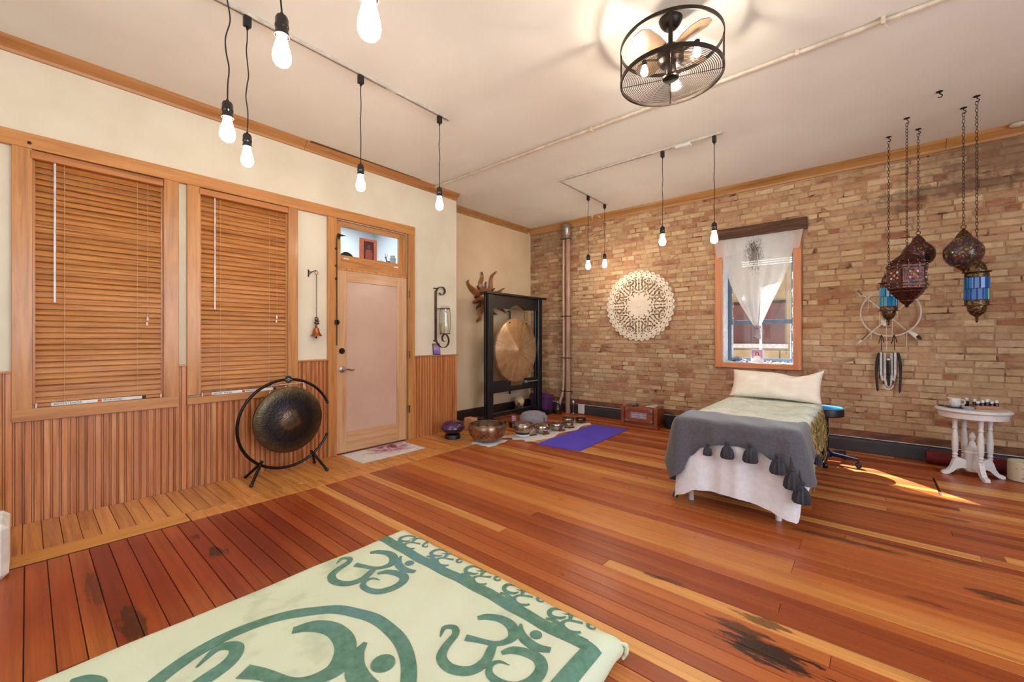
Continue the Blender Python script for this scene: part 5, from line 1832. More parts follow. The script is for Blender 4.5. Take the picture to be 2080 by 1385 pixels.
c_ = (-4.045, 2.565)
solo('door_mat', MB().box(c_[0] - 0.215, c_[0] + 0.215, c_[1] - 0.385, c_[1] + 0.385, 0.0005, 0.007, 0.002), mat_print(), 'thin white door mat printed with pink flowers', 'mat')

# ---- round gong on a ring stand
gxp = -4.06
t = thing('ring_gong_stand', 'black tubular ring stand on four splayed feet by the wainscot', 'gong stand', (gxp, 1.56, 0))
gy0, gz0, GR = 1.56, 0.470, 0.402
a0_, a1_ = math.radians(22), math.radians(360 - 24)
part('ring', MB().tube([(gxp, gy0 + GR * math.cos(a0_ + (a1_ - a0_) * i / 60), gz0 + GR * math.sin(a0_ + (a1_ - a0_) * i / 60)) for i in range(61)], 0.0125, 10), M['black_metal'], t, True)
for a in (a0_, a1_):
    part('end_cap', MB().blob((gxp, gy0 + GR * math.cos(a), gz0 + GR * math.sin(a)), 0.016, 0.016, 0.016, 10, 8), M['black'], t, True)
for (y0, legs) in ((1.345, ((-4.215, 1.27), (-3.93, 1.225))), (1.785, ((-4.20, 1.87), (-3.87, 1.84)))):
    top = Vector((gxp, y0, 0.155 if y0 < 1.5 else 0.16))
    for (lx, ly) in legs:
        e = Vector((lx, ly, 0.012))
        lg = part('leg', MB().tube([top + (top - e) * 0.06, e], 0.0125, 8), M['black_metal'], t, True)
        part('rubber_foot', MB().blob(e + Vector((0, 0, 0.003)), 0.017, 0.017, 0.0145, 10, 6), M['black'], lg, True)
bd_ = part('badge', MB().lathe([(0.033, 0), (0.033, 0.006), (0, 0.006)], (gxp + 0.012, gy0 + 0.005, gz0 + GR), 24, rot_x), M['black'], t, True, label='round black badge with white marks')
mk = MB()
for (zz, hw_, th_) in ((0.010, 0.008, 0.003), (-0.002, 0.024, 0.0022), (-0.010, 0.008, 0.0014)):
    mk.box(gxp + 0.018, gxp + 0.0188, gy0 + 0.005 - hw_, gy0 + 0.005 + hw_, gz0 + GR + zz - th_ / 2, gz0 + GR + zz + th_ / 2)
part('badge_marks', mk, M['label_white'], bd_, True)
for yy in (1.425, 1.705):
    zz = gz0 + math.sqrt(GR ** 2 - (yy - gy0) ** 2)
    part('hook', MB().tube(smooth_path([(gxp, yy, zz - 0.005), (gxp + 0.012, yy, zz - 0.02), (gxp + 0.006, yy + 0.008, zz - 0.032), (gxp - 0.006, yy, zz - 0.028)]), 0.0025, 5), M['steel'], t, True)


def gong_dark():
    s = NT('dark_hammered_bronze')
    o = s.obj()
    ln = s.n('ShaderNodeVectorMath', operation='LENGTH')
    s.l(s.mapping(o, (0, 1, 1)), ln.inputs[0])
    r = s.math('DIVIDE', ln.outputs['Value'], 0.30)
    nz = s.noise(o, 16.0, 5, 0.65)
    f = s.math('ADD', r, s.math('MULTIPLY', s.math('SUBTRACT', nz, 0.5), 0.30))
    col = s.ramp(f, [(0.0, (112, 92, 74)), (0.10, (84, 70, 62)), (0.22, (112, 88, 62)), (0.32, (58, 48, 44)), (0.62, (38, 34, 36)), (0.80, (66, 54, 40)), (0.95, (92, 78, 56))])
    dots = s.n('ShaderNodeTexVoronoi')
    dots.inputs['Scale'].default_value = 60
    s.l(o, dots.inputs['Vector'])
    s.bump(s.math('ADD', dots.outputs['Distance'], nz), 0.35, 0.004)
    return s.fin(col, 0.34, 0.75)


rg_ = 0.302
gg = thing('round_gong', 'dark hammered bronze gong hanging from the ring stand', 'gong', (gxp + 0.005, 1.582, 0.497))
GP = [(0.0, 0.030), (0.045, 0.029), (0.075, 0.020), (0.16, 0.012), (0.235, 0.008), (0.285, 0.002), (0.300, -0.008), (0.302, -0.035), (0.296, -0.036), (0.290, -0.010), (0.2, 0.002), (0.08, 0.010), (0, 0.018)]
part('disc', MB().lathe(GP, (0, 0, 0), 56, rot_x), gong_dark(), gg)
cr_ = plain('gong_cord', (226, 214, 204), 0.7)
part('cord', MB().tube([(0.004, -0.157, 0.33), (0.004, -0.175, 0.262)], 0.003, 5).tube([(0.004, 0.123, 0.335), (0.004, 0.138, 0.272)], 0.003, 5).tube([(0.004, -0.157, 0.33), (0.004, 0.123, 0.335)], 0.0028, 5).tube([(0.004, 0.123, 0.335), (0.004, 0.120, 0.29)], 0.0028, 5), cr_, gg)

# ---- white block at the left edge
p = gz(18, 1176)
M['boucle'] = plain('white_boucle', (232, 226, 216), 0.95, c2=(218, 208, 196), scale=18, bump=0.5, sheen=0.3)
solo('floor_cushion', MB().box(p.x - 0.32, p.x, p.y - 0.55, p.y, 0.0, 0.285, 0.025), M['boucle'], 'white fabric floor cushion cut off by the left edge', 'cushion')

# ================================================================== alcove things
# ---- carved wooden sun
xw = XA + 0.035
sc_ = gx(989, 604, xw)
t = thing('sun_carving', 'carved wooden sun with wavy flame rays on alcove wall', 'wall art', (XA + 0.005, sc_.y, sc_.z))
M['sun_wood'] = plain('sun_teak', (158, 92, 46), 0.4, c2=(112, 58, 28), scale=14, coat=0.3, stretch=(1, 1, 0.4))
M['sun_dark'] = plain('sun_teak_dark', (96, 54, 32), 0.45, c2=(72, 40, 24), scale=14)
q8 = lambda x, y: gx(930 + x / 10.654, 540 + y / 10.654, xw)


def flame(pts, ws, th=0.020, xo_=0.0):
    P = smooth_path([q8(*p) for p in pts], 5)
    k = len(P)
    vs, fs = [], []
    for i in range(k):
        f = i / (k - 1) * (len(ws) - 1)
        j = min(int(f), len(ws) - 2)
        w_ = ws[j] + (ws[j + 1] - ws[j]) * (f - j)
        a, b = P[max(0, i - 1)], P[min(k - 1, i + 1)]
        tg = (b - a).normalized()
        sd = Vector((1, 0, 0)).cross(tg).normalized()
        c = P[i] + Vector((xo_, 0, 0))
        vs += [c + sd * w_ - Vector((th * 0.5, 0, 0)), c + Vector((th, 0, 0)), c - sd * w_ - Vector((th * 0.5, 0, 0)), c - Vector((th, 0, 0))]
    for i in range(k - 1):
        for j in range(4):
            fs.append((i * 4 + j, i * 4 + (j + 1) % 4, i * 4 + 4 + (j + 1) % 4, i * 4 + 4 + j))
    fs += [(3, 2, 1, 0), tuple((k - 1) * 4 + j for j in range(4))]
    return MB().add(vs, fs)


FL = [([(640, 640), (545, 520), (500, 400), (540, 260), (515, 125)], [0.06, 0.055, 0.042, 0.030, 0.006]),
      ([(640, 640), (720, 480), (730, 340), (750, 230), (835, 122)], [0.06, 0.05, 0.04, 0.028, 0.006]),
      ([(620, 660), (440, 590), (310, 490), (240, 400), (215, 340), (240, 305)], [0.06, 0.055, 0.045, 0.02, 0.012, 0.004]),
      ([(620, 720), (560, 880), (500, 1030), (490, 1130), (415, 1205)], [0.06, 0.055, 0.045, 0.034, 0.014]),
      ([(600, 700), (450, 740), (340, 790)], [0.05, 0.045, 0.02]),
      ([(660, 700), (880, 880), (960, 930), (1045, 1020)], [0.05, 0.04, 0.030, 0.004]),
      ([(660, 680), (860, 600), (960, 520), (1010, 480)], [0.05, 0.04, 0.02, 0.004]),
      ([(650, 720), (720, 900), (780, 1020), (860, 1045)], [0.05, 0.045, 0.03, 0.006])]
for pts, ws in FL:
    part('flame_ray', flame(pts, ws), M['sun_wood'], t, True)
for pts, ws in (([(600, 600), (470, 480), (430, 430)], [0.03, 0.02, 0.004]), ([(620, 600), (620, 400), (628, 340)], [0.03, 0.02, 0.004]), ([(660, 640), (780, 520), (810, 480)], [0.03, 0.018, 0.004]), ([(600, 680), (420, 670), (375, 675)], [0.03, 0.02, 0.004]), ([(610, 760), (450, 880), (410, 940)], [0.03, 0.022, 0.006]), ([(650, 640), (850, 570), (910, 550)], [0.03, 0.02, 0.004])):
    part('back_ray', flame(pts, ws, 0.012, -0.014), M['sun_dark'], t, True)
c8 = q8(630, 690)
part('sun_disc', MB().lathe([(0.0, 0.022), (0.12, 0.018), (0.15, 0.006), (0.15, -0.012)], c8, 28, rot_x), M['sun_wood'], t, True)
part('mosaic_face', MB().lathe([(0.0, 0.030), (0.07, 0.029), (0.10, 0.024), (0.102, 0.012)], c8, 28, rot_x), mosaic('face_mosaic', (206, 180, 170), [(236, 226, 226), (226, 186, 186), (176, 80, 70), (240, 234, 226), (200, 140, 130)], 55, 0.3), t, True, label='pink and white mosaic centre')

# ---- big gong frame
GX = -4.28
gf = thing('large_gong_stand', 'tall black wooden gong frame standing in the alcove', 'gong stand', (GX, 5.11, 0))
for yy in (4.455, 5.665):
    part('post', MB().box(GX - 0.055, GX - 0.012, yy - 0.045, yy + 0.055, 0.05, 1.905, 0.004).box(GX + 0.012, GX + 0.055, yy - 0.045, yy + 0.055, 0.05, 1.905, 0.004).box(GX - 0.02, GX + 0.02, yy - 0.02, yy + 0.03, 0.05, 1.905), M['black_wood'], gf, True)
    part('foot', MB().box(GX - 0.30, GX + 0.30, yy - 0.05, yy + 0.06, 0.0, 0.055, 0.006), M['black_wood'], gf, True)
part('top_cap', MB().box(GX - 0.085, GX + 0.085, 4.345, 5.815, 1.905, 1.937, 0.006), M['black_wood'], gf, True)
ol = [(4.51, 1.905), (4.51, 1.715), (4.86, 1.705)] + [(4.90 + 0.42 * i / 12, 1.705 + 0.075 * math.sin(PI * i / 12)) for i in range(13)] + [(5.36, 1.705), (5.62, 1.715), (5.62, 1.905)]
part('top_beam', MB().prism(ol, GX - 0.022, GX + 0.022, lambda u, v, w: (w, u, v)), M['black_wood'], gf, True, smooth=0.3)
ol = [(4.51, 0.425), (5.62, 0.425), (5.62, 0.60)] + [(5.36 - 0.10 * i / 6, 0.60 - 0.10 * (0.5 - 0.5 * math.cos(PI * i / 6))) for i in range(7)] + [(4.96 - 0.12 * i / 6, 0.50 + 0.10 * (0.5 - 0.5 * math.cos(PI * i / 6))) for i in range(7)] + [(4.51, 0.60)]
part('lower_beam', MB().prism(ol, GX - 0.022, GX + 0.022, lambda u, v, w: (w, u, v)), M['black_wood'], gf, True, smooth=0.3)
part('stretcher', MB().box(GX - 0.02, GX + 0.02, 4.50, 5.63, 0.06, 0.12, 0.004), M['black_wood'], gf, True)


def gong_bright():
    s = NT('bright_gong_bronze')
    o = s.obj()
    sep = s.n('ShaderNodeSeparateXYZ')
    s.l(o, sep.inputs[0])
    an = s.math('ARCTAN2', sep.outputs[2], sep.outputs[1])
    k = s.n('ShaderNodeCombineXYZ')
    s.l(s.math('MULTIPLY', an, 5.0), k.inputs[0])
    nz = s.noise(k.outputs[0], 1.0, 3, 0.6)
    n2 = s.noise(o, 9.0, 4, 0.6)
    f = s.math('ADD', s.math('MULTIPLY', nz, 0.55), s.math('MULTIPLY', n2, 0.45))
    col = s.ramp(f, [(0.32, (190, 150, 108)), (0.5, (224, 190, 148)), (0.68, (242, 220, 186))])  # radial highlight streaks mixed into the bronze colour
    ln = s.n('ShaderNodeVectorMath', operation='LENGTH')
    s.l(s.mapping(o, (0, 1, 1)), ln.inputs[0])
    w = s.math('SINE', s.math('MULTIPLY', ln.outputs['Value'], 420.0))
    s.bump(s.math('ADD', s.math('MULTIPLY', w, 0.15), n2), 0.10, 0.004)
    tg = s.n('ShaderNodeTangent', direction_type='RADIAL', axis='X')
    s.l(tg.outputs[0], s.b.inputs['Tangent'])
    s.b.inputs['Anisotropic'].default_value = 0.8
    s.b.inputs['Anisotropic Rotation'].default_value = 0.25
    return s.fin(col, 0.32, 0.8)


bgn = thing('big_gong', 'large bright bronze gong hanging in the black frame', 'gong', (GX + 0.01, 5.112, 1.062))
k_ = 0.515 / 0.302
GP2 = [(0.0, 0.040), (0.035, 0.038), (0.06, 0.026), (0.20, 0.020), (0.36, 0.014), (0.47, 0.006), (0.505, -0.004), (0.515, -0.03), (0.508, -0.032), (0.49, -0.004), (0.3, 0.006), (0, 0.02)]
part('disc', MB().lathe(GP2, (0, 0, 0), 72, rot_x), gong_bright(), bgn)
part('cord', MB().tube([(0.0, -0.19, 0.475), (0.0, -0.185, 0.655)], 0.003, 5).tube([(0.0, 0.19, 0.475), (0.0, 0.185, 0.655)], 0.003, 5).tube([(0.0, -0.185, 0.652), (0.0, 0.185, 0.642)], 0.003, 5), M['bronze'], bgn)
part('rim_peg', MB().blob((0.012, -0.195, 0.435), 0.012, 0.012, 0.012, 8, 6).blob((0.012, 0.215, 0.425), 0.012, 0.012, 0.012, 8, 6), M['bronze'], bgn)
t = thing('gong_mallet', 'grey-headed mallet resting across the lower beam of the gong frame', 'mallet', (GX + 0.05, 5.38, 0.525))
part('head', MB().blob((0, -0.10, 0.02), 0.028, 0.04, 0.028, 12, 8), plain('mallet_felt', (120, 116, 116), 0.8), t)
part('handle', MB().tube([(0, -0.07, 0.02), (0.0, 0.22, 0.02)], 0.009, 8), plain('mallet_handle', (150, 136, 124), 0.5), t)
# hanging rope and dark cloth behind the right post
solo('hanging_strap', MB().box(XA + 0.06, XA + 0.075, 5.36, 5.385, 0.30, 1.72).box(XA + 0.002, XA + 0.06, 5.367, 5.379, 1.70, 1.715), M['black'], 'long thin black strap hanging behind the big gong', 'strap')

# ---- floor things from left to right
M['drum_purple'] = plain('drum_purple', (84, 42, 104), 0.22, 0.35, c2=(60, 34, 66), scale=8, coat=0.6)
p = Vector((-3.965, 3.48, 0))
t = thing('tongue_drum', 'purple steel tongue drum on a black base by the wainscot', 'drum', p)
part('base', MB().lathe([(0.075, 0), (0.098, 0.0), (0.098, 0.035), (0.088, 0.05), (0.075, 0.05)], n=28), M['black'], t)
part('lower_shell', MB().lathe([(0.0, 0.045), (0.06, 0.050), (0.115, 0.080), (0.148, 0.118), (0.152, 0.130)], n=36), plain('drum_shell_dark', (64, 36, 52), 0.22, 0.4, coat=0.6), t)
part('upper_shell', MB().lathe([(0.152, 0.130), (0.150, 0.145), (0.132, 0.180), (0.090, 0.208), (0.04, 0.220), (0.0, 0.223)], n=36), M['drum_purple'], t)
part('seam_band', MB().ring((0, 0, 0.131), 0.152, 0.004, n=36, m=6), M['drum_purple'], t)
part('hang_cord', MB().tube(smooth_path([(0.11, -0.08, 0.13), (0.118, -0.082, 0.10), (0.112, -0.08, 0.07)]), 0.003, 5), M['bronze'], t)
solo('wood_block', MB().box(-4.20, -4.06, 3.895, 4.015, 0.0, 0.165, 0.004), wood('block_wood', (170, 116, 76), (196, 146, 102), (208, 162, 120), 2, 0.6, 0.02), 'plain pine block standing at the wall corner', 'block')
M['bowl_dark'] = plain('bowl_bronze_dark', (124, 82, 52), 0.28, 0.8, c2=(84, 54, 36), scale=18)


def lattice_bowl():
    s = NT('etched_bowl_bronze')
    o = s.obj()
    sep = s.n('ShaderNodeSeparateXYZ')
    s.l(o, sep.inputs[0])
    an = s.math('ARCTAN2', sep.outputs[1], sep.outputs[0])
    u = s.math('MULTIPLY', an, 11.0)
    v = s.math('MULTIPLY', sep.outputs[2], 60.0)
    l1 = s.math('ABSOLUTE', s.math('SINE', s.math('ADD', u, v)))
    l2 = s.math('ABSOLUTE', s.math('SINE', s.math('SUBTRACT', u, v)))
    ed = s.ramp(s.math('MINIMUM', l1, l2), [(0.10, (1, 1, 1)), (0.2, (0, 0, 0))])
    band_ = s.ramp(sep.outputs[2], [(0.030, (0, 0, 0)), (0.036, (1, 1, 1)), (0.125, (1, 1, 1)), (0.13, (0, 0, 0))])
    nz = s.noise(o, 14.0, 4, 0.6)
    col = s.ramp(nz, [(0.35, (112, 80, 60)), (0.6, (162, 130, 104))])
    col = s.mix(s.math('MULTIPLY', ed, band_), col, lin((206, 152, 96)))
    return s.fin(col, 0.3, 0.75)


def bowl(loc, r, h, mat, label, group=None, z=0.0, ring=None):
    t = thing('singing_bowl', label, 'singing bowl', (loc[0], loc[1], z), group=group)
    prof = [(0.0, 0.0), (r * 0.45, 0.0), (r * 0.72, h * 0.12), (r * 0.93, h * 0.38), (r * 1.0, h * 0.68), (r * 0.97, h * 0.97), (r * 0.95, h), (r * 0.92, h * 0.99), (r * 0.94, h * 0.68), (r * 0.87, h * 0.40), (r * 0.66, h * 0.17), (0.0, h * 0.07)]
    part('bowl', MB().lathe(prof, n=40), mat, t)
    part('rim', MB().ring((0, 0, h * 0.995), r * 0.945, r * 0.028, n=40, m=6), M['bowl_rim'], t)
    return t


M['bowl_rim'] = plain('bowl_rim_bright', (186, 150, 112), 0.22, 0.9)
M['bowl_mid'] = plain('bowl_bronze_mid', (188, 172, 154), 0.24, 0.9, c2=(148, 128, 110), scale=14)
M['bowl_light'] = plain('bowl_bronze_light', (216, 202, 184), 0.18, 0.95, c2=(186, 166, 146), scale=14)
# white cloth under the big bowl
p0 = gz(1010, 900)


def cloth_slab(corners, th, mat, name, label, seed, edge=0.01, n=18, wave=0.006):
    rg = random.Random(seed)
    ph = [rg.uniform(0, 6) for _ in range(6)]
    A, B_, C_, D_ = [Vector((c[0], c[1], 0)) for c in corners]

    def fn(u, v):
        p = A.lerp(B_, u).lerp(D_.lerp(C_, u), v)
        e = edge * math.sin(u * 17 + ph[0]) * (1 if v < 0.5 else -1) * (abs(v - 0.5) * 2) ** 4
        f = edge * math.sin(v * 15 + ph[1]) * (abs(u - 0.5) * 2) ** 4
        m_ = 1 - max(abs(2 * u - 1), abs(2 * v - 1)) ** 8
        return Vector((p.x + f, p.y + e, 0.001 + th * m_ + wave * m_ * (0.5 + 0.5 * math.sin(u * 9 + ph[2]) * math.sin(v * 7 + ph[3]))))
    return solo(name, MB().grid(n, n, fn), mat, label, 'cloth', smooth=1.2)


cloth_slab([(-3.60, 3.44), (-3.30, 3.46), (-3.34, 3.83), (-3.66, 3.80)], 0.012, M['white_cloth'], 'bowl_cloth', 'folded white cloth under the largest singing bowl', 3, wave=0.0)
bowl((-3.50, 3.625), 0.225, 0.205, lattice_bowl(), 'largest singing bowl with etched lattice pattern, on white cloth', z=0.013)
# fuzzy runner
rn = [gz(1028, 888), gz(1070, 902), gz(1206, 864), gz(1184, 852)]
cloth_slab([(-3.52, 3.90), (-3.05, 3.98), (-3.06, 5.36), (-3.42, 5.52)], 0.010, M['boucle'], 'white_runner', 'long fluffy white runner under the row of small bowls', 5, 0.035, 34, wave=0.0)
zr = 0.0112
t = thing('bowl_ring', 'white ring cushion under the second largest singing bowl', 'cushion', (-3.335, 4.10, zr))
part('pad', MB().ring((0, 0, 0.018), 0.075, 0.018, n=28, m=8), M['white_cloth'], t)
part('band', MB().ring((0, 0, 0.034), 0.080, 0.008, n=28, m=6), M['black'], t)
grp = 'row of singing bowls'
bowl((-3.335, 4.10), 0.138, 0.115, M['bowl_mid'], 'second largest singing bowl, on a white ring cushion', grp, z=zr + 0.044)
bowl((-3.245, 4.40), 0.112, 0.105, M['bowl_light'], 'shiny golden singing bowl between the second largest bowl and grey cushion', grp, z=zr)
bowl((-3.195, 4.66), 0.094, 0.095, M['bowl_light'], 'fourth singing bowl in the row, smooth and bright', grp, z=zr)
bowl((-3.165, 4.90), 0.070, 0.068, M['bowl_mid'], 'smallest singing bowl near the middle of the purple mat edge', grp, z=zr)
bowl((-3.285, 5.08), 0.088, 0.095, M['bowl_mid'], 'singing bowl standing behind the smallest bowl', grp, z=zr)
bowl((-3.215, 5.30), 0.082, 0.065, M['bowl_dark'], 'dark brown singing bowl at the far end of the white runner', grp, z=zr)
for (px, py, lab) in ((1083, 884, 'short wooden striker beside the second largest bowl'), (1109, 882, 'short wooden striker beside the shiny golden bowl'), (1141, 875, 'short wooden striker beside the fourth singing bowl'), (1160, 869, 'short wooden striker beside the smallest singing bowl')):
    p = gz(px, py, zr)
    solo('bowl_striker', MB().tube([(p.x - 0.005, p.y - 0.055, zr + 0.012), (p.x + 0.03, p.y + 0.03, zr + 0.012)], 0.011, 8), plain('striker_wood', (112, 66, 46), 0.5), lab, 'striker', 'wooden strikers')
# grey cushion
M['grey_felt'] = plain('grey_cushion_fabric', (150, 146, 154), 0.9, c2=(138, 134, 144), scale=26, sheen=0.2)
p = Vector((-3.67, 4.76, 0))
t = thing('meditation_cushion', 'oval grey meditation cushion behind the singing bowls', 'cushion', p, rotz=math.radians(40))
cu_ = MB().lathe([(0.0, 0.0), (0.12, 0.0), (0.165, 0.025), (0.188, 0.075), (0.185, 0.125), (0.155, 0.172), (0.09, 0.197), (0.0, 0.202)], n=36)
cu_.v = [(x * 1.06, y * 0.85, z) for x, y, z in cu_.v]
part('body', cu_, M['grey_felt'], t)
part('side_logo', MB().box(0.135, 0.155, -0.115, -0.108, 0.05, 0.13), plain('cushion_mark', (92, 94, 124), 0.9), t)
# pink glass candle and dark dish
p = gz(1028, 862)
t = thing('glass_candle', 'small pink patterned candle glass on the floor by the frame', 'candle', (p.x + 0.06, p.y + 0.10, 0))
part('saucer', MB().lathe([(0.0, 0.0), (0.055, 0.0), (0.062, 0.012), (0.05, 0.012), (0, 0.008)], n=24), M['black'], t)
part('glass', MB().lathe([(0.036, 0.010), (0.036, 0.115), (0.032, 0.115), (0.032, 0.016), (0, 0.016)], n=20), plain('pink_glass', (226, 170, 176), 0.15, c2=(176, 110, 130), scale=40), t)
p = gz(1043, 868)
solo('dark_dish', MB().lathe([(0.0, 0.0), (0.045, 0.0), (0.065, 0.03), (0.07, 0.075), (0.064, 0.075), (0.05, 0.02), (0, 0.012)], (p.x, p.y, 0), 20), M['black'], 'small black dish on the floor behind the second bowl', 'dish')

# ---- clutter behind the cushion, at the foot of the frame
p = Vector((-4.26, 5.83, 0))
t = thing('purple_box', 'purple lidded storage box beside the pipe corner', 'box', (-4.30, 5.845, 0), rotz=math.radians(-8))
M['purple_card'] = plain('purple_card', (104, 50, 110), 0.6, c2=(90, 42, 96), scale=5)
part('body', MB().box(-0.20, 0.14, -0.10, 0.10, 0, 0.225, 0.004), M['purple_card'], t)
part('lid', MB().box(-0.208, 0.148, -0.108, 0.108, 0.215, 0.285, 0.004), M['purple_card'], t)
for k in range(2):
    part('black_mark', MB().prism([(-0.06 + k * 0.045, 0.07), (-0.035 + k * 0.045, 0.07), (0.0 + k * 0.035, 0.155 - k * 0.02), (-0.022 + k * 0.035, 0.155 - k * 0.02)], -0.104, -0.1, lambda u, v, w: (u, w, v)), M['black'], t)
solo('black_tray', MB().box(-4.20, -3.97, 5.30, 5.59, 0.0, 0.045, 0.005), M['black'], 'low black tray on the floor below the purple box', 'tray')
t = thing('dark_jar', 'dark brown glass jar with shiny stopper near the pipe', 'jar', (-3.905, 5.72, 0))
part('jar', MB().lathe([(0.0, 0.0), (0.06, 0.0), (0.066, 0.04), (0.06, 0.12), (0.035, 0.155), (0.03, 0.17)], n=20), plain('brown_glass', (64, 30, 22), 0.12, c2=(46, 22, 18)), t)
part('stopper', MB().blob((0, 0, 0.19), 0.026, 0.026, 0.026, 12, 8), M['steel'], t)
t = thing('salt_lamp', 'cream rough salt lamp on a rust base behind the gong frame', 'lamp', (-4.46, 5.40, 0))
part('base', MB().lathe([(0.0, 0), (0.08, 0.0), (0.082, 0.10), (0.06, 0.12), (0, 0.12)], n=14), plain('rust_base', (120, 56, 34), 0.6), t)
sl_ = MB().blob((0, 0, 0.19), 0.085, 0.085, 0.095, 10, 7)
sl_.v = [(x * R.uniform(0.9, 1.1), y * R.uniform(0.9, 1.1), z) for x, y, z in sl_.v]
part('salt', sl_, plain('salt_cream', (226, 196, 156), 0.6, c2=(196, 156, 116), scale=12), t, smooth=0.3)
t = thing('black_bottle', 'black bottle with pale label behind the grey cushion', 'bottle', (-4.38, 5.28, 0))
part('bottle', MB().lathe([(0.0, 0), (0.035, 0), (0.036, 0.12), (0.02, 0.15), (0.016, 0.19), (0, 0.19)], n=16), M['black'], t)
part('label_band', MB().lathe([(0.0366, 0.04), (0.0366, 0.09)], n=16), M['label_white'], t)
p = gz(1168, 840)
t = thing('silver_goblet', 'slim silver goblet standing against the baseboard', 'goblet', (p.x - 0.03, YB - 0.10, 0))
part('stem', MB().lathe([(0.0, 0.0), (0.035, 0.0), (0.03, 0.008), (0.007, 0.02), (0.006, 0.11), (0.012, 0.125)], n=18), M['steel'], t)
part('cup', MB().lathe([(0.010, 0.12), (0.032, 0.145), (0.038, 0.18), (0.030, 0.215), (0.026, 0.215), (0.033, 0.18), (0.0, 0.13)], n=18), M['steel'], t)
p = gz(1185, 840)
t = thing('plug_adapter', 'white plug-in air freshener low on the charcoal baseboard', 'plug', (p.x, YB - 0.068, 0.005))
part('body', MB().box(-0.055, 0.055, -0.03, 0.024, 0.0, 0.16, 0.012), M['white_paint'], t)
part('vent_dot', MB().blob((0.0, -0.03, 0.135), 0.006, 0.003, 0.006, 8, 6), M['black'], t)

# ---- harmonium
t = thing('harmonium', 'small wooden harmonium with metal corners and engraved plate', 'harmonium', (-2.455, 5.72, 0), rotz=math.radians(4))
M['harm_wood'] = wood('harmonium_wood', (112, 50, 22), (148, 76, 36), (172, 98, 52), 0, 0.35, 0.03, coat=0.4)
part('case', MB().box(-0.255, 0.255, -0.12, 0.17, 0.03, 0.275, 0.004), M['harm_wood'], t)
part('base_board', MB().box(-0.265, 0.265, -0.14, 0.18, 0.0, 0.035, 0.004), M['harm_wood'], t)
for sx in (-1, 1):
    part('side_cheek', MB().box(sx * 0.235 - 0.022, sx * 0.235 + 0.022, -0.145, 0.165, 0.03, 0.285, 0.004), M['harm_wood'], t)
fp = part('front_panel', MB().box(-0.195, 0.195, -0.150, -0.12, 0.075, 0.262, 0.003), M['harm_wood'], t)
for sx in (-1, 1):
    for z_, sz in ((0.080, 1), (0.257, -1)):
        part('metal_corner', MB().prism([(sx * 0.192, z_), (sx * 0.150, z_), (sx * 0.192, z_ + sz * 0.042)], -0.1535, -0.150, lambda u, v, w: (u, w, v)), M['steel'], fp)
pl = part('name_plate', MB().box(-0.115, 0.115, -0.153, -0.150, 0.125, 0.212), plain('plate_pinkish', (186, 166, 170), 0.35, 0.4), fp)
mk = MB()
for row_, (n_, zz) in enumerate(((9, 0.180), (8, 0.150))):
    for i in range(n_):
        if i == n_ // 2:
            continue
        x = -0.085 + 0.17 * i / (n_ - 1)
        mk.box(x - 0.006, x + 0.006, -0.1536, -0.153, zz - 0.007, zz + 0.007)
part('engraved_marks', mk, M['label_white'], pl)
part('cloth_bundle', MB().blob((-0.12, 0.0, 0.290), 0.075, 0.05, 0.016, 14, 8).blob((-0.07, 0.0, 0.303), 0.03, 0.03, 0.018, 10, 6), plain('bundle_print', (140, 128, 150), 0.8, c2=(60, 50, 66), scale=50, lo=0.45, hi=0.55), t)
part('paper_sheet', MB().prism([(0.06, 0.285), (0.20, 0.285), (0.185, 0.312)], -0.06, 0.06, lambda u, v, w: (u, w, v)), M['label_white'], t)
t = thing('black_speaker', 'small black round speaker on the floor by the baseboard', 'speaker', (-2.09, 5.85, 0))
part('body', MB().lathe([(0.0, 0.0), (0.075, 0.0), (0.088, 0.012), (0.09, 0.14), (0.08, 0.165), (0.05, 0.17), (0, 0.168)], n=28), plain('speaker_fabric', (26, 26, 30), 0.85, c2=(18, 18, 22), scale=120), t)
part('top_disc', MB().lathe([(0.0, 0.173), (0.045, 0.172), (0.05, 0.169)], n=24), M['black_metal'], t)

# ---- yoga mat
ym = [gz(1091, 902), gz(1181, 917), gz(1276, 872), gz(1204, 864)]
mm = NT('violet_yoga_mat')
nzv = mm.noise(mm.pos(), 180.0, 2, 0.5)
mm.bump(nzv, 0.15, 0.001)
M['yoga'] = mm.fin(mm.ramp(nzv, [(0.3, (80, 68, 210)), (0.7, (94, 80, 228))]), 0.6)


def ymat(u, v):
    p = Vector((-2.985, 3.925, 0)).lerp(Vector((-2.425, 3.985, 0)), u).lerp(Vector((-3.01, 5.31, 0)).lerp(Vector((-2.50, 5.37, 0)), u), v)
    return Vector((p.x, p.y, 0.0145))


mb = MB()
qs = [ymat(0, 0), ymat(1, 0), ymat(1, 1), ymat(0, 1)]
mb.add([(q.x, q.y, 0.0122) for q in qs] + [(q.x, q.y, 0.0182) for q in qs], [(3, 2, 1, 0), (4, 5, 6, 7), (0, 1, 5, 4), (1, 2, 6, 5), (2, 3, 7, 6), (3, 0, 4, 7)])
mb.v = [(x, y, z - 0.0118) for x, y, z in mb.v]
solo('yoga_mat', mb, M['yoga'], 'violet blue yoga mat unrolled on the floor', 'mat')

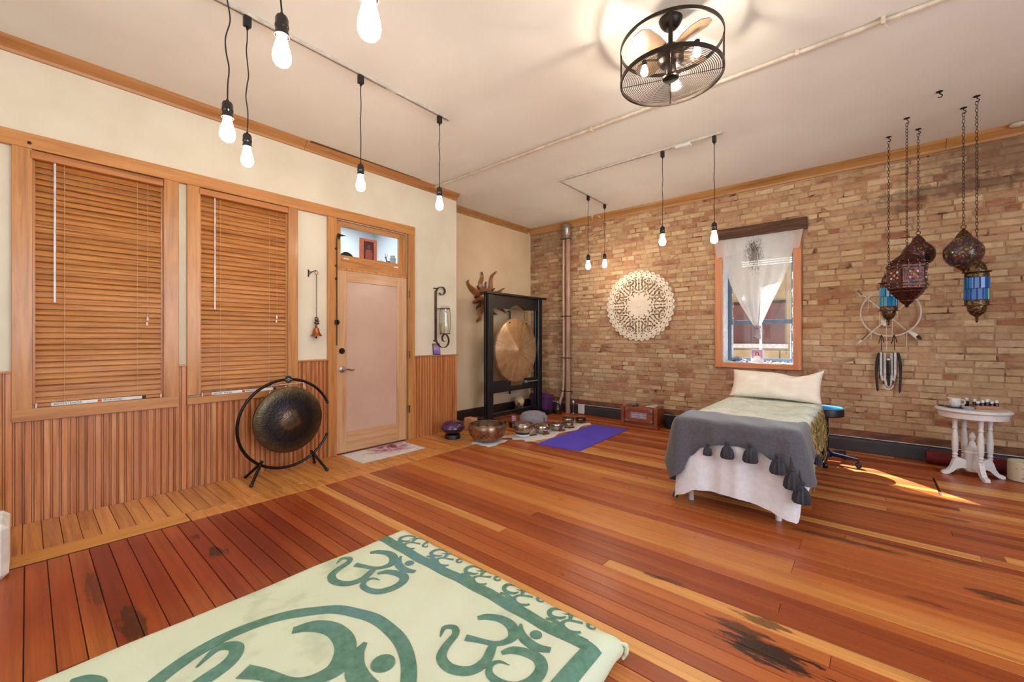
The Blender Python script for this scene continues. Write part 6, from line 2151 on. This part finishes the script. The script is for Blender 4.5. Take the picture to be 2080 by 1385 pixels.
# ================================================================== massage table and its bedding
BX0, BX1, BY0, BY1, BZ = -1.10, -0.36, 3.22, 5.10, 0.625
mt_ = thing('massage_table', 'massage table with white legs under the bedding', 'massage table', ((BX0 + BX1) / 2, (BY0 + BY1) / 2, 0))
part('padded_top', MB().box(BX0, BX1, BY0, BY1, BZ - 0.075, BZ, 0.02), M['white_cloth'], mt_, True)
part('apron', MB().box(BX0 + 0.05, BX1 - 0.05, BY0 + 0.12, BY1 - 0.05, BZ - 0.15, BZ - 0.075), M['white_paint'], mt_, True)
for (x, y) in ((-1.045, 3.36), (-0.47, 3.365), (-0.395, 4.86), (-1.04, 4.86)):
    lg = part('leg', MB().tube([(x, y, 0.0), (x, y, BZ - 0.075)], 0.019, 10), M['white_paint'] if y < 4 else plain('leg_wood', (176, 132, 96), 0.5), mt_, True)


def drape(path, zt_, hem, flare, amp, nwave, spine, rows_top=6, rows=16, n=120, out=0.012, seed=1):
    """cloth lying on the table and hanging over the edge that runs along path"""
    P = [Vector((p[0], p[1], 0)) for p in path]
    L_ = [0.0]
    for a, b in zip(P, P[1:]):
        L_.append(L_[-1] + (b - a).length)

    def at(s_):
        d = s_ * L_[-1]
        for i in range(len(P) - 1):
            if d <= L_[i + 1] + 1e-9:
                t = (d - L_[i]) / (L_[i + 1] - L_[i])
                return P[i].lerp(P[i + 1], t), (P[i + 1] - P[i]).normalized()
        return P[-1], (P[-1] - P[-2]).normalized()
    rg = random.Random(seed)
    ph = rg.uniform(0, 6)

    def fn(u, v):
        # average the tangent around the corners so that the cloth turns softly
        c, tg = at(u)
        t0, t1 = at(max(0, u - 0.03))[1], at(min(1, u + 0.03))[1]
        tg = (t0 + t1).normalized()
        nrm = Vector((tg.y, -tg.x, 0))
        k = v * (rows_top + rows)
        sp = spine(u)
        if k <= rows_top:
            t = k / rows_top
            p = sp.lerp(c, t)
            z = zt_ - 0.012 * max(0, t - 0.8) / 0.2
            return Vector((p.x, p.y, z + 0.003 * math.sin(p.x * 23 + p.y * 17)))
        t = (k - rows_top) / rows
        zh = hem(u)
        z = (zt_ - 0.012) + (zh - zt_ + 0.012) * t
        drop = (zt_ - z)
        o = out * min(1, t * 6) + flare(u) * drop + amp * min(1, drop / 0.25) * math.sin(u * nwave + ph) + 0.4 * amp * min(1, drop / 0.25) * math.sin(u * nwave * 2.3 + ph * 2)
        p = c + nrm * o
        return Vector((p.x, p.y, z))
    return MB().grid(n, rows_top + rows + 1, fn)


def path_round(x0, x1, y0, yb, r=0.05):
    pts = [(x0, yb)]
    for i in range(7):
        a = PI + PI / 2 * i / 6
        pts.append((x0 + r + r * math.cos(a), y0 + r + r * math.sin(a)))
    for i in range(7):
        a = 1.5 * PI + PI / 2 * i / 6
        pts.append((x1 - r + r * math.cos(a), y0 + r + r * math.sin(a)))
    pts.append((x1, yb))
    return pts


# white sheet
pth = path_round(BX0 - 0.004, BX1 + 0.004, BY0 - 0.004, 4.3)
tot = 0.5 * (0.0) + 1.0
Ls = (4.3 - BY0)
per = 2 * Ls + (BX1 - BX0)
fr0, fr1 = Ls / per, (Ls + BX1 - BX0) / per
um = lambda x: fr0 + (x - BX0) / (BX1 - BX0) * (fr1 - fr0)
HS = [(0.0, 0.30), (fr0 * 0.55, 0.26), (fr0 - 0.02, 0.10), (um(-1.09), 0.045), (um(-1.03), 0.09), (um(-0.96), 0.15), (um(-0.8), 0.155), (um(-0.687), 0.155), (um(-0.57), 0.135), (um(-0.50), 0.12), (um(-0.43), 0.085), (um(-0.385), 0.075), (fr1 + 0.02, 0.20), (fr1 + (1 - fr1) * 0.4, 0.25), (1.0, 0.32)]
sheet = drape(pth, BZ + 0.004, lambda u: lerp_tab(HS, u), lambda u: 0.07, 0.016, 62, lambda u: Vector(((BX0 + BX1) / 2 + (u - 0.5) * 0.5, 4.28, 0)), seed=4, n=150)
solo('white_sheet', sheet, M['white_cloth'], 'white bed sheet hanging to the floor at the table foot', 'sheet', smooth=1.2)
# green tie-dye blanket over the back half
def tie_dye():
    s = NT('green_tie_dye')
    P = s.pos()
    n1 = s.noise(P, 7.0, 5, 0.65, 0.8)
    n2 = s.noise(P, 38.0, 4, 0.7)
    f = s.math('ADD', s.math('MULTIPLY', n1, 0.65), s.math('MULTIPLY', n2, 0.35))
    col = s.ramp(f, [(0.34, (172, 188, 164)), (0.46, (208, 216, 198)), (0.58, (234, 234, 224)), (0.68, (222, 216, 196))])
    sep = s.n('ShaderNodeSeparateXYZ')
    s.l(P, sep.inputs[0])
    side_ = s.ramp(sep.outputs[2], [(0.57, (1, 1, 1)), (0.63, (0, 0, 0))])
    col = s.mix(side_, col, s.ramp(n1, [(0.35, (128, 104, 56)), (0.6, (172, 150, 96))]))
    s.bump(n2, 0.35, 0.006)
    return s.fin(col, 0.9)


M['tie_dye'] = tie_dye()
pth2 = [(BX0 - 0.012, 3.42), (BX0 - 0.012, 5.05)], [(BX1 + 0.012, 5.05), (BX1 + 0.012, 3.42)]
def blanket_fn(u, v):
    y = 3.40 + 1.5 * v
    xs__ = BX0 - 0.30 + u * (BX1 - BX0 + 0.66)
    zt__ = BZ + 0.016
    if xs__ < BX0:
        d = BX0 - xs__
        return Vector((BX0 - 0.022 - 0.05 * d + 0.006 * math.sin(y * 40) * min(1, d * 8), y, zt__ - d))
    if xs__ > BX1:
        d = xs__ - BX1
        return Vector((BX1 + 0.022 + 0.10 * d + 0.012 * math.sin(y * 36 + d * 6) * min(1, d * 8), y, zt__ - 0.006 - d * 0.93 + 0.02 * math.sin(y * 9) * d))
    e = min(xs__ - BX0, BX1 - xs__)
    return Vector((xs__, y, zt__ + 0.004 * math.sin(xs__ * 21) * math.sin(y * 14) - 0.012 * max(0, 1 - e / 0.03)))


bl = thing('tie_dye_blanket', 'pale green tie-dyed blanket with fringed olive side', 'blanket', (-0.73, 4.15, BZ))
part('cloth', MB().grid(70, 60, blanket_fn), M['tie_dye'], bl, True, smooth=1.2)
fr = MB()
M['fringe'] = plain('olive_fringe', (150, 128, 72), 0.9, c2=(96, 78, 40), scale=40)
for i in range(60):
    v = i / 59
    p = blanket_fn(1.0 - 0.25 * R.random(), v)
    a = R.uniform(-0.02, 0.02)
    fr.tube(smooth_path([p + Vector((0.004, 0, 0.01)), p + Vector((0.018 + R.uniform(0, 0.01), a, -0.03)), p + Vector((0.012, a * 2, -0.075 - R.uniform(0, 0.03)))], 3), 0.0035, 4)
o = part('fringe', fr, M['fringe'], bl, True)
o['kind'] = 'stuff'
# grey throw with tassels
pth3 = path_round(BX0 - 0.030, BX1 + 0.030, BY0 - 0.03, 3.62, 0.07)
Ls = 3.62 - BY0 + 0.03
per = 2 * Ls + (BX1 - BX0 + 0.06)
f0, f1 = Ls / per, (Ls + BX1 - BX0 + 0.06) / per
ut = lambda x: f0 + (x - (BX0 - 0.03)) / (BX1 - BX0 + 0.06) * (f1 - f0)
HT = [(0.0, 0.44), (f0 * 0.6, 0.36), (f0 - 0.02, 0.30), (ut(-1.10), 0.21), (ut(-1.055), 0.25), (ut(-1.0), 0.39), (ut(-0.92), 0.462), (ut(-0.80), 0.50), (ut(-0.69), 0.505), (ut(-0.55), 0.495), (ut(-0.46), 0.45), (ut(-0.40), 0.40), (ut(-0.35), 0.33), (f1 + 0.01, 0.32), (f1 + 0.05, 0.34), (f1 + (1 - f1) * 0.45, 0.42), (1.0, 0.46)]
M['grey_throw'] = plain('grey_throw_knit', (86, 83, 88), 0.95, c2=(76, 73, 79), scale=60, bump=0.2, sheen=0.4)
thr = thing('grey_throw', 'charcoal grey throw with big yarn tassels over table foot', 'throw', (-0.73, 3.25, BZ))


def thr_flare(u):
    return lerp_tab([(0.0, 0.10), (f0 - 0.04, 0.20), (f0 + 0.02, 0.12), (ut(-0.9), 0.04), (ut(-0.55), 0.04), (f1 - 0.03, 0.12), (f1 + 0.03, 0.20), (1.0, 0.18)], u)


def thr_spine(u):
    x = BX0 + 0.02 + (BX1 - BX0 - 0.04) * min(1, max(0, (u - f0 * 0.4) / (1 - f0 * 0.8)))
    return Vector((x, 3.60 - 0.10 * u, 0))


part('cloth', drape(pth3, BZ + 0.034, lambda u: lerp_tab(HT, u), thr_flare, 0.012, 40, thr_spine, seed=9, n=150, rows=20), M['grey_throw'], thr, True, smooth=1.2)
M['tassel'] = plain('tassel_yarn', (64, 62, 68), 0.95, c2=(44, 42, 48), scale=50, bump=0.5, stretch=(1, 1, 0.15))
tz = lambda px, py, y: gy(px, py, y)
TS = [(1437, 904, 0.85), (1477, 902, 1.2), (1524, 907, 1.3), (1580, 929, 1.3), (1610, 957, 1.4), (1628, 985, 1.4), (1368, 955, 0.8), (1372, 995, 0.6), (1662, 925, 0.7)]
for i, (px, py, k) in enumerate(TS):
    yy = 3.14 if i < 6 else (3.3 if i < 8 else 3.45)
    p = tz(px, py, yy)
    prof = [(0.0, -0.070), (0.030, -0.078), (0.036, -0.070), (0.035, -0.050), (0.028, -0.022), (0.015, -0.004), (0.010, 0.004), (0.015, 0.014), (0.011, 0.024), (0, 0.026)]
    tm = MB()
    n = 22
    vs, fs = [], []
    for (r, z_) in prof:
        for j in range(n):
            rr = r * k * 0.92 * (1 + (0.12 if j % 2 else -0.10) * (1 if z_ < 0 else 0.3))
            vs.append((p.x + rr * math.cos(2 * PI * j / n), p.y + rr * math.sin(2 * PI * j / n) * 0.8, p.z + z_ * k * 0.95 - 0.01))
    for a in range(len(prof) - 1):
        for j in range(n):
            fs.append((a * n + j, a * n + (j + 1) % n, (a + 1) * n + (j + 1) % n, (a + 1) * n + j))
    tm.add(vs, fs)
    part('tassel', tm, M['tassel'], thr, True)
    if i in (4, 5):
        part('tassel_cord', MB().tube([(p.x, p.y, p.z + 0.01), (p.x - 0.015, p.y + 0.03, p.z + 0.09)], 0.006, 6), M['tassel'], thr, True)
# pillow standing at the head
def pillow_side(sg):
    def fn(u, v):
        s_, t_ = u * 2 - 1, v * 2 - 1
        x = 0.385 * s_ * (1 - 0.05 * (1 - t_ * t_))
        z = 0.150 * t_ * (1 - 0.10 * (1 - s_ * s_))
        d = 0.075 * (max(0, 1 - s_ ** 4) ** 0.6) * (max(0, 1 - t_ ** 4) ** 0.6)
        d += 0.010 * math.sin(x * 17 + z * 34 + sg) * (1 - s_ ** 4) * (1 - t_ ** 4) + 0.005 * math.sin(z * 60 - x * 21) * (1 - t_ ** 4) * (1 - s_ ** 4)
        up = max(0, t_)
        z += up * (0.045 * max(0, (s_ - 0.72) / 0.28) - 0.035 * math.exp(-((s_ - 0.45) / 0.25) ** 2))
        return Vector((x, sg * d, z))
    return fn


pm = MB().grid(44, 24, pillow_side(-1))
pm2 = MB().grid(44, 24, pillow_side(1))
pm.add(pm2.v, pm2.f)
rotp = Matrix.Rotation(-0.50, 4, 'X') @ Matrix.Rotation(0.02, 4, 'Y')
pm.v = [tuple(rotp @ Vector(p)) for p in pm.v]
mnz = min(p[2] for p in pm.v)
pm.v = [(x - 0.705, y + 4.80, z - mnz + BZ + 0.021) for x, y, z in pm.v]
M['pillow'] = plain('ivory_pillowcase', (240, 226, 208), 0.9, c2=(232, 216, 198), scale=10, sheen=0.2)
solo('bed_pillow', pm, M['pillow'], 'ivory pillow propped up at the head of the massage table', 'pillow', smooth=1.5)
pm.v = [(x * 0.97 - 0.045, y + 0.215, z if z < BZ + 0.03 else BZ + 0.03 + (z - BZ - 0.03) * 0.86) for x, y, z in pm.v]
solo('back_pillow', pm, plain('tan_pillowcase', (206, 172, 132), 0.9, sheen=0.2), 'tan pillow mostly hidden behind the ivory pillow', 'pillow', smooth=1.5)

# ---- rolling stool
t = thing('rolling_stool', 'rolling stool with blue seat behind the massage table', 'stool', (-0.33, 5.27, 0))
part('seat', MB().lathe([(0.0, 0.465), (0.13, 0.465), (0.148, 0.475), (0.150, 0.535), (0.145, 0.545)], n=36), M['black'], t)
part('seat_top', MB().lathe([(0.147, 0.540), (0.138, 0.556), (0.09, 0.562), (0.0, 0.563)], n=36), plain('seat_blue_vinyl', (48, 150, 222), 0.35), t)
part('column', MB().tube([(0, 0, 0.07), (0, 0, 0.47)], 0.024, 12), M['black_metal'], t)
part('hub', MB().lathe([(0.0, 0.06), (0.05, 0.06), (0.05, 0.10), (0.03, 0.13), (0, 0.13)], n=18), M['black_metal'], t)
c0 = gz(1674, 957)
a_ref = math.atan2(c0.y - 5.18, c0.x + 0.34)
for k in range(5):
    a = -1.52 + 2 * PI * k / 5 + 0.0
    e = Vector((0.265 * math.cos(a), 0.265 * math.sin(a), 0.078))
    arm = part('arm', MB().tube([(0.03 * math.cos(a), 0.03 * math.sin(a), 0.092), e], [0.024, 0.016], 8), plain('stool_arm_%d' % k, (36, 48, 74), 0.35, 0.3), t)
    part('caster', MB().lathe([(0.0, -0.014), (0.026, -0.013), (0.028, 0.0), (0.026, 0.013), (0, 0.014)], (e.x, e.y, 0.0285), 16, Matrix.Rotation(a + 0.5, 3, 'Z') @ Matrix.Rotation(PI / 2, 3, 'X')).tube([e + Vector((0, 0, 0.006)), (e.x, e.y, 0.035)], 0.008, 8), M['black'], arm)

# ---- white turned-leg table
TXc, TYc = 0.715, 5.585
t = thing('pedestal_table', 'white round table on four turned legs and scrolled feet', 'table', (TXc, TYc, 0), rotz=math.radians(18))
part('table_top', MB().lathe([(0.0, 0.585), (0.232, 0.585), (0.243, 0.594), (0.243, 0.604), (0.234, 0.614), (0.0, 0.615)], n=56), M['white_paint'], t)
part('apron', MB().lathe([(0.218, 0.535), (0.222, 0.586), (0.20, 0.586), (0.20, 0.535), (0.218, 0.535)], n=56), M['white_paint'], t)
LEG = [(0.015, 0.125), (0.024, 0.135), (0.017, 0.15), (0.026, 0.165), (0.018, 0.175), (0.026, 0.19), (0.019, 0.205), (0.026, 0.225), (0.028, 0.30), (0.024, 0.38), (0.017, 0.42), (0.025, 0.43), (0.019, 0.45), (0.023, 0.48), (0.026, 0.585)]
leg_me = MB().lathe([(r * 0.8, z_) for r, z_ in LEG], n=16).mesh('leg')
leg_me.materials.append(M['white_paint'])
foot = MB().prism([(0.03, 0.135), (0.09, 0.15), (0.13, 0.165), (0.165, 0.16), (0.185, 0.125), (0.205, 0.075), (0.235, 0.04), (0.265, 0.034), (0.285, 0.022), (0.285, 0.004), (0.265, 0.0), (0.225, 0.006), (0.185, 0.03), (0.15, 0.06), (0.10, 0.07), (0.03, 0.06)], -0.018, 0.018, lambda u, v, w: (u * 0.74, w, v))
foot.v = list(foot.v)
foot_me = foot.mesh('foot', smooth=0.5)
foot_me.materials.append(M['white_paint'])
for k in range(4):
    a = PI / 2 * k
    put('leg', leg_me, None, t, (0.118 * math.cos(a), 0.118 * math.sin(a), 0)).rotation_euler = (0, 0, a)
    put('foot', foot_me, None, t, (0, 0, 0)).rotation_euler = (0, 0, a)
part('centre_post', MB().lathe([(0.0, 0.04), (0.045, 0.045), (0.052, 0.06), (0.052, 0.20), (0.058, 0.215), (0.048, 0.23), (0.054, 0.245), (0.03, 0.265), (0.022, 0.30), (0.012, 0.32), (0.024, 0.355), (0.018, 0.375), (0.008, 0.395), (0, 0.405)], n=20), M['white_paint'], t)
# things on the table
tz_ = 0.6155
b_ = (TXc, TYc)
p = Vector((0.615, 5.56, tz_))
t = thing('saucer_tray', 'dark oval tray under the white cup', 'tray', p)
part('tray', MB().lathe([(0.0, 0.0), (0.065, 0.0), (0.085, 0.008), (0.082, 0.010), (0.0, 0.004)], n=28), plain('tray_dark', (70, 72, 76), 0.25, 0.4), t)
t = thing('white_cup', 'white speckled cup with spout on the dark tray', 'cup', (0.605, 5.565, tz_ + 0.006))
M['cup'] = plain('cup_glaze', (226, 222, 214), 0.3, c2=(206, 200, 190), scale=30)
part('cup', MB().lathe([(0.0, 0.0), (0.028, 0.0), (0.037, 0.016), (0.040, 0.045), (0.038, 0.078), (0.036, 0.078), (0.037, 0.045), (0.03, 0.012), (0, 0.010)], n=24), M['cup'], t)
part('spout', MB().prism([(-0.034, 0.062), (-0.054, 0.084), (-0.032, 0.079)], -0.012, 0.012, lambda u, v, w: (u, w, v)), M['cup'], t)
part('handle', MB().tube(smooth_path([(0.036, 0, 0.066), (0.058, 0, 0.06), (0.06, 0, 0.034), (0.038, 0, 0.022)]), 0.006, 6), M['cup'], t)
p = gd(1902, 822, (0.50, 5.62))
solo('dark_coaster', MB().box(0.500, 0.545, 5.60, 5.64, tz_, tz_ + 0.008, 0.002), M['black'], 'small dark square lying on the left of the white table', 'coaster')
solo('glass_dish', MB().lathe([(0.0, 0.0), (0.03, 0.0), (0.045, 0.022), (0.042, 0.022), (0.028, 0.005), (0, 0.005)], (0.675, 5.47, tz_), 20), plain('glass_dish_grey', (190, 190, 196), 0.08, 0.3), 'shallow clear dish in front of the oil bottles', 'dish')
M['caddy'] = wood('caddy_wood', (140, 82, 52), (176, 116, 80), (192, 138, 100), 0, 0.5, 0.02)
t = thing('bottle_caddy', 'low wooden rack holding the oil bottles', 'rack', (0.795, 5.585, tz_), rotz=0.35)
part('rack_body', MB().box(-0.085, 0.085, -0.045, 0.045, 0.0, 0.012), M['caddy'], t)
for yy in (-0.045, 0.040):
    part('rack_rail', MB().box(-0.085, 0.085, yy, yy + 0.005, 0.012, 0.034), M['caddy'], t)
part('rack_divider', MB().box(-0.085, -0.080, -0.04, 0.04, 0.012, 0.034).box(0.080, 0.085, -0.04, 0.04, 0.012, 0.034), M['caddy'], t)
body_me = MB().lathe([(0.0, 0.0), (0.0145, 0.0), (0.0155, 0.003), (0.0155, 0.036), (0.012, 0.044), (0.009, 0.048)], n=14).mesh('bottle_body')
body_me.materials.append(plain('cobalt_bottle', (24, 28, 52), 0.12, c2=(40, 22, 18), scale=8))
cap_me = MB().lathe([(0.0, 0.068), (0.011, 0.068), (0.0125, 0.066), (0.0125, 0.046), (0.0, 0.046)], n=14).mesh('cap')
cap_me.materials.append(M['white_paint'])
k = 0
for i in range(5):
    for j in range(2):
        lx_, ly_ = -0.062 + i * 0.031, -0.020 + j * 0.041
        x, y = 0.795 + lx_ * math.cos(0.35) - ly_ * math.sin(0.35), 5.585 + lx_ * math.sin(0.35) + ly_ * math.cos(0.35)
        t = thing('oil_bottle', '%s white-capped oil bottle from the left in the %s row of the rack' % (('first', 'second', 'third', 'fourth', 'last')[i], ('front', 'back')[j]), 'bottle', (x, y, tz_ + 0.0125), group='oil bottles in the rack')
        put('bottle_body', body_me, None, t)
        put('cap', cap_me, None, t)
        h = 0.85 + 0.3 * ((i * 7 + j * 3) % 5) / 4
        t.scale = (0.9, 0.9, h)
for x, y, lab in ((0.69, 5.655, 'taller white-capped bottle behind the cup, left of the rack'), (0.645, 5.68, 'short white-capped bottle close behind the cup')):
    t = thing('oil_bottle', lab, 'bottle', (x, y, tz_), group='oil bottles beside the cup')
    put('bottle_body', body_me, None, t)
    put('cap', cap_me, None, t)
    t.scale = (0.95, 0.95, 1.25 if x > 0.68 else 1.05)
# under and beside the table
M['red_mat'] = plain('dark_red_mat', (116, 28, 28), 0.8, c2=(96, 22, 24), scale=30)
t = thing('rolled_mat', 'dark red rolled mat lying along the baseboard', 'rolled mat', (0.95, 5.885, 0))
pts = []
mb = MB()
sp = []
for i in range(60):
    a = i * 0.42
    r = 0.024 + 0.042 * i / 59
    sp.append((r * math.cos(a), r * math.sin(a) + 0.0835))
oo = [(u * (1 + 0.004 / max(1e-3, math.hypot(u, v - 0.0835))), (v - 0.0835) * (1 + 0.004 / max(1e-3, math.hypot(u, v - 0.0835))) + 0.0835) for u, v in sp]
nn = len(sp)
vs = [(-0.51, u, v) for u, v in sp] + [(-0.51, u, v) for u, v in oo] + [(0.55, u, v) for u, v in sp] + [(0.55, u, v) for u, v in oo]
fs = []
for i in range(nn - 1):
    fs += [(i, i + 1, nn + i + 1, nn + i), (i, 2 * nn + i, 2 * nn + i + 1, i + 1), (nn + i, nn + i + 1, 3 * nn + i + 1, 3 * nn + i), (2 * nn + i, 3 * nn + i, 3 * nn + i + 1, 2 * nn + i + 1)]
mb.add(vs, fs)
mz2 = min(p[2] for p in mb.v)
mb.v = [(x, y, z - mz2) for x, y, z in mb.v]
part('roll', mb, M['red_mat'], t)
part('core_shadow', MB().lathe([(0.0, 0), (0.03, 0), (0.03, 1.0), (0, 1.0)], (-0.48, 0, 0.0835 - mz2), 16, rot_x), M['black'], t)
p = gz(2062, 972)
solo('speckled_pot', MB().lathe([(0.0, 0.0), (0.09, 0.0), (0.097, 0.006), (0.097, 0.165), (0.092, 0.172), (0.085, 0.168), (0.085, 0.03), (0, 0.03)], (1.035, 5.69, 0), 36), plain('speckled_stone', (206, 190, 160), 0.7, c2=(120, 84, 56), scale=60, lo=0.30, hi=0.36), 'beige speckled round pot on the floor at the right edge', 'pot')

# ================================================================== foreground mattress with printed cover
MX0, MX1, MY0, MY1, MZ = -2.145, -0.735, -0.42, 1.500, 0.108
def cover_z(x, y):
    e = min(x - MX0, MX1 - x, y - MY0, MY1 - y)
    q = max(0.0, 1 - e / 0.06)
    return MZ - 0.030 * q ** 2.2 + 0.0025 * math.sin(x * 9 + y * 5) * math.sin(y * 11 - x * 3) + 0.0018 * math.sin(x * 31 + y * 12)


def cover_fn(u, v):
    # u, v in [0, 1]; the outer 8 per cent of each side hangs down
    def side(q, lo, hi):
        m = 0.06
        if q < m:
            return lo, (m - q) / m
        if q > 1 - m:
            return hi, (q - 1 + m) / m
        return lo + (hi - lo) * (q - m) / (1 - 2 * m), 0.0
    x, dx = side(u, MX0, MX1)
    y, dy = side(v, MY0, MY1)
    d = max(dx, dy)
    z = cover_z(min(max(x, MX0), MX1), min(max(y, MY0), MY1))
    if d > 0:
        bul = 0.016 * math.sin(PI * d) + 0.006 * math.sin((x + y) * 24) * d
        if dx > 0:
            x += (-1 if u < 0.5 else 1) * bul
        if dy > 0:
            y += (-1 if v < 0.5 else 1) * bul
        z = z * (1 - d) + 0.0015 * d
    r = 0.0
    return Vector((x, y, z))


def cover_mat():
    s = NT('cream_printed_cover')
    P = s.pos()
    n1 = s.noise(P, 3.2, 4, 0.6)
    n2 = s.noise(P, 90.0, 2, 0.5)
    col = s.ramp(n1, [(0.30, (190, 200, 168)), (0.42, (214, 222, 190)), (0.7, (222, 226, 198))])
    s.bump(s.math('ADD', n2, s.noise(P, 14.0, 3)), 0.25, 0.004)
    return s.fin(col, 0.9)


M['cover'] = cover_mat()
gm_ = NT('green_print')
gp_ = gm_.pos()
M['green_print'] = gm_.fin(gm_.mix(gm_.ramp(gm_.noise(gp_, 2.5, 3), [(0.5, (0, 0, 0)), (0.7, (0.8, 0.8, 0.8))]), gm_.ramp(gm_.noise(gp_, 26.0, 4, 0.65), [(0.3, (78, 118, 98)), (0.7, (108, 148, 124))]), lin((100, 142, 146))), 0.9)
ms = thing('floor_mattress', 'low mattress in a cream cover printed with green om symbols', 'mattress', ((MX0 + MX1) / 2, (MY0 + MY1) / 2, 0))
part('cover', MB().grid(90, 110, cover_fn), M['cover'], ms, True, smooth=1.2)
tuft = Vector((MX1, MY1, 0))
part('corner_tuck', MB().tube(smooth_path([(MX1 - 0.02, MY1 - 0.03, 0.075), (MX1 + 0.018, MY1 + 0.010, 0.062), (MX1 + 0.022, MY1 + 0.012, 0.03), (MX1 + 0.010, MY1 + 0.006, 0.006)]), [0.006] * 8 + [0.009] * 9 + [0.006] * 8, 7), M['cover'], ms, True)


def print_strip(name, pts, ws, n=7):
    """printed brush stroke lying on the cover; pts in floor coordinates"""
    P = smooth_path([Vector((p[0], p[1], 0)) for p in pts], n)
    k = len(P)
    vs, fs = [], []
    for i in range(k):
        f = i / (k - 1) * (len(ws) - 1)
        j = min(int(f), len(ws) - 2)
        w_ = ws[j] + (ws[j + 1] - ws[j]) * (f - j)
        a, b = P[max(0, i - 1)], P[min(k - 1, i + 1)]
        tg = (b - a).normalized()
        sd = Vector((-tg.y, tg.x, 0))
        for q in (-1, -0.33, 0.33, 1):
            c = P[i] + sd * (w_ * q)
            c.x = min(max(c.x, MX0 + 0.004), MX1 - 0.004)
            c.y = min(c.y, MY1 - 0.004)
            vs.append((c.x, c.y, cover_z(c.x, c.y) + 0.0022))
    for i in range(k - 1):
        for j in range(3):
            fs.append((i * 4 + j, i * 4 + j + 1, i * 4 + 5 + j, i * 4 + 4 + j))
    return MB().add(vs, fs)


oz = lambda x, y: gz(640 + x / 2.737, 860 + y / 2.737, MZ)
OM = [([(118, 782), (150, 752), (190, 752), (185, 775), (125, 815), (92, 850), (112, 882), (190, 888), (265, 862), (312, 822), (338, 798)], [0.002, 0.010, 0.012, 0.013, 0.015, 0.017, 0.018, 0.018, 0.018, 0.016, 0.010]),
      ([(306, 722), (350, 716), (405, 722), (436, 748), (425, 782), (380, 800), (335, 803), (275, 793), (222, 787)], [0.010, 0.016, 0.018, 0.020, 0.018, 0.013, 0.011, 0.012, 0.016]),
      ([(348, 835), (400, 826), (455, 832), (492, 850), (488, 880), (440, 912), (360, 933), (295, 925), (265, 900), (285, 872), (325, 862), (362, 872)], [0.008, 0.016, 0.018, 0.020, 0.020, 0.020, 0.018, 0.015, 0.012, 0.009, 0.006, 0.001]),
      ([(480, 742), (464, 764), (468, 790), (502, 814), (556, 826)], [0.004, 0.014, 0.019, 0.018, 0.012])]
OMW = [([oz(*p).xy for p in pts], ws) for pts, ws in OM]
dot_c = oz(524, 776).xy
om_c = Vector((-1.83, 1.095))


def om(target, scale, rot, label):
    c, s_ = math.cos(rot), math.sin(rot)

    def tf(p):
        d = (Vector(p) - om_c) * scale
        return (target[0] + c * d.x - s_ * d.y, target[1] + s_ * d.x + c * d.y)
    mb_ = MB()
    for pts, ws in OMW:
        q = print_strip('om', [tf(p) for p in pts], [w_ * scale * 1.1 for w_ in ws])
        mb_.add(q.v, q.f)
    dc_ = tf(dot_c)
    n = 16
    r = 0.024 * scale
    vs = [(dc_[0], dc_[1], cover_z(*dc_) + 0.0022)] + [(dc_[0] + r * math.cos(2 * PI * i / n), dc_[1] + r * math.sin(2 * PI * i / n), cover_z(dc_[0], dc_[1]) + 0.0022) for i in range(n)]
    mb_.add(vs, [(0, 1 + i, 1 + (i + 1) % n) for i in range(n)])
    part('om_print', mb_, M['green_print'], ms, True, smooth=0, label=label)


om(om_c, 1.0, 0, 'green om symbol at the far left corner')
om((om_c.x + 0.80, om_c.y + 0.01), 1.0, 0, 'green om symbol by the right edge')
om((om_c.x, 0.0), 1.0, 0, 'green om symbol at the near left corner')
om((-1.395, 0.515), 1.75, 0, 'large green om symbol inside the ring')
for px, py in ((540, 655), (720, 735), (920, 835), (1145, 940), (1410, 1080)):
    q = oz(px, py)
    om((q.x, q.y), 0.46, PI, 'small green om symbol in the border row')
rc = (-1.44, 0.505)
ring_pts = [(rc[0] + 0.425 * math.cos(2 * PI * i / 40), rc[1] + 0.425 * math.sin(2 * PI * i / 40)) for i in range(41)]
part('ring_print', print_strip('ring', ring_pts, [0.027, 0.026], 3), M['green_print'], ms, True, smooth=0, label='green printed ring')
part('border_print', print_strip('band', [(MX0 + 0.03, 1.325), (-1.8, 1.325), (-1.3, 1.345), (-0.95, 1.34), (-0.80, 1.355)], [0.029, 0.029], 14), M['green_print'], ms, True, smooth=0, label='green printed border band')
part('border_print', print_strip('band', [(-0.775, 1.38), (-0.772, 0.9), (-0.775, 0.3), (-0.775, -0.3)], [0.029, 0.029], 14), M['green_print'], ms, True, smooth=0, label='green printed border band')
